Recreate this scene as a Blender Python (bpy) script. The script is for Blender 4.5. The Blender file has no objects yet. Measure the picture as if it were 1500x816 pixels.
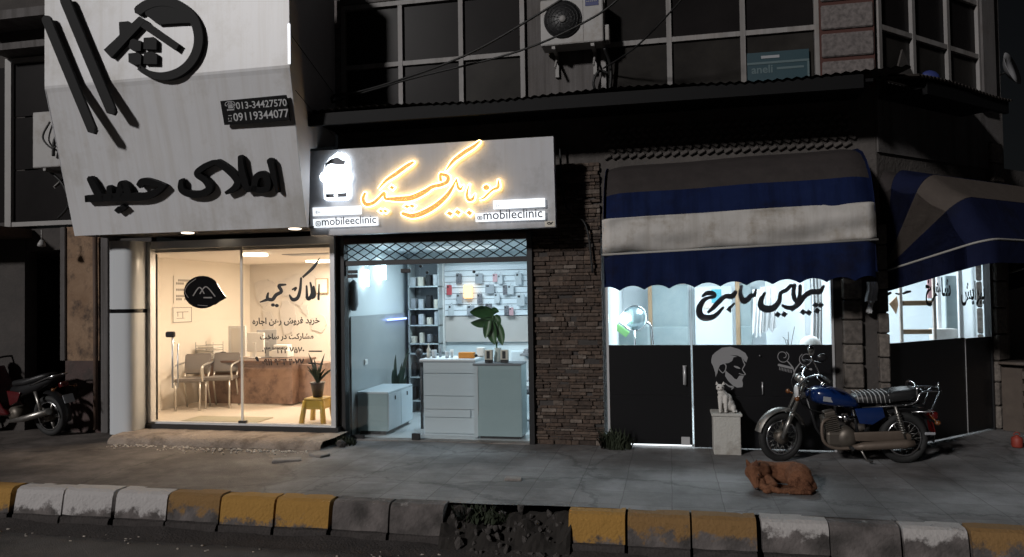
import bpy, bmesh, math, random
from mathutils import Vector, Matrix, Euler
R = math.radians
rnd = random.Random(7)
sc = bpy.context.scene
col = sc.collection

# ------------------------------------------------------------------ camera
F_PX, CX, CY = 1083.0, 750.0, 408.0
YAW, PIT, ROL = R(12), R(1.5), R(0.9)
EYE = Vector((0, 0, 1.7))
fwd = Vector((-math.sin(YAW) * math.cos(PIT), math.cos(YAW) * math.cos(PIT), math.sin(PIT)))
r0 = Vector((math.cos(YAW), math.sin(YAW), 0))
u0 = r0.cross(fwd)
rgt = r0 * math.cos(ROL) - u0 * math.sin(ROL)
upv = u0 * math.cos(ROL) + r0 * math.sin(ROL)
cam = bpy.data.objects.new('camera', bpy.data.cameras.new('camera'))
col.objects.link(cam)
cam.data.sensor_width = 36; cam.data.sensor_fit = 'HORIZONTAL'; cam.data.lens = F_PX / 1500 * 36
cam.data.clip_end = 500; cam.data.clip_start = 0.05
cam.matrix_world = Matrix(((rgt.x, upv.x, -fwd.x, EYE.x), (rgt.y, upv.y, -fwd.y, EYE.y), (rgt.z, upv.z, -fwd.z, EYE.z), (0, 0, 0, 1)))
sc.camera = cam

# ------------------------------------------------------------------ light
SUN_DIR = Vector((0.46, 0.80, -0.38)).normalized()      # light travels this way: from the street lamps front left
sun_el = math.asin(-SUN_DIR.z)
sun_az = math.atan2(-SUN_DIR.x, -SUN_DIR.y)
world = bpy.data.worlds.new('World'); sc.world = world; world.use_nodes = True
wn = world.node_tree
sky = wn.nodes.new('ShaderNodeTexSky'); sky.sky_type = 'NISHITA'; sky.sun_disc = False
sky.sun_elevation = sun_el; sky.sun_rotation = sun_az
hs = wn.nodes.new('ShaderNodeHueSaturation'); hs.inputs['Saturation'].default_value = 0.4
wn.links.new(sky.outputs[0], hs.inputs['Color']); wn.links.new(hs.outputs[0], wn.nodes['Background'].inputs[0])
wn.nodes['Background'].inputs[1].default_value = 0.0008
sl = bpy.data.lights.new('sun', 'SUN'); sl.energy = 1.80; sl.angle = R(4.5); sl.color = (1.0, 0.965, 0.945)
so = bpy.data.objects.new('sun', sl); col.objects.link(so)
so.rotation_euler = SUN_DIR.to_track_quat('-Z', 'Y').to_euler(); so.location = (-6, -8, 9)
sc.view_settings.view_transform = 'Standard'; sc.view_settings.look = 'None'
sc.view_settings.exposure = 0; sc.view_settings.gamma = 1; sc.view_settings.use_curve_mapping = False
sc.render.engine = 'CYCLES'
sc.cycles.use_denoising = True
sc.cycles.max_bounces = 7; sc.cycles.transparent_max_bounces = 16
sc.cycles.caustics_reflective = False; sc.cycles.caustics_refractive = False
sc.cycles.sample_clamp_indirect = 4

# ------------------------------------------------------------------ picture helpers
def ray(x, y):
    return fwd + rgt * ((x - CX) / F_PX) + upv * ((CY - y) / F_PX)
def at(x, y, Y):
    d = ray(x, y); return EYE + d * (Y / d.y)
def gnd(x, y, z=0.0):
    d = ray(x, y); return EYE + d * ((z - EYE.z) / d.z)
class Plane:
    def __init__(s, p, n): s.p = Vector(p); s.n = Vector(n).normalized()
    def hit(s, x, y):
        d = ray(x, y); return EYE + d * (s.n.dot(s.p - EYE) / s.n.dot(d))
def front(Y): return Plane((0, Y, 0), (0, -1, 0))

# ------------------------------------------------------------------ materials
MATS = {}
def mat(name, c, rough=0.6, metal=0.0, c2=None, nscale=6.0, nmix=0.5, bump=0.0, bscale=40.0, emit=None, es=0.0, coat=0.0, spec=0.5, c3=None, n3=1.5):
    m = bpy.data.materials.new(name); m.use_nodes = True
    nt = m.node_tree; b = nt.nodes['Principled BSDF']
    b.inputs['Roughness'].default_value = rough; b.inputs['Metallic'].default_value = metal
    b.inputs['Base Color'].default_value = (*c, 1)
    b.inputs['Specular IOR Level'].default_value = spec
    if coat: b.inputs['Coat Weight'].default_value = coat
    tc = nt.nodes.new('ShaderNodeTexCoord')
    out = None
    if c2:
        n = nt.nodes.new('ShaderNodeTexNoise'); n.inputs['Scale'].default_value = nscale; n.inputs['Detail'].default_value = 6; n.inputs['Roughness'].default_value = 0.65
        nt.links.new(tc.outputs['Object'], n.inputs['Vector'])
        r = nt.nodes.new('ShaderNodeValToRGB'); r.color_ramp.elements[0].position = 0.5 - nmix / 2; r.color_ramp.elements[1].position = 0.5 + nmix / 2
        r.color_ramp.elements[0].color = (*c, 1); r.color_ramp.elements[1].color = (*c2, 1)
        nt.links.new(n.outputs['Fac'], r.inputs['Fac']); out = r.outputs['Color']
    if c3:
        n = nt.nodes.new('ShaderNodeTexNoise'); n.inputs['Scale'].default_value = n3; n.inputs['Detail'].default_value = 8; n.inputs['Roughness'].default_value = 0.7
        nt.links.new(tc.outputs['Object'], n.inputs['Vector'])
        r = nt.nodes.new('ShaderNodeValToRGB'); r.color_ramp.elements[0].position = 0.5; r.color_ramp.elements[1].position = 0.66
        nt.links.new(n.outputs['Fac'], r.inputs['Fac'])
        mx = nt.nodes.new('ShaderNodeMixRGB'); mx.inputs[1].default_value = (*c, 1); mx.inputs[2].default_value = (*c3, 1)
        if out: nt.links.new(out, mx.inputs[1])
        nt.links.new(r.outputs['Color'], mx.inputs[0]); out = mx.outputs[0]
    if out: nt.links.new(out, b.inputs['Base Color'])
    if bump:
        n = nt.nodes.new('ShaderNodeTexNoise'); n.inputs['Scale'].default_value = bscale; n.inputs['Detail'].default_value = 5
        nt.links.new(tc.outputs['Object'], n.inputs['Vector'])
        bp = nt.nodes.new('ShaderNodeBump'); bp.inputs['Strength'].default_value = bump; bp.inputs['Distance'].default_value = 0.02
        nt.links.new(n.outputs['Fac'], bp.inputs['Height']); nt.links.new(bp.outputs['Normal'], b.inputs['Normal'])
    if emit:
        b.inputs['Emission Color'].default_value = (*emit, 1); b.inputs['Emission Strength'].default_value = es
    MATS[name] = m
    return m
def glass_mat(name, tint=(1, 1, 1), refl=0.05):
    m = bpy.data.materials.new(name); m.use_nodes = True; nt = m.node_tree
    for n in list(nt.nodes): nt.nodes.remove(n)
    o = nt.nodes.new('ShaderNodeOutputMaterial'); t = nt.nodes.new('ShaderNodeBsdfTransparent'); t.inputs[0].default_value = (*tint, 1)
    g = nt.nodes.new('ShaderNodeBsdfGlossy'); g.inputs['Roughness'].default_value = 0.02
    lw = nt.nodes.new('ShaderNodeLayerWeight'); lw.inputs[0].default_value = 0.5
    pw = nt.nodes.new('ShaderNodeMath'); pw.operation = 'POWER'; pw.inputs[1].default_value = 5; nt.links.new(lw.outputs['Facing'], pw.inputs[0])
    mu = nt.nodes.new('ShaderNodeMath'); mu.operation = 'MULTIPLY_ADD'; mu.inputs[1].default_value = 0.8; mu.inputs[2].default_value = refl
    mx = nt.nodes.new('ShaderNodeMixShader')
    nt.links.new(pw.outputs[0], mu.inputs[0]); nt.links.new(mu.outputs[0], mx.inputs[0]); nt.links.new(t.outputs[0], mx.inputs[1]); nt.links.new(g.outputs[0], mx.inputs[2]); nt.links.new(mx.outputs[0], o.inputs[0])
    MATS[name] = m; return m
def island_mat(name, cols, rough=0.85, bump=0.5, bscale=30):
    m = mat(name, cols[0], rough, bump=bump, bscale=bscale); nt = m.node_tree; b = nt.nodes['Principled BSDF']
    g = nt.nodes.new('ShaderNodeNewGeometry'); r = nt.nodes.new('ShaderNodeValToRGB'); r.color_ramp.interpolation = 'LINEAR'
    e = r.color_ramp.elements
    while len(e) < len(cols): e.new(0.5)
    for i, c in enumerate(cols): e[i].position = i / (len(cols) - 1); e[i].color = (*c, 1)
    tc = nt.nodes.new('ShaderNodeTexCoord'); n = nt.nodes.new('ShaderNodeTexNoise'); n.inputs['Scale'].default_value = 22; n.inputs['Detail'].default_value = 6
    nt.links.new(tc.outputs['Object'], n.inputs['Vector'])
    mx = nt.nodes.new('ShaderNodeMixRGB'); mx.blend_type = 'MULTIPLY'; mx.inputs[0].default_value = 0.75
    r2 = nt.nodes.new('ShaderNodeValToRGB'); r2.color_ramp.elements[0].position = 0.3; r2.color_ramp.elements[1].position = 0.62; r2.color_ramp.elements[0].color = (.3, .3, .3, 1)
    nt.links.new(n.outputs['Fac'], r2.inputs['Fac'])
    nt.links.new(g.outputs['Random Per Island'], r.inputs['Fac']); nt.links.new(r.outputs[0], mx.inputs[1]); nt.links.new(r2.outputs[0], mx.inputs[2]); nt.links.new(mx.outputs[0], b.inputs['Base Color'])
    return m

# ------------------------------------------------------------------ mesh builder
class MB:
    def __init__(s): s.bm = bmesh.new()
    def _merge(s, t, M=None, smooth=False):
        if M is not None: bmesh.ops.transform(t, matrix=M, verts=t.verts)
        vs = [s.bm.verts.new(v.co) for v in t.verts]
        t.verts.index_update()
        for f in t.faces:
            try:
                nf = s.bm.faces.new([vs[v.index] for v in f.verts]); nf.smooth = smooth
            except ValueError: pass
        t.free(); return s
    def obox(s, c, size, rot=None, b=0.0, seg=1):
        t = bmesh.new(); bmesh.ops.create_cube(t, size=1.0)
        bmesh.ops.scale(t, vec=Vector(size), verts=t.verts)
        if b: bmesh.ops.bevel(t, geom=t.edges[:], offset=min(b, min(size) * .45), segments=seg, affect='EDGES', profile=.5)
        M = Matrix.Translation(Vector(c))
        if rot is not None: M = M @ (rot if isinstance(rot, Matrix) else Euler(rot).to_matrix().to_4x4())
        return s._merge(t, M, False)
    def box(s, x0, x1, y0, y1, z0, z1, b=0.0, seg=1):
        return s.obox(((x0 + x1) / 2, (y0 + y1) / 2, (z0 + z1) / 2), (abs(x1 - x0), abs(y1 - y0), abs(z1 - z0)), None, b, seg)
    def tube(s, pts, r, seg=8, closed=False):
        pts = [Vector(p) for p in pts]; n = len(pts)
        rs = r if isinstance(r, (list, tuple)) else [r] * n
        rings = []; prev = None
        for i, p in enumerate(pts):
            a = pts[(i - 1) % n] if (closed or i > 0) else p
            b = pts[(i + 1) % n] if (closed or i < n - 1) else p
            t = (b - a).normalized() if (b - a).length > 1e-9 else Vector((0, 0, 1))
            if prev is None:
                up = Vector((0, 0, 1)) if abs(t.z) < .9 else Vector((1, 0, 0)); x = t.cross(up).normalized()
            else:
                x = (prev - t * prev.dot(t)).normalized()
            prev = x; y = t.cross(x)
            rings.append([s.bm.verts.new(p + (x * math.cos(2 * math.pi * k / seg) + y * math.sin(2 * math.pi * k / seg)) * rs[i]) for k in range(seg)])
        m = n if closed else n - 1
        for i in range(m):
            A, B = rings[i], rings[(i + 1) % n]
            for k in range(seg):
                f = s.bm.faces.new((A[k], A[(k + 1) % seg], B[(k + 1) % seg], B[k])); f.smooth = True
        if not closed:
            s.bm.faces.new(rings[0][::-1]); s.bm.faces.new(rings[-1])
        return s
    def cyl(s, p0, p1, r, r1=None, seg=16):
        return s.tube([p0, p1], [r, r if r1 is None else r1], seg)
    def lathe(s, prof, c=(0, 0, 0), axis='Z', seg=20, caps=True):
        c = Vector(c); rings = []
        for (r, h) in prof:
            ring = []
            for k in range(seg):
                a = 2 * math.pi * k / seg; x, y = r * math.cos(a), r * math.sin(a)
                v = {'Z': (x, y, h), 'Y': (x, h, y), 'X': (h, x, y)}[axis]
                ring.append(s.bm.verts.new(c + Vector(v)))
            rings.append(ring)
        for A, B in zip(rings, rings[1:]):
            for k in range(seg):
                f = s.bm.faces.new((A[k], A[(k + 1) % seg], B[(k + 1) % seg], B[k])); f.smooth = True
        if caps: s.bm.faces.new(rings[0][::-1]); s.bm.faces.new(rings[-1])
        return s
    def ell(s, c, rad, rot=None, sub=2):
        t = bmesh.new(); bmesh.ops.create_icosphere(t, subdivisions=sub, radius=1)
        M = Matrix.Translation(Vector(c)) @ (Euler(rot).to_matrix().to_4x4() if rot else Matrix()) @ Matrix.Diagonal((*rad, 1))
        return s._merge(t, M, True)
    def torus(s, c, R1, r, axis='Y', seg=28, sseg=8, a0=0, a1=360):
        c = Vector(c); closed = abs(a1 - a0) >= 360
        n = seg if closed else seg + 1
        pts = []
        for k in range(n):
            a = R(a0 + (a1 - a0) * k / seg); x, y = R1 * math.cos(a), R1 * math.sin(a)
            pts.append(c + Vector({'Z': (x, y, 0), 'Y': (x, 0, y), 'X': (0, x, y)}[axis]))
        return s.tube(pts, r, sseg, closed)
    def prism(s, pts, vec, smooth=False):
        vec = Vector(vec); a = [s.bm.verts.new(Vector(p)) for p in pts]; b = [s.bm.verts.new(Vector(p) + vec) for p in pts]
        n = len(a)
        if smooth: s.bm.faces.new([s.bm.verts.new(v.co) for v in a]); s.bm.faces.new([s.bm.verts.new(v.co) for v in b][::-1])
        else: s.bm.faces.new(a); s.bm.faces.new(b[::-1])
        for i in range(n):
            s.bm.faces.new((a[i], b[i], b[(i + 1) % n], a[(i + 1) % n])).smooth = smooth
        return s
    def sheet(s, grid, smooth=True, thick=0.0):
        V = [[s.bm.verts.new(Vector(p)) for p in row] for row in grid]
        for i in range(len(V) - 1):
            for j in range(len(V[0]) - 1):
                s.bm.faces.new((V[i][j], V[i][j + 1], V[i + 1][j + 1], V[i + 1][j])).smooth = smooth
        return s
    # --- ink: brush strokes and outlines laid out on a real plane
    def ink(s, plane, strokes, o=(0, 0), k=1.0, depth=0.004, off=0.002, wk=1.0):
        for i, st in enumerate(strokes):
            pts = dense([(o[0] + x / k, o[1] + y / k, w / k * wk) for (x, y, w) in st])
            L, Rr = [], []
            for j, (x, y, w) in enumerate(pts):
                a = pts[max(0, j - 1)]; b = pts[min(len(pts) - 1, j + 1)]
                dx, dy = b[0] - a[0], b[1] - a[1]; l = math.hypot(dx, dy) or 1
                nx, ny = -dy / l, dx / l
                L.append((x + nx * w / 2, y + ny * w / 2)); Rr.append((x - nx * w / 2, y - ny * w / 2))
            def cap(j, sgn):
                x, y, w = pts[j]; a = pts[max(0, j - 1)]; b = pts[min(len(pts) - 1, j + 1)]
                ang = math.atan2(b[1] - a[1], b[0] - a[0])
                return [(x + w / 2 * math.cos(ang + sgn * t), y + w / 2 * math.sin(ang + sgn * t)) for t in (R(55), 0.0, R(-55))]
            st_cap = [(2 * pts[0][0] - p[0], 2 * pts[0][1] - p[1]) for p in cap(0, 1)]
            poly = L + cap(-1, 1) + Rr[::-1] + st_cap
            n = plane.n; o2 = off + i * 0.0004
            nl = len(L)
            fr = [s.bm.verts.new(plane.hit(*p) + n * (o2 + depth)) for p in poly]
            bk = [s.bm.verts.new(plane.hit(*p) + n * o2) for p in poly]
            m = len(poly)
            for j in range(nl - 1):
                s.bm.faces.new((fr[j], fr[j + 1], fr[m - 4 - (j + 1)], fr[m - 4 - j]))
            s.bm.faces.new((fr[nl - 1], fr[nl], fr[nl + 1], fr[nl + 2], fr[nl + 3]))
            s.bm.faces.new((fr[m - 4], fr[m - 3], fr[m - 2], fr[m - 1], fr[0]))
            for j in range(m):
                s.bm.faces.new((fr[j], bk[j], bk[(j + 1) % m], fr[(j + 1) % m]))
        return s
    def fill(s, plane, pts, o=(0, 0), k=1.0, depth=0.004, off=0.002):
        P = [plane.hit(o[0] + p[0] / k, o[1] + p[1] / k) + plane.n * off for p in pts]
        return s.prism(P, plane.n * depth)
    def text(s, string, O, u, v, width=None, height=None, depth=0.002, bold=0.0):
        cu = bpy.data.curves.new('t', 'FONT'); cu.body = string; cu.size = 1; cu.resolution_u = 3; cu.extrude = 0.0; cu.offset = bold
        ob = bpy.data.objects.new('t', cu); col.objects.link(ob); bpy.context.view_layer.update()
        me = bpy.data.meshes.new_from_object(ob.evaluated_get(bpy.context.evaluated_depsgraph_get()))
        xs = [q.co.x for q in me.vertices]; ys = [q.co.y for q in me.vertices]
        x0, x1, y0, y1 = min(xs), max(xs), min(ys), max(ys)
        sx = width / (x1 - x0) if width else None; sy = height / (y1 - y0) if height else sx
        if sx is None: sx = sy
        u = Vector(u).normalized(); v = Vector(v).normalized(); n = u.cross(v)
        if n.dot(EYE - Vector(O)) < 0: n = -n
        O = Vector(O)
        vs = [s.bm.verts.new(O + u * ((q.co.x - x0) * sx) + v * ((q.co.y - y0) * sy) + n * depth) for q in me.vertices]
        for p in me.polygons:
            try: s.bm.faces.new([vs[i] for i in p.vertices])
            except ValueError: pass
        bpy.data.objects.remove(ob); bpy.data.curves.remove(cu); bpy.data.meshes.remove(me)
        return s

def dense(pts, n=7):
    if len(pts) < 3 and len(pts) == 2:
        a, b = pts; return [tuple(a[c] + (b[c] - a[c]) * t / 3 for c in range(3)) for t in range(4)]
    if len(pts) == 1:
        x, y, w = pts[0]; return [(x - .12 * w, y, w * .9), (x, y, w), (x + .12 * w, y, w * .9)]
    P = [pts[0]] + list(pts) + [pts[-1]]; out = []
    for i in range(1, len(P) - 2):
        p0, p1, p2, p3 = P[i - 1], P[i], P[i + 1], P[i + 2]
        for k in range(n):
            t = k / n
            out.append(tuple(.5 * (2 * p1[c] + (p2[c] - p0[c]) * t + (2 * p0[c] - 5 * p1[c] + 4 * p2[c] - p3[c]) * t * t + (3 * p1[c] - p0[c] - 3 * p2[c] + p3[c]) * t ** 3) for c in range(3)))
    out.append(tuple(pts[-1])); return out
def spline3(pts, n=6):
    P = [Vector(pts[0])] + [Vector(p) for p in pts] + [Vector(pts[-1])]; out = []
    for i in range(1, len(P) - 2):
        p0, p1, p2, p3 = P[i - 1], P[i], P[i + 1], P[i + 2]
        for k in range(n):
            t = k / n
            out.append(.5 * (2 * p1 + (p2 - p0) * t + (2 * p0 - 5 * p1 + 4 * p2 - p3) * t * t + (3 * p1 - p0 - 3 * p2 + p3) * t ** 3))
    out.append(P[-1]); return out

AR = {'ا': (0xFE8D, 2), 'ب': (0xFE8F, 4), 'پ': (0xFB56, 4), 'ت': (0xFE95, 4), 'ج': (0xFE9D, 4), 'ح': (0xFEA1, 4), 'خ': (0xFEA5, 4), 'د': (0xFEA9, 2), 'ر': (0xFEAD, 2),
      'س': (0xFEB1, 4), 'ش': (0xFEB5, 4), 'ف': (0xFED1, 4), 'ک': (0xFB8E, 4), 'ل': (0xFEDD, 4), 'م': (0xFEE1, 4), 'ن': (0xFEE5, 4), 'ه': (0xFEE9, 4), 'و': (0xFEED, 2), 'ی': (0xFBFC, 4)}
def shape(sx):
    words_ = []
    for w in sx.split(' '):
        o = ''
        for i, ch in enumerate(w):
            if ch not in AR: o += ch; continue
            base, n = AR[ch]
            pj = i > 0 and w[i - 1] in AR and AR[w[i - 1]][1] == 4
            nj = i < len(w) - 1 and w[i + 1] in AR and n == 4
            o += chr(base + (3 if pj and nj else 1 if pj else 2 if nj else 0))
        words_.append(o[::-1] if any(c in AR for c in w) else o)
    return ' '.join(words_[::-1])

# ------------------------------------------------------------------ objects
ORG = {}
def tag(o, label=None, cat=None, group=None, kind=None):
    if label: o['label'] = label
    if cat: o['category'] = cat
    if group: o['group'] = group
    if kind: o['kind'] = kind
    return o
def thing(name, loc, label, cat, group=None, rot=(0, 0, 0)):
    o = bpy.data.objects.new(name, None); o.empty_display_size = .1; col.objects.link(o)
    o.location = loc; o.rotation_euler = rot; ORG[o] = Vector(loc)
    return tag(o, label, cat, group)
def obj(name, mb, m, parent=None, local=False, label=None, cat=None, group=None, kind=None, base=None):
    bm = mb.bm if isinstance(mb, MB) else mb
    bmesh.ops.recalc_face_normals(bm, faces=bm.faces)
    me = bpy.data.meshes.new(name)
    if parent is None:
        if base is None:
            xs = [v.co for v in bm.verts]
            base = Vector((sum(v.x for v in xs) / len(xs), sum(v.y for v in xs) / len(xs), min(v.z for v in xs)))
        off = Vector(base); loc = off
    else:
        off = Vector() if local else ORG[parent]; loc = Vector()
    bmesh.ops.translate(bm, vec=-off, verts=bm.verts)
    bm.to_mesh(me); bm.free(); me.materials.append(MATS[m])
    o = bpy.data.objects.new(name, me); col.objects.link(o); o.location = loc
    if parent is not None: o.parent = parent; ORG[o] = off
    else: ORG[o] = Vector(loc)
    return tag(o, label, cat, group, kind)
def struct(name, mb, m, base=(0, 0, 0)): return obj(name, mb, m, kind='structure', base=base)
def dup(root, label=None):
    def rec(o, par):
        c = o.copy(); col.objects.link(c); ORG[c] = ORG[o]
        if par is not None: c.parent = par
        for ch in [k for k in o.children]: rec(ch, c)
        return c
    kids = list(root.children)
    c = rec(root, None)
    if label: c['label'] = label
    return c
def blob(name, ells, voxel, m, parent, smooth=6):
    """one continuous skin over a set of ellipsoids"""
    mb = MB()
    for c, rad in ells:
        mb.ell(c, rad if isinstance(rad, (tuple, list)) else (rad,) * 3, None, 2)
    me = bpy.data.meshes.new('tmp'); mb.bm.to_mesh(me); mb.bm.free()
    o = bpy.data.objects.new('tmp', me); col.objects.link(o)
    r = o.modifiers.new('r', 'REMESH'); r.mode = 'VOXEL'; r.voxel_size = voxel
    s_ = o.modifiers.new('s', 'SMOOTH'); s_.factor = .5; s_.iterations = smooth
    bpy.context.view_layer.update()
    res = bpy.data.meshes.new_from_object(o.evaluated_get(bpy.context.evaluated_depsgraph_get()))
    bpy.data.objects.remove(o); bpy.data.meshes.remove(me)
    for p in res.polygons: p.use_smooth = True
    res.name = name; res.materials.append(MATS[m])
    b = bpy.data.objects.new(name, res); col.objects.link(b); b.parent = parent; ORG[b] = ORG[parent]
    return b
def chain(a, ra, b, rb, n=6):
    a, b = Vector(a), Vector(b)
    return [(a.lerp(b, i / n), ra + (rb - ra) * i / n) for i in range(n + 1)]
def area(name, loc, size, power, colr, rot=(0, 0, 0), parent=None):
    l = bpy.data.lights.new(name, 'AREA'); l.shape = 'RECTANGLE'; l.size = size[0]; l.size_y = size[1]; l.energy = power; l.color = colr
    o = bpy.data.objects.new(name, l); col.objects.link(o)
    if parent is not None: o.parent = parent; o.location = Vector(loc) - ORG[parent]
    else: o.location = loc
    o.rotation_euler = rot; return o

# ------------------------------------------------------------------ material list
mat('asphalt', (.05, .046, .045), .95, c2=(.085, .078, .076), nscale=3, bump=.6, bscale=120, c3=(.02, .02, .02), n3=.7)
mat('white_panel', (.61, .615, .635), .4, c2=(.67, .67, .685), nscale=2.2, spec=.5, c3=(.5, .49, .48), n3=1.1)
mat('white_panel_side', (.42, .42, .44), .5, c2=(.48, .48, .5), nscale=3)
mat('black_letter', (.004, .004, .0045), .6, spec=.15)
mat('black_paint', (.012, .012, .013), .4)
mat('black_gloss', (.006, .006, .007), .12)
mat('black_rubber', (.012, .012, .012), .75, bump=.2, bscale=80)
mat('grey_text', (.45, .45, .46), .5)
mat('dark_steel', (.02, .02, .022), .45, metal=.3)
mat('rusty_steel', (.05, .035, .028), .7, c2=(.10, .055, .035), nscale=9)
mat('concrete', (.20, .18, .165), .9, c2=(.27, .25, .235), nscale=5, bump=.5, bscale=50, c3=(.12, .105, .095), n3=2.5)
mat('rough_concrete', (.24, .19, .15), .95, c2=(.36, .30, .25), nscale=7, bump=.9, bscale=35, c3=(.15, .115, .09), n3=3)
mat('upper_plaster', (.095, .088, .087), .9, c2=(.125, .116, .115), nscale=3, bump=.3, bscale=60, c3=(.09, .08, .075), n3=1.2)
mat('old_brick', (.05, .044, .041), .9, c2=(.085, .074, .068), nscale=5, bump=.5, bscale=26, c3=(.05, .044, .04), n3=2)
mat('hood_navy_shaded', (.0055, .0075, .024), .85, spec=.08, c2=(.008, .011, .034), nscale=4, bump=.35, bscale=12, c3=(.006, .007, .015), n3=1.6); mat('hood_beige_shaded', (.058, .048, .042), .85, spec=.1, c2=(.078, .065, .057), nscale=5, bump=.3, bscale=20)  # darker copies of the awning cloth, fading street light put into the colour
mat('kerb_base', (.028, .024, .023), .95, c2=(.055, .047, .045), nscale=6, bump=.6, bscale=50)  # near black, so the shade at the kerb foot sits in the colour
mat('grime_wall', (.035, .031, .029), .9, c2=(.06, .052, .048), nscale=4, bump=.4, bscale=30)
mat('stained_plaster', (.17, .10, .058), .9, c2=(.27, .18, .115), nscale=4, bump=.5, bscale=30, c3=(.05, .033, .025), n3=3.5)
mat('stained_base', (.05, .028, .026), .85, c2=(.075, .05, .045), nscale=5, bump=.4, bscale=25, c3=(.03, .025, .022), n3=3)
mat('frame_white', (.19, .182, .18), .6, c2=(.25, .24, .235), nscale=7, c3=(.22, .2, .19), n3=4)
mat('frame_grey', (.22, .21, .205), .45, c2=(.27, .26, .25), nscale=5)
mat('dark_pane', (.008, .0072, .0074), .3, spec=.06, c2=(.016, .014, .014), nscale=1.3)
mat('curtain_pane', (.012, .011, .0108), .3, c2=(.024, .022, .021), nscale=2.2, spec=.06)
mat('dim_pane', (.013, .012, .0115), .3, spec=.08, c2=(.036, .033, .03), nscale=1.6)
mat('corrugated', (.03, .026, .024), .85, spec=.2, c2=(.055, .046, .04), nscale=6, bump=.2)
mat('alu', (.62, .62, .63), .35, metal=.5)
mat('chrome', (.62, .62, .63), .18, metal=1.0)
mat('dull_chrome', (.40, .39, .38), .38, metal=.9, c2=(.25, .23, .2), nscale=14)
mat('ac_white', (.29, .285, .28), .5, c2=(.34, .33, .325), nscale=5, c3=(.24, .22, .2), n3=3)
mat('ac_grille', (.012, .012, .013), .5)
mat('blue_badge', (.02, .03, .12), .5)
mat('teal_sign', (.010, .036, .048), .5, c2=(.014, .046, .06), nscale=3)
mat('teal_text', (.075, .115, .125), .5)
mat('cable', (.006, .006, .006), .6)
glass_mat('clear_glass', (.97, .98, .98), .045)
glass_mat('barber_glass', (.96, .98, .99), .03)
mat('led_white', (.8, .8, .8), .5, emit=(.80, .90, 1.0), es=3.6)
mat('plate_white', (.8, .8, .8), .5, emit=(.88, .94, 1.0), es=1.15)
mat('neon_edge', (.9, .7, .4), .5, emit=(1.0, .70, .30), es=7)
mat('soft_white', (.8, .8, .8), .5, emit=(.9, .95, 1), es=1.2)
def dotted(name, base, em, e1, e0, scale):
    m = mat(name, base, .5); nt = m.node_tree; b = nt.nodes['Principled BSDF']
    tc = nt.nodes.new('ShaderNodeTexCoord'); v = nt.nodes.new('ShaderNodeTexVoronoi'); v.inputs['Scale'].default_value = scale
    nt.links.new(tc.outputs['Object'], v.inputs['Vector'])
    r = nt.nodes.new('ShaderNodeMapRange'); r.inputs[1].default_value = .12; r.inputs[2].default_value = .4; r.inputs[3].default_value = e1; r.inputs[4].default_value = e0
    nt.links.new(v.outputs['Distance'], r.inputs[0]); nt.links.new(r.outputs[0], b.inputs['Emission Strength']); b.inputs['Emission Color'].default_value = (*em, 1)
    return m
dotted('neon_face', (.7, .35, .08), (1.0, .50, .12), 1.9, .55, 55)
mat('awning_navy', (.005, .010, .043), .85, spec=.08, c2=(.0085, .016, .056), nscale=4, bump=.35, bscale=12, c3=(.0065, .0085, .024), n3=1.6)
mat('awning_white', (.40, .385, .365), .7, c2=(.46, .44, .42), nscale=4, bump=.35, bscale=9, c3=(.25, .215, .17), n3=1.7)
mat('awning_brown', (.03, .026, .026), .85, spec=.1, c2=(.042, .036, .035), nscale=6, bump=.3, bscale=20)
mat('awning_beige', (.085, .07, .06), .85, spec=.1, c2=(.11, .09, .076), nscale=6, bump=.3, bscale=20)
mat('piping', (.3, .29, .27), .6)
island_mat('ledgestone', [(.04, .027, .021), (.10, .066, .048), (.065, .044, .033), (.125, .088, .066), (.05, .034, .026), (.085, .058, .043), (.19, .155, .13)])
island_mat('stone_block', [(.125, .11, .107), (.155, .135, .13), (.11, .095, .092)], bscale=18)
island_mat('pillar_block', [(.10, .085, .075), (.17, .145, .125), (.07, .058, .05)], bscale=20)
mat('red_joint', (.06, .022, .017), .9)
mat('column_white', (.55, .575, .60), .22, c2=(.58, .60, .62), nscale=1.2)
mat("clinic_panel", (.48, .485, .51), .38, c2=(.52, .525, .55), nscale=2.5, c3=(.36, .36, .37), n3=1.3); mat("emblem_grey", (.16, .17, .2), .5)
def streaks(name, amount):
    nt = MATS[name].node_tree; b = nt.nodes['Principled BSDF']; src = b.inputs['Base Color'].links[0].from_socket
    g = nt.nodes.new('ShaderNodeNewGeometry'); mp = nt.nodes.new('ShaderNodeMapping'); mp.inputs['Scale'].default_value = (9, 2, .35); nt.links.new(g.outputs['Position'], mp.inputs['Vector'])
    n = nt.nodes.new('ShaderNodeTexNoise'); n.inputs['Scale'].default_value = 1; n.inputs['Detail'].default_value = 8; n.inputs['Roughness'].default_value = .65; nt.links.new(mp.outputs[0], n.inputs['Vector'])
    r = nt.nodes.new('ShaderNodeValToRGB'); r.color_ramp.elements[0].position = .36; r.color_ramp.elements[1].position = .55; v = 1 - amount; r.color_ramp.elements[0].color = (v, v * .98, v * .95, 1); nt.links.new(n.outputs['Fac'], r.inputs['Fac'])
    mx = nt.nodes.new('ShaderNodeMixRGB'); mx.blend_type = 'MULTIPLY'; mx.inputs[0].default_value = 1; nt.links.new(src, mx.inputs[1]); nt.links.new(r.outputs[0], mx.inputs[2]); nt.links.new(mx.outputs[0], b.inputs['Base Color'])
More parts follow.
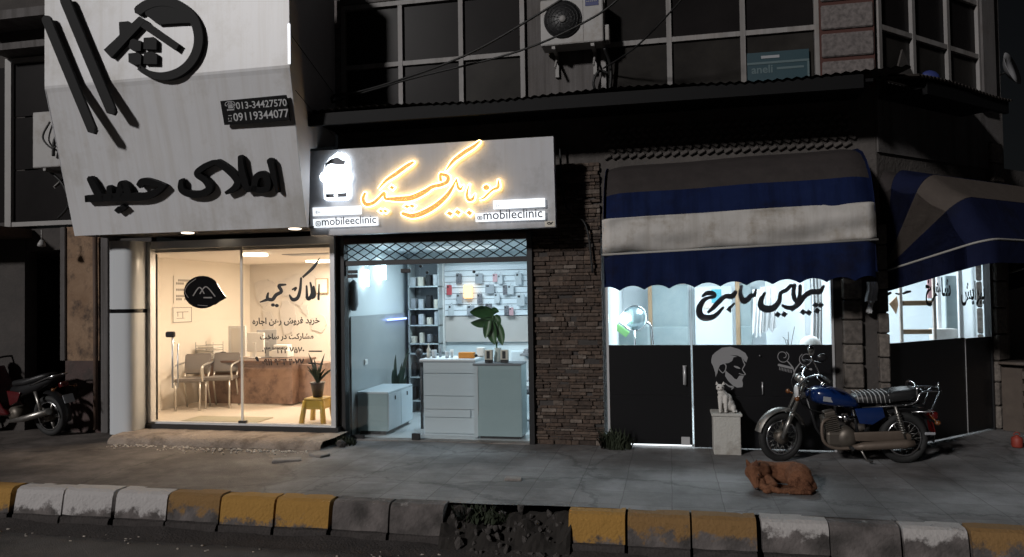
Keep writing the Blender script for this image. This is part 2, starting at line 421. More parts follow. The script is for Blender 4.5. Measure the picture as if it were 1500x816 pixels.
# office
mat('office_wall', (.80, .74, .66), .8); mat('office_back', (.74, .70, .66), .8); mat('office_ceiling', (.78, .73, .68), .8)
mat('office_floor', (.70, .62, .52), .25, c2=(.76, .68, .58), nscale=3)
mat('desk_wood', (.17, .105, .08), .4, c2=(.29, .19, .145), nscale=5, c3=(.10, .06, .047), n3=4)
mat('desk_top', (.12, .065, .042), .3)
mat('chair_pad', (.22, .20, .19), .5); mat('chair_steel', (.55, .53, .5), .3, metal=.7)
mat('paper', (.78, .74, .68), .8); mat('ink_grey', (.25, .23, .21), .8); mat('ink_brown', (.35, .25, .16), .8)
mat('map_relief', (.66, .63, .61), .8); mat('white_plastic', (.75, .74, .72), .4); mat('grey_plastic', (.3, .3, .3), .4)
mat('screen', (.03, .03, .035), .2); mat('mirror', (.6, .6, .58), .05, metal=1)
mat('dark_pot', (.03, .02, .018), .4); mat('leaf_dark', (.022, .035, .018), .5, c2=(.035, .05, .025), nscale=9)
mat('leaf_green', (.03, .085, .028), .4, c2=(.05, .13, .045), nscale=12); mat('leaf_snake', (.02, .045, .03), .45, c2=(.06, .09, .06), nscale=14)
mat('stool_yellow', (.42, .27, .03), .4); mat('mat_green', (.30, .27, .19), .95)
mat('lamp_warm', (.8, .8, .8), .5, emit=(1.0, .83, .62), es=5)
# clinic
mat('clinic_wall', (.62, .68, .70), .5); mat('clinic_tile', (.30, .33, .34), .3, c2=(.36, .385, .39), nscale=2.5); mat('clinic_beige', (.50, .45, .42), .6)
mat('clinic_floor', (.62, .66, .68), .2); mat('cabinet_white', (.52, .59, .63), .35); mat('cabinet_face', (.30, .40, .42), .35, c2=(.33, .43, .45), nscale=4)
mat('slat_white', (.70, .73, .76), .4); mat('shelf_grey', (.16, .18, .2), .5); mat('shelf_glass', (.5, .55, .57), .2)
mat('lamp_cool', (.8, .8, .8), .5, emit=(.72, .92, 1.0), es=12); mat('lamp_blue', (.3, .3, .8), .5, emit=(.25, .35, 1.0), es=5)
mat('lamp_amber', (.8, .5, .2), .5, emit=(1, .55, .2), es=2.2)
mat('case_red', (.45, .07, .08), .4); mat('case_grey', (.28, .29, .31), .4); mat('case_dark', (.07, .07, .085), .4, c2=(.2, .19, .2), nscale=40, nmix=.2); mat('case_pink', (.55, .32, .34), .4); mat('case_clear', (.48, .5, .52), .3)
mat('orange_box', (.65, .24, .02), .5); mat('box_black', (.015, .015, .017), .5); mat('box_cream', (.62, .58, .5), .5)
mat('vase', (.55, .6, .58), .08)
# barber
mat('barber_wall', (.74, .80, .83), .7); mat('barber_cream', (.70, .62, .54), .6); mat('marble_grey', (.22, .29, .31), .5, c2=(.34, .40, .41), nscale=2.5, c3=(.26, .33, .35), n3=4)
mat('aqua', (.1, .45, .55), .6); mat('cloth_white', (.74, .75, .76), .85, bump=.2, bscale=15); mat('wood_tan', (.34, .22, .13), .5, c2=(.42, .29, .18), nscale=6)
mat('barber_letter', (.60, .60, .62), .4); mat('sticker_grey', (.23, .23, .235), .6); mat('green_plastic', (.25, .55, .2), .5)
mat('lamp_day', (.8, .8, .8), .5, emit=(.86, .96, 1.0), es=2.2)
mat('door_black', (.007, .007, .008), .35, spec=.3)
mat("leak_glow", (.8,.8,.8), .5, emit=(.9,.97,1), es=1.6); mat("mirror_tint", (.4,.52,.56), .15, metal=.6); mat("lamp_glare", (.9,.9,.9), .5, emit=(.8,1,1), es=14); mat("wood_pale", (.55,.47,.42), .6); mat("soft_dim", (.8,.8,.8), .5, emit=(1,1,1), es=.25)
mat('dog_dark_fur', (.09,.035,.018), .9); mat('cat_nose', (.3,.16,.14), .6)
mat('panel_dim', (.8,.8,.8), .5, emit=(.8,.95,1), es=.5)
# street
mat('plinth', (.40, .39, .36), .85, c2=(.48, .47, .44), nscale=6, bump=.4, bscale=45, c3=(.26, .24, .21), n3=3)
mat('cat_fur', (.50, .48, .45), .9, c2=(.58, .56, .53), nscale=14, bump=.5, bscale=90); mat('cat_dark', (.06, .05, .05), .6)
mat('dog_fur', (.17, .072, .038), .95, c2=(.27, .13, .075), nscale=11, bump=1.0, bscale=110, c3=(.075, .03, .017), n3=6, spec=.15); mat('dog_dark', (.02, .012, .01), .5)
mat('bike_blue', (.004, .018, .085), .2, coat=.5); mat('bike_black', (.012, .012, .013), .35); mat('seat_vinyl', (.014, .014, .015), .45, bump=.2, bscale=60)
mat('engine_alloy', (.12, .105, .09), .5, metal=.6, c2=(.13, .11, .09), nscale=12); mat('exhaust_dull', (.105, .08, .062), .55, metal=.4, c2=(.16, .125, .10), nscale=8)
mat('lens_red', (.07, .004, .004), .25); mat('lens_orange', (.14, .05, .015), .25); mat('lens_clear', (.6, .6, .6), .1); mat('bike_red', (.075, .006, .008), .2, coat=.4)
mat('pipe_white', (.36, .36, .36), .4)
mat('rubble', (.03, .026, .025), .95, c2=(.075, .067, .062), nscale=9, bump=.6, bscale=40); mat('plaster_bits', (.5, .45, .4), .95); mat('soil', (.02, .017, .015), 1)
mat('weed', (.014, .022, .010), .8, c2=(.026, .034, .016), nscale=10)
mat('old_wood', (.06, .045, .036), .85, c2=(.09, .07, .055), nscale=8); mat('red_glow_tone', (.22, .03, .018), .6)
mat('dish_grey', (.25, .25, .26), .5)
def kerb_mat(name, paint, wear):
    m = mat(name, (.10, .09, .085), .92, bump=.6, bscale=45); nt = m.node_tree; b = nt.nodes['Principled BSDF']; L = nt.links
    tc = nt.nodes.new('ShaderNodeTexCoord'); g = nt.nodes.new('ShaderNodeNewGeometry')
    sp = nt.nodes.new('ShaderNodeSeparateXYZ'); L.new(g.outputs['Position'], sp.inputs[0])
    n = nt.nodes.new('ShaderNodeTexNoise'); n.inputs['Scale'].default_value = 7; n.inputs['Detail'].default_value = 9; n.inputs['Roughness'].default_value = .72; L.new(g.outputs['Position'], n.inputs['Vector'])
    zz = nt.nodes.new('ShaderNodeMath'); zz.operation = 'MULTIPLY_ADD'; zz.inputs[1].default_value = 2.2; L.new(sp.outputs['Z'], zz.inputs[0]); zz.inputs[2].default_value = .42 - wear
    ad = nt.nodes.new('ShaderNodeMath'); ad.operation = 'ADD'; L.new(zz.outputs[0], ad.inputs[0]); L.new(n.outputs['Fac'], ad.inputs[1])
    r = nt.nodes.new('ShaderNodeValToRGB'); r.color_ramp.elements[0].position = .46; r.color_ramp.elements[1].position = .58; L.new(ad.outputs[0], r.inputs['Fac'])
    n2 = nt.nodes.new('ShaderNodeTexNoise'); n2.inputs['Scale'].default_value = 5; n2.inputs['Detail'].default_value = 7; L.new(g.outputs['Position'], n2.inputs['Vector'])
    r2 = nt.nodes.new('ShaderNodeValToRGB'); r2.color_ramp.elements[0].position = .35; r2.color_ramp.elements[1].position = .7
    r2.color_ramp.elements[0].color = (.045, .04, .038, 1); r2.color_ramp.elements[1].color = (.16, .14, .135, 1); L.new(n2.outputs['Fac'], r2.inputs['Fac'])
    mx = nt.nodes.new('ShaderNodeMixRGB'); mx.inputs[2].default_value = (*paint, 1); L.new(r.outputs['Color'], mx.inputs[0]); L.new(r2.outputs['Color'], mx.inputs[1]); L.new(mx.outputs[0], b.inputs['Base Color'])
kerb_mat('kerb_white', (.42, .40, .395), .02); kerb_mat('kerb_worn_white', (.40, .38, .37), .24); kerb_mat('kerb_yellow', (.34, .185, .042), -.06); kerb_mat('kerb_faded_yellow', (.22, .125, .045), .12); kerb_mat('kerb_bare', (.30, .28, .27), .5)
def pavement_mat():
    m = mat('pavement', (.15, .14, .135), .75, bump=.35, bscale=70); nt = m.node_tree; b = nt.nodes['Principled BSDF']; L = nt.links
    g = nt.nodes.new('ShaderNodeNewGeometry'); sp = nt.nodes.new('ShaderNodeSeparateXYZ'); L.new(g.outputs['Position'], sp.inputs[0])
    br = nt.nodes.new('ShaderNodeTexBrick'); br.offset = 0; br.inputs['Scale'].default_value = 1; br.inputs['Brick Width'].default_value = .41; br.inputs['Row Height'].default_value = .41; br.inputs['Mortar Size'].default_value = .0045; br.inputs['Mortar Smooth'].default_value = .2
    br.inputs['Color1'].default_value = (.175, .17, .17, 1); br.inputs['Color2'].default_value = (.225, .22, .222, 1); br.inputs['Mortar'].default_value = (.115, .108, .105, 1)
    wob = nt.nodes.new('ShaderNodeTexNoise'); wob.inputs['Scale'].default_value = 2.2; L.new(g.outputs['Position'], wob.inputs['Vector'])
    va = nt.nodes.new('ShaderNodeVectorMath'); va.operation = 'MULTIPLY_ADD'; va.inputs[1].default_value = (.03, .03, 0); L.new(wob.outputs['Color'], va.inputs[0]); L.new(g.outputs['Position'], va.inputs[2]); L.new(va.outputs[0], br.inputs['Vector'])
    n = nt.nodes.new('ShaderNodeTexNoise'); n.inputs['Scale'].default_value = 3.5; n.inputs['Detail'].default_value = 9; n.inputs['Roughness'].default_value = .7; L.new(g.outputs['Position'], n.inputs['Vector'])
    con = nt.nodes.new('ShaderNodeValToRGB'); con.color_ramp.elements[0].position = .35; con.color_ramp.elements[1].position = .68; con.color_ramp.elements[0].color = (.095, .08, .072, 1); con.color_ramp.elements[1].color = (.19, .165, .15, 1); L.new(n.outputs['Fac'], con.inputs['Fac'])
    # old concrete on the left, tiles to the right of a ragged slanting joint
    m1 = nt.nodes.new('ShaderNodeMath'); m1.operation = 'MULTIPLY_ADD'; m1.inputs[1].default_value = .12; L.new(sp.outputs['Y'], m1.inputs[0]); L.new(sp.outputs['X'], m1.inputs[2])
    m2 = nt.nodes.new('ShaderNodeMath'); m2.operation = 'MULTIPLY_ADD'; m2.inputs[1].default_value = .5; L.new(n.outputs['Fac'], m2.inputs[0]); L.new(m1.outputs[0], m2.inputs[2])
    st = nt.nodes.new('ShaderNodeMapRange'); st.inputs[1].default_value = -2.75; st.inputs[2].default_value = -2.6; L.new(m2.outputs[0], st.inputs[0])
    mx = nt.nodes.new('ShaderNodeMixRGB'); L.new(st.outputs[0], mx.inputs[0]); L.new(con.outputs[0], mx.inputs[1]); L.new(br.outputs[0], mx.inputs[2])
    # dirt and damp stains
    n3 = nt.nodes.new('ShaderNodeTexNoise'); n3.inputs['Scale'].default_value = 1.1; n3.inputs['Detail'].default_value = 9; n3.inputs['Roughness'].default_value = .68; L.new(g.outputs['Position'], n3.inputs['Vector'])
    r3 = nt.nodes.new('ShaderNodeValToRGB'); r3.color_ramp.elements[0].position = .40; r3.color_ramp.elements[1].position = .60; r3.color_ramp.elements[0].color = (.36, .34, .33, 1); L.new(n3.outputs['Fac'], r3.inputs['Fac'])
    mu = nt.nodes.new('ShaderNodeMixRGB'); mu.blend_type = 'MULTIPLY'; mu.inputs[0].default_value = .85; L.new(mx.outputs[0], mu.inputs[1]); L.new(r3.outputs[0], mu.inputs[2])
    # cracks
    vo = nt.nodes.new('ShaderNodeTexVoronoi'); vo.feature = 'DISTANCE_TO_EDGE'; vo.inputs['Scale'].default_value = .55
    va2 = nt.nodes.new('ShaderNodeVectorMath'); va2.operation = 'MULTIPLY_ADD'; va2.inputs[1].default_value = (.5, .5, 0); L.new(n.outputs['Color'], va2.inputs[0]); L.new(g.outputs['Position'], va2.inputs[2]); L.new(va2.outputs[0], vo.inputs['Vector'])
    r4 = nt.nodes.new('ShaderNodeValToRGB'); r4.color_ramp.elements[0].position = .004; r4.color_ramp.elements[1].position = .012; r4.color_ramp.elements[0].color = (.25, .24, .23, 1); L.new(vo.outputs['Distance'], r4.inputs['Fac'])
    mv = nt.nodes.new('ShaderNodeMixRGB'); mv.blend_type = 'MULTIPLY'; mv.inputs[0].default_value = .5; L.new(mu.outputs[0], mv.inputs[1]); L.new(r4.outputs[0], mv.inputs[2]); L.new(mv.outputs[0], b.inputs['Base Color'])
pavement_mat()
streaks('white_panel', .09); streaks('clinic_panel', .06); streaks('awning_white', .18); streaks('awning_navy', .30); streaks('frame_white', .30); streaks('upper_plaster', .4)
# ------------------------------------------------------------------ ground
ROAD_Z = -0.31
g = MB(); g.box(-60, 60, -60, 60, ROAD_Z - .3, ROAD_Z); struct('road', g, 'asphalt')
g = MB()
N = 60
grid = []
for j in range(9):
    y = 6.0 + (8.62 - 6.0) * j / 8
    grid.append([(-16 + 30 * i / N, y, .006 * math.sin(i * 1.7 + j) + .004 * math.sin(i * .6 - j * 2)) for i in range(N + 1)])
g.sheet(grid); struct('pavement', g, 'pavement')
g = MB(); g.box(1.0, 40, 8.62, 30, -.4, -.004); struct('side_pavement', g, 'pavement')
g = MB(); g.box(-30, 30, -6, -1.2, ROAD_Z - .1, -.1); struct('far_pavement', g, 'pavement')

KY = 5.87
px_edges = [(-140, -55, 'kerb_white', 'white painted kerbstone left of the picture edge', 0), (-52, 20, 'kerb_yellow', 'yellow kerbstone at the left edge of the picture, before the first white one', 0),
 (27, 95, 'kerb_white', 'flaking white kerbstone right after the leftmost yellow one', 0), (97, 167, 'kerb_white', 'middle one of the three flaking white kerbstones on the left', 0),
 (173, 247, 'kerb_white', 'flaking white kerbstone with a yellow kerbstone on its right', 0), (249, 323, 'kerb_faded_yellow', 'dull faded yellow kerbstone touching a white one on its left', 0),
 (326, 403, 'kerb_yellow', 'yellow kerbstone with a dark crack in its top edge, middle of three', 0), (406, 483, 'kerb_yellow', 'bright yellow kerbstone before the bare dark ones', 0),
 (489, 570, 'kerb_bare', 'bare dark kerbstone with one white streak, next to a yellow one', 0), (573, 650, 'kerb_bare', 'bare dark kerbstone with a short streak beside the broken gap', 0),
 (833, 915, 'kerb_yellow', 'bright yellow kerbstone just right of the broken gap', 0), (919, 1010, 'kerb_faded_yellow', 'dull kerbstone with faint yellow, right of the single bright yellow one', 0),
 (1013, 1107, 'kerb_faded_yellow', 'dull kerbstone with faint yellow below the sleeping dog', 0), (1115, 1212, 'kerb_worn_white', 'worn kerbstone with white flecks right of the dull yellow ones', 0),
 (1214, 1316, 'kerb_bare', 'grey worn kerbstone with patchy white below the motorcycle', 0), (1321, 1415, 'kerb_worn_white', 'kerbstone with a worn white top, last before the right yellow one', 0),
 (1420, 1520, 'kerb_faded_yellow', 'faded yellow kerbstone at the right edge of the picture', 0), (1525, 1625, 'kerb_white', 'white kerbstone past the right edge of the picture', 0)]
prof = [(5.822, -.225), (5.835, -.14), (5.850, -.05), (5.868, -.012), (5.90, 0.004), (6.03, .004), (6.03, -.225)]
for i, (a, b_, mt, lab, z) in enumerate(px_edges):
    y0 = (712 + (a - 25) * .0462) if a < 830 else 749 + (a - 832) * .030
    xa, xb = at(a, 740, KY).x, at(b_, 740, KY).x
    m = MB(); nseg = 5; jz = rnd.uniform(-.006, .004); jy = rnd.uniform(-.012, .008)
    rows = [[(xa + (xb - xa) * k / nseg, p[0] + jy + rnd.uniform(-.003, .003), p[1] + jz + rnd.uniform(-.004, .003)) for k in range(nseg + 1)] for p in prof]
    m.sheet(rows, smooth=False)
    for side in (0, -1):
        m.bm.faces.new([v for v in [m.bm.verts.new(Vector(r_[side])) for r_ in rows]])
    ks = obj('kerb_stone', m, mt, None, label=lab, cat='kerbstone', group='painted kerbstones along the road')
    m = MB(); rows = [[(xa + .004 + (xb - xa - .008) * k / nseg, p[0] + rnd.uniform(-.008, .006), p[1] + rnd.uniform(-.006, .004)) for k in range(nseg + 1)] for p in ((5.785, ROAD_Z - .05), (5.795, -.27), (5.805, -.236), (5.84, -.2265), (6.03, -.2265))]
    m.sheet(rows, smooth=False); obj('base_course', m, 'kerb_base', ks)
# continuing kerb left and right of the frame
m = MB(); m.box(-16, at(-142, 740, KY).x, 5.8, 6.03, ROAD_Z - .05, .004); m.box(at(1627, 740, KY).x, 14, 5.8, 6.03, ROAD_Z - .05, .004); struct('kerb', m, 'concrete')
xa, xb = at(653, 740, KY).x, at(831, 740, KY).x
m = MB(); rows = []
for j in range(15):
    t = j / 14; row = []
    for i in range(37):
        u = i / 36; e = min(u, 1 - u) * 2; lump = .035 * math.sin(u * 17 + j * .5) + .03 * math.sin(u * 31 - j * .8) + rnd.uniform(-.012, .012)
        z_ = ROAD_Z - .02 + (.30 - .10 * e * (.4 + .6 * math.sin(u * 5) ** 2)) * min(1, t * 1.25) ** .8 + lump * math.sin(math.pi * min(1, t * 1.02)) * .9
        row.append((xa - .03 + (xb - xa + .06) * u, 5.70 + .33 * t + rnd.uniform(-.01, .01), min(z_, .0)))
    rows.append(row)
m.sheet(rows, False); struct('ground_earth', m, 'soil')
m = MB()
for k in range(70):
    t = rnd.random(); x = xa + .03 + (xb - xa - .06) * t; y = rnd.uniform(5.66, 5.98); top = ROAD_Z + .27 * max(0, min(1, (y - 5.70) / .26)) ** .8 + .01
    s = rnd.uniform(.012, .05) * (1.4 if rnd.random() < .15 else 1)
    n0 = len(m.bm.verts); m.ell((x, y, max(ROAD_Z + s * .3, top - rnd.random() * .04)), (s * rnd.uniform(.6, 1.1), s * .6, s * rnd.uniform(.35, .6)), (rnd.random() * 3, rnd.random() * 3, rnd.random() * 3), 1)
    m.bm.verts.ensure_lookup_table()
    for v in m.bm.verts[n0:]: v.co += Vector((rnd.uniform(-1, 1), rnd.uniform(-1, 1), rnd.uniform(-1, 1))) * s * .16
for f in m.bm.faces: f.smooth = False
obj('rubble', m, 'rubble', None, kind='stuff', base=(xa, 5.9, ROAD_Z))
def stone(px, py, z, s, lab, mt='rubble'):
    p = gnd(px, py, z); m = MB(); m.ell((p.x, p.y, z + s * .38), (s * .6, s * .45, s * .45), (rnd.random(), rnd.random(), rnd.random()), 2)
    for v in m.bm.verts: v.co += Vector((rnd.uniform(-1, 1), rnd.uniform(-1, 1), rnd.uniform(-1, 1))) * s * .05
    for f in m.bm.faces: f.smooth = False
    obj('stone', m, mt, None, label=lab, cat='stone')
stone(792, 796, ROAD_Z, .17, 'rounded grey broken stone lying in the gap of the kerb')
stone(500, 655, 0, .10, 'small dark stone at the right end of the office step')
def tuft(name, cx, cy, z, n, h, spread, mt, label, cat='plant'):
    m = MB()
    for k in range(n):
        a = rnd.random() * 6.28; r_ = spread * math.sqrt(rnd.random()); x, y = cx + r_ * math.cos(a), cy + .6 * r_ * math.sin(a)
        hh = h * rnd.uniform(.35, 1); lean = Vector((rnd.uniform(-.5, .5), rnd.uniform(-.5, .2), 1)).normalized()
        w = rnd.uniform(.006, .014); s_ = Vector((math.cos(a + 1), math.sin(a + 1), 0)) * w
        p = Vector((x, y, z)); q = p + lean * hh * .6; t = q + (lean + Vector((0, 0, -.5))).normalized() * hh * .45
        v = [m.bm.verts.new(c) for c in (p - s_ * .5, p + s_ * .5, q + s_, q - s_, t)]
        m.bm.faces.new((v[0], v[1], v[2], v[3])); m.bm.faces.new((v[3], v[2], v[4]))
    o = obj(name, m, mt, None, base=(cx, cy, z))
    return tag(o, label, cat)
tuft('weed_clump', (xa + xb) / 2 - .22, 5.93, -.12, 240, .13, .22, 'weed', 'low dark weeds growing over the broken kerb gap')
tuft('weed_clump', -.62, 8.36, 0, 260, .24, .17, 'weed', 'dark weeds at the foot of the brick pier, left of the barber door')
tuft('weed_clump', -3.84, 8.15, 0, 120, .12, .2, 'weed', 'dry dark weeds at the right end of the office step')
m = MB()
for k in range(260):
    t = rnd.random(); x = -6.6 + 2.6 * t; y = 7.78 - abs(rnd.gauss(0, .09)) - (.05 if t > .4 else 0); s = rnd.uniform(.006, .022)
    m.obox((x, y, s * .3), (s * 1.4, s, s * .7), (rnd.random() * .5, rnd.random() * .5, rnd.random() * 3), s * .2)
obj('plaster_crumbs', m, 'plaster_bits', None, kind='stuff', base=(-5, 7.7, 0))
m = MB()
for k in range(70):
    x = rnd.uniform(-6, 3); y = 5.5 + rnd.gauss(0, .07); s = rnd.uniform(.006, .02)
    m.obox((x, min(y, 5.60), ROAD_Z + s * .3), (s * 1.6, s, s * .5), (rnd.random() * .4, rnd.random() * .4, rnd.random() * 3), s * .15)
obj('litter', m, 'plaster_bits', None, kind='stuff', base=(0, 5.6, ROAD_Z))

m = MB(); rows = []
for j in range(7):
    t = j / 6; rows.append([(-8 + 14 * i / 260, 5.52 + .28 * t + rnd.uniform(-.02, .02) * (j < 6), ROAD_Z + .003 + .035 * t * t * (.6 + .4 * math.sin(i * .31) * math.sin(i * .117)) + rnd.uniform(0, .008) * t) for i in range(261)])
m.sheet(rows); obj('gutter_shade', m, 'kerb_base', None, kind='stuff', base=(0, 5.7, ROAD_Z))  # dark strip laid on the road for the gutter shadow under the kerb

# ------------------------------------------------------------------ corner building
CH0 = Vector((2.203, 8.5, 0)); ANG = R(43.9); CE = Vector((math.cos(ANG), math.sin(ANG), 0)); CN = Vector((math.sin(ANG), -math.cos(ANG), 0))
def ch(s, d, z): return CH0 + CE * s + CN * d + Vector((0, 0, z))       # along the cut corner, out from it, up
CHP = Plane(CH0, CN)
CH_L = 2.72
def chbox(m, s0, s1, d0, d1, z0, z1, b=0):
    return m.obox(ch((s0 + s1) / 2, (d0 + d1) / 2, (z0 + z1) / 2), (abs(s1 - s0), abs(d1 - d0), abs(z1 - z0)), (0, 0, ANG), b)
B = thing('corner_building', (0, 8.6, 0), 'two storey corner building with white framed windows over the row of shops', 'building')
TOP = 6.6
# upper walls
m = MB()
m.box(-4.05, -3.90, 8.5, 8.7, 3.9, TOP)                     # left of the first window
m.box(-1.575, -.72, 8.5, 8.7, 3.9, TOP)                     # behind the air conditioner
m.box(-3.90, -1.575, 8.5, 8.7, 5.38, TOP); m.box(-.72, 1.63, 8.5, 8.7, 5.75, TOP); m.box(1.63, 2.2, 8.52, 8.7, 3.9, TOP)
chbox(m, 0.02, CH_L, -.2, 0, 5.60, TOP); chbox(m, 0.02, CH_L, -.2, 0, 3.2, 3.98)
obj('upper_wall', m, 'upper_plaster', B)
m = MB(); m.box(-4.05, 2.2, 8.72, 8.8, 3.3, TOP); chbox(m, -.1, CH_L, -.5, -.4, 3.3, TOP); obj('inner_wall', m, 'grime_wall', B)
m = MB(); m.prism([(-4.05, 8.7, TOP), (2.2, 8.7, TOP), tuple(ch(CH_L, 0, TOP)), (4.16, 16, TOP), (-4.05, 16, TOP)], (0, 0, .15)); obj('roof', m, 'concrete', B)
m = MB(); m.prism([(-6.9, 8.62, 2.62), (2.2, 8.62, 2.62), tuple(ch(CH_L, -.1, 2.62)), (4.1, 14, 2.62), (-6.9, 14, 2.62)], (0, 0, .12)); obj('floor_slab', m, 'grime_wall', B)
m = MB(); m.box(4.0, 4.18, 10.45, 16, 0, TOP); obj('side_wall', m, 'upper_plaster', B)
# wall band over the shops, under the canopy (woven brick relief)
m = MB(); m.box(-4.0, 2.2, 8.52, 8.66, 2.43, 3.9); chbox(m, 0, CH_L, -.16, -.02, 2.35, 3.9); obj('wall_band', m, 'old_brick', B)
m = MB()
for r_ in range(5):
    for k in range(28):
        x = -.66 + k * .095 + (r_ % 2) * .0475
        m.obox((x, 8.505, 3.30 + r_ * .075), (.085, .05, .04), (0, R(28 if r_ % 2 else -28), 0), .008)
obj('lattice_brickwork', m, 'old_brick', B)
# windows
def window(name, x0, x1, z0, z1, xs, zs, Y=8.5, w=.055, dim=None, label=None):
    m = MB()
    m.box(x0 - w, x0, Y - .03, Y + .05, z0, z1 + w); m.box(x1, x1 + w, Y - .03, Y + .05, z0, z1 + w)
    m.box(x0, x1, Y - .03, Y + .05, z1, z1 + w); m.box(x0, x1, Y - .03, Y + .05, z0 - w, z0)
    for x in xs: m.box(x - w / 2, x + w / 2, Y - .025, Y + .045, z0, z1)
    allx = [x0] + [v for x in xs for v in (x - w / 2, x + w / 2)] + [x1]
    for z in zs:
        for a, b_ in zip(allx[::2], allx[1::2]): m.box(a, b_, Y - .02, Y + .04, z - w / 2, z + w / 2)
    f = obj('window', m, 'frame_white', B, label=label)
    pb = [v for x in xs for v in (x,)]; ed = [x0] + pb + [x1]
    zz = [z0] + zs + [z1]
    for i in range(len(ed) - 1):
        for j in range(len(zz) - 1):
            q = MB(); q.box(ed[i] + .01, ed[i + 1] - .01, Y + .012, Y + .022, zz[j] + .01, zz[j + 1] - .01)
            obj('pane', q, 'dim_pane' if dim and (i, j) in dim else ('dark_pane', 'curtain_pane', 'dark_pane', 'curtain_pane', 'dim_pane')[(i * 2 + j * 3) % 5], f)
    return f
window('w', -3.87, -1.66, 3.96, 5.30, [-3.152, -2.385], [4.58], label='wide window of six dark panes in a white frame left of the air conditioner')
window('w', -.66, 1.60, 3.96, 5.70, [.055, .854], [4.59], dim={(0, 0), (1, 0), (2, 0)}, label='wide window of white bars between the air conditioner and the stone pilaster')
# cut corner window
m = MB(); SS = [0.04, .55, 1.13, 1.75, 2.30]
for s in (.07, .72, 1.45): chbox(m, s - .028, s + .028, -.05, .03, 3.98, 5.60)
chbox(m, 2.13, 2.17, -.05, .03, 3.98, 5.60)
for a, b_ in ((.098, .692), (.748, 1.422), (1.478, 2.13)):
    chbox(m, a, b_, -.04, .025, 4.53, 4.585); chbox(m, a, b_, -.04, .025, 5.19, 5.25)
f = obj('window', m, 'frame_white', B, label='window of narrow panes on the cut corner')
for a, b_ in ((.08, .71), (.73, 1.44), (1.46, 2.15)):
    for z0, z1, mt in ((3.99, 4.555, 'dim_pane'), (4.56, 5.21, 'dark_pane'), (5.22, 5.59, 'dark_pane')):
        q = MB(); chbox(q, a, b_, -.022, -.012, z0, z1); obj('pane', q, mt, f)
m = MB(); chbox(m, 2.18, 2.5, -.25, .05, 3.9, TOP, .01); obj('corner_post', m, 'upper_plaster', B)
# stone pilaster, dark red joints
m = MB(); m.box(1.645, 2.19, 8.44, 8.52, 3.9, TOP); obj('pilaster', m, 'red_joint', B)
m = MB(); z = 3.99
for h in (.24, .30, .31, .30, .34, .33, .3): m.box(1.66, 2.18, 8.415, 8.45, z, z + h - .045, .012); z += h
obj('pilaster_blocks', m, 'stone_block', B)
m = MB(); z = 3.95
for h in (.38, .38, .38, .38, .38): m.box(-4.04, -3.935, 8.46, 8.5, z, z + h - .035, .008); z += h
obj('edge_blocks', m, 'stone_block', B)
# canopy: corrugated sheets on a dark fascia, around the corner
def corr(m, A, Bv, dA, dB, zA, zB, n):
    A, Bv = Vector(A), Vector(Bv); nrm = Vector(((Bv - A).y, -(Bv - A).x, 0)).normalized(); rows = []
    for j in range(2):
        rows.append([A.lerp(Bv, i / n) + nrm * (dA if j == 0 else dB) + Vector((0, 0, (zA if j == 0 else zB) + .010 * math.sin(i * math.pi / 2) + (.02 * math.sin(i * .05)))) for i in range(n + 1)])
    m.sheet(rows, True)
    m.sheet([[p + Vector((0, 0, -.012)) for p in r_] for r_ in rows], True)
m = MB(); corr(m, (-4.03, 8.5, 0), (2.35, 8.5, 0), .78, 0.02, 3.86, 3.97, 280)
corr(m, ch(-.15, 0, 0), ch(1.75, 0, 0), .55, .02, 3.86, 3.99, 110)
obj('canopy_sheet', m, 'corrugated', B)
m = MB(); m.box(-4.03, 1.9, 7.74, 7.79, 3.70, 3.835); m.box(-4.0, 2.0, 7.79, 8.5, 3.77, 3.80)
chbox(m, .05, 1.72, .47, .52, 3.70, 3.83); chbox(m, .05, 1.72, 0, .47, 3.77, 3.80)
obj('canopy_frame', m, 'black_letter', B)
# ledgestone pier between clinic and barber
m = MB(); m.box(-1.55, -.76, 8.50, 8.72, 0, 2.62); obj('pier_core', m, 'grime_wall', B)
m = MB(); z = .0
while z < 3.2:
    h = rnd.choice((.026, .034, .04, .046, .058)); x = -1.565
    while x < -.765:
        w = min(rnd.uniform(.06, .22), -.755 - x); p = rnd.uniform(.004, .034)
        if w > .02 and rnd.random() > .05: m.box(x + .002, x + w - .002, 8.50 - p, 8.515, z + .002, z + h - .002, .006)
        x += w
    z += h
obj('stone_pier', m, 'ledgestone', B)
# block piers by the corner
for x0, x1 in ((1.80, 1.99), (2.15, 2.25)):
    m = MB(); z = 0
    while z < 2.3:
        h = rnd.uniform(.2, .27); m.box(x0, x1, 8.42 - rnd.uniform(0, .015), 8.62, z + .006, z + h - .006, .012); z += h
    obj('corner_pier', m, 'pillar_block', B)
m = MB(); m.box(1.99, 2.15, 8.5, 8.62, 0, 2.5); m.box(1.715, 1.80, 8.5, 8.62, 0, 2.5); chbox(m, 0, .08, -.12, 0, 0, 2.4); obj('corner_wall', m, 'grime_wall', B)
m = MB(); z = 0
while z < 3.3:
    h = rnd.uniform(.24, .34); chbox(m, 2.34, 2.62, -.2, .03 + rnd.uniform(0, .02), z + .006, z + h - .006, .015); z += h
obj('corner_column', m, 'pillar_block', B, label='rough stone column right of the corner window')
m = MB(); chbox(m, 2.62, 2.72, -.2, 0, 0, 3.4); obj('door_jamb', m, 'rusty_steel', B); m = MB(); m.box(-4.0, -3.93, 8.5, 8.62, 0, 2.5); obj('door_jamb', m, 'rusty_steel', B)

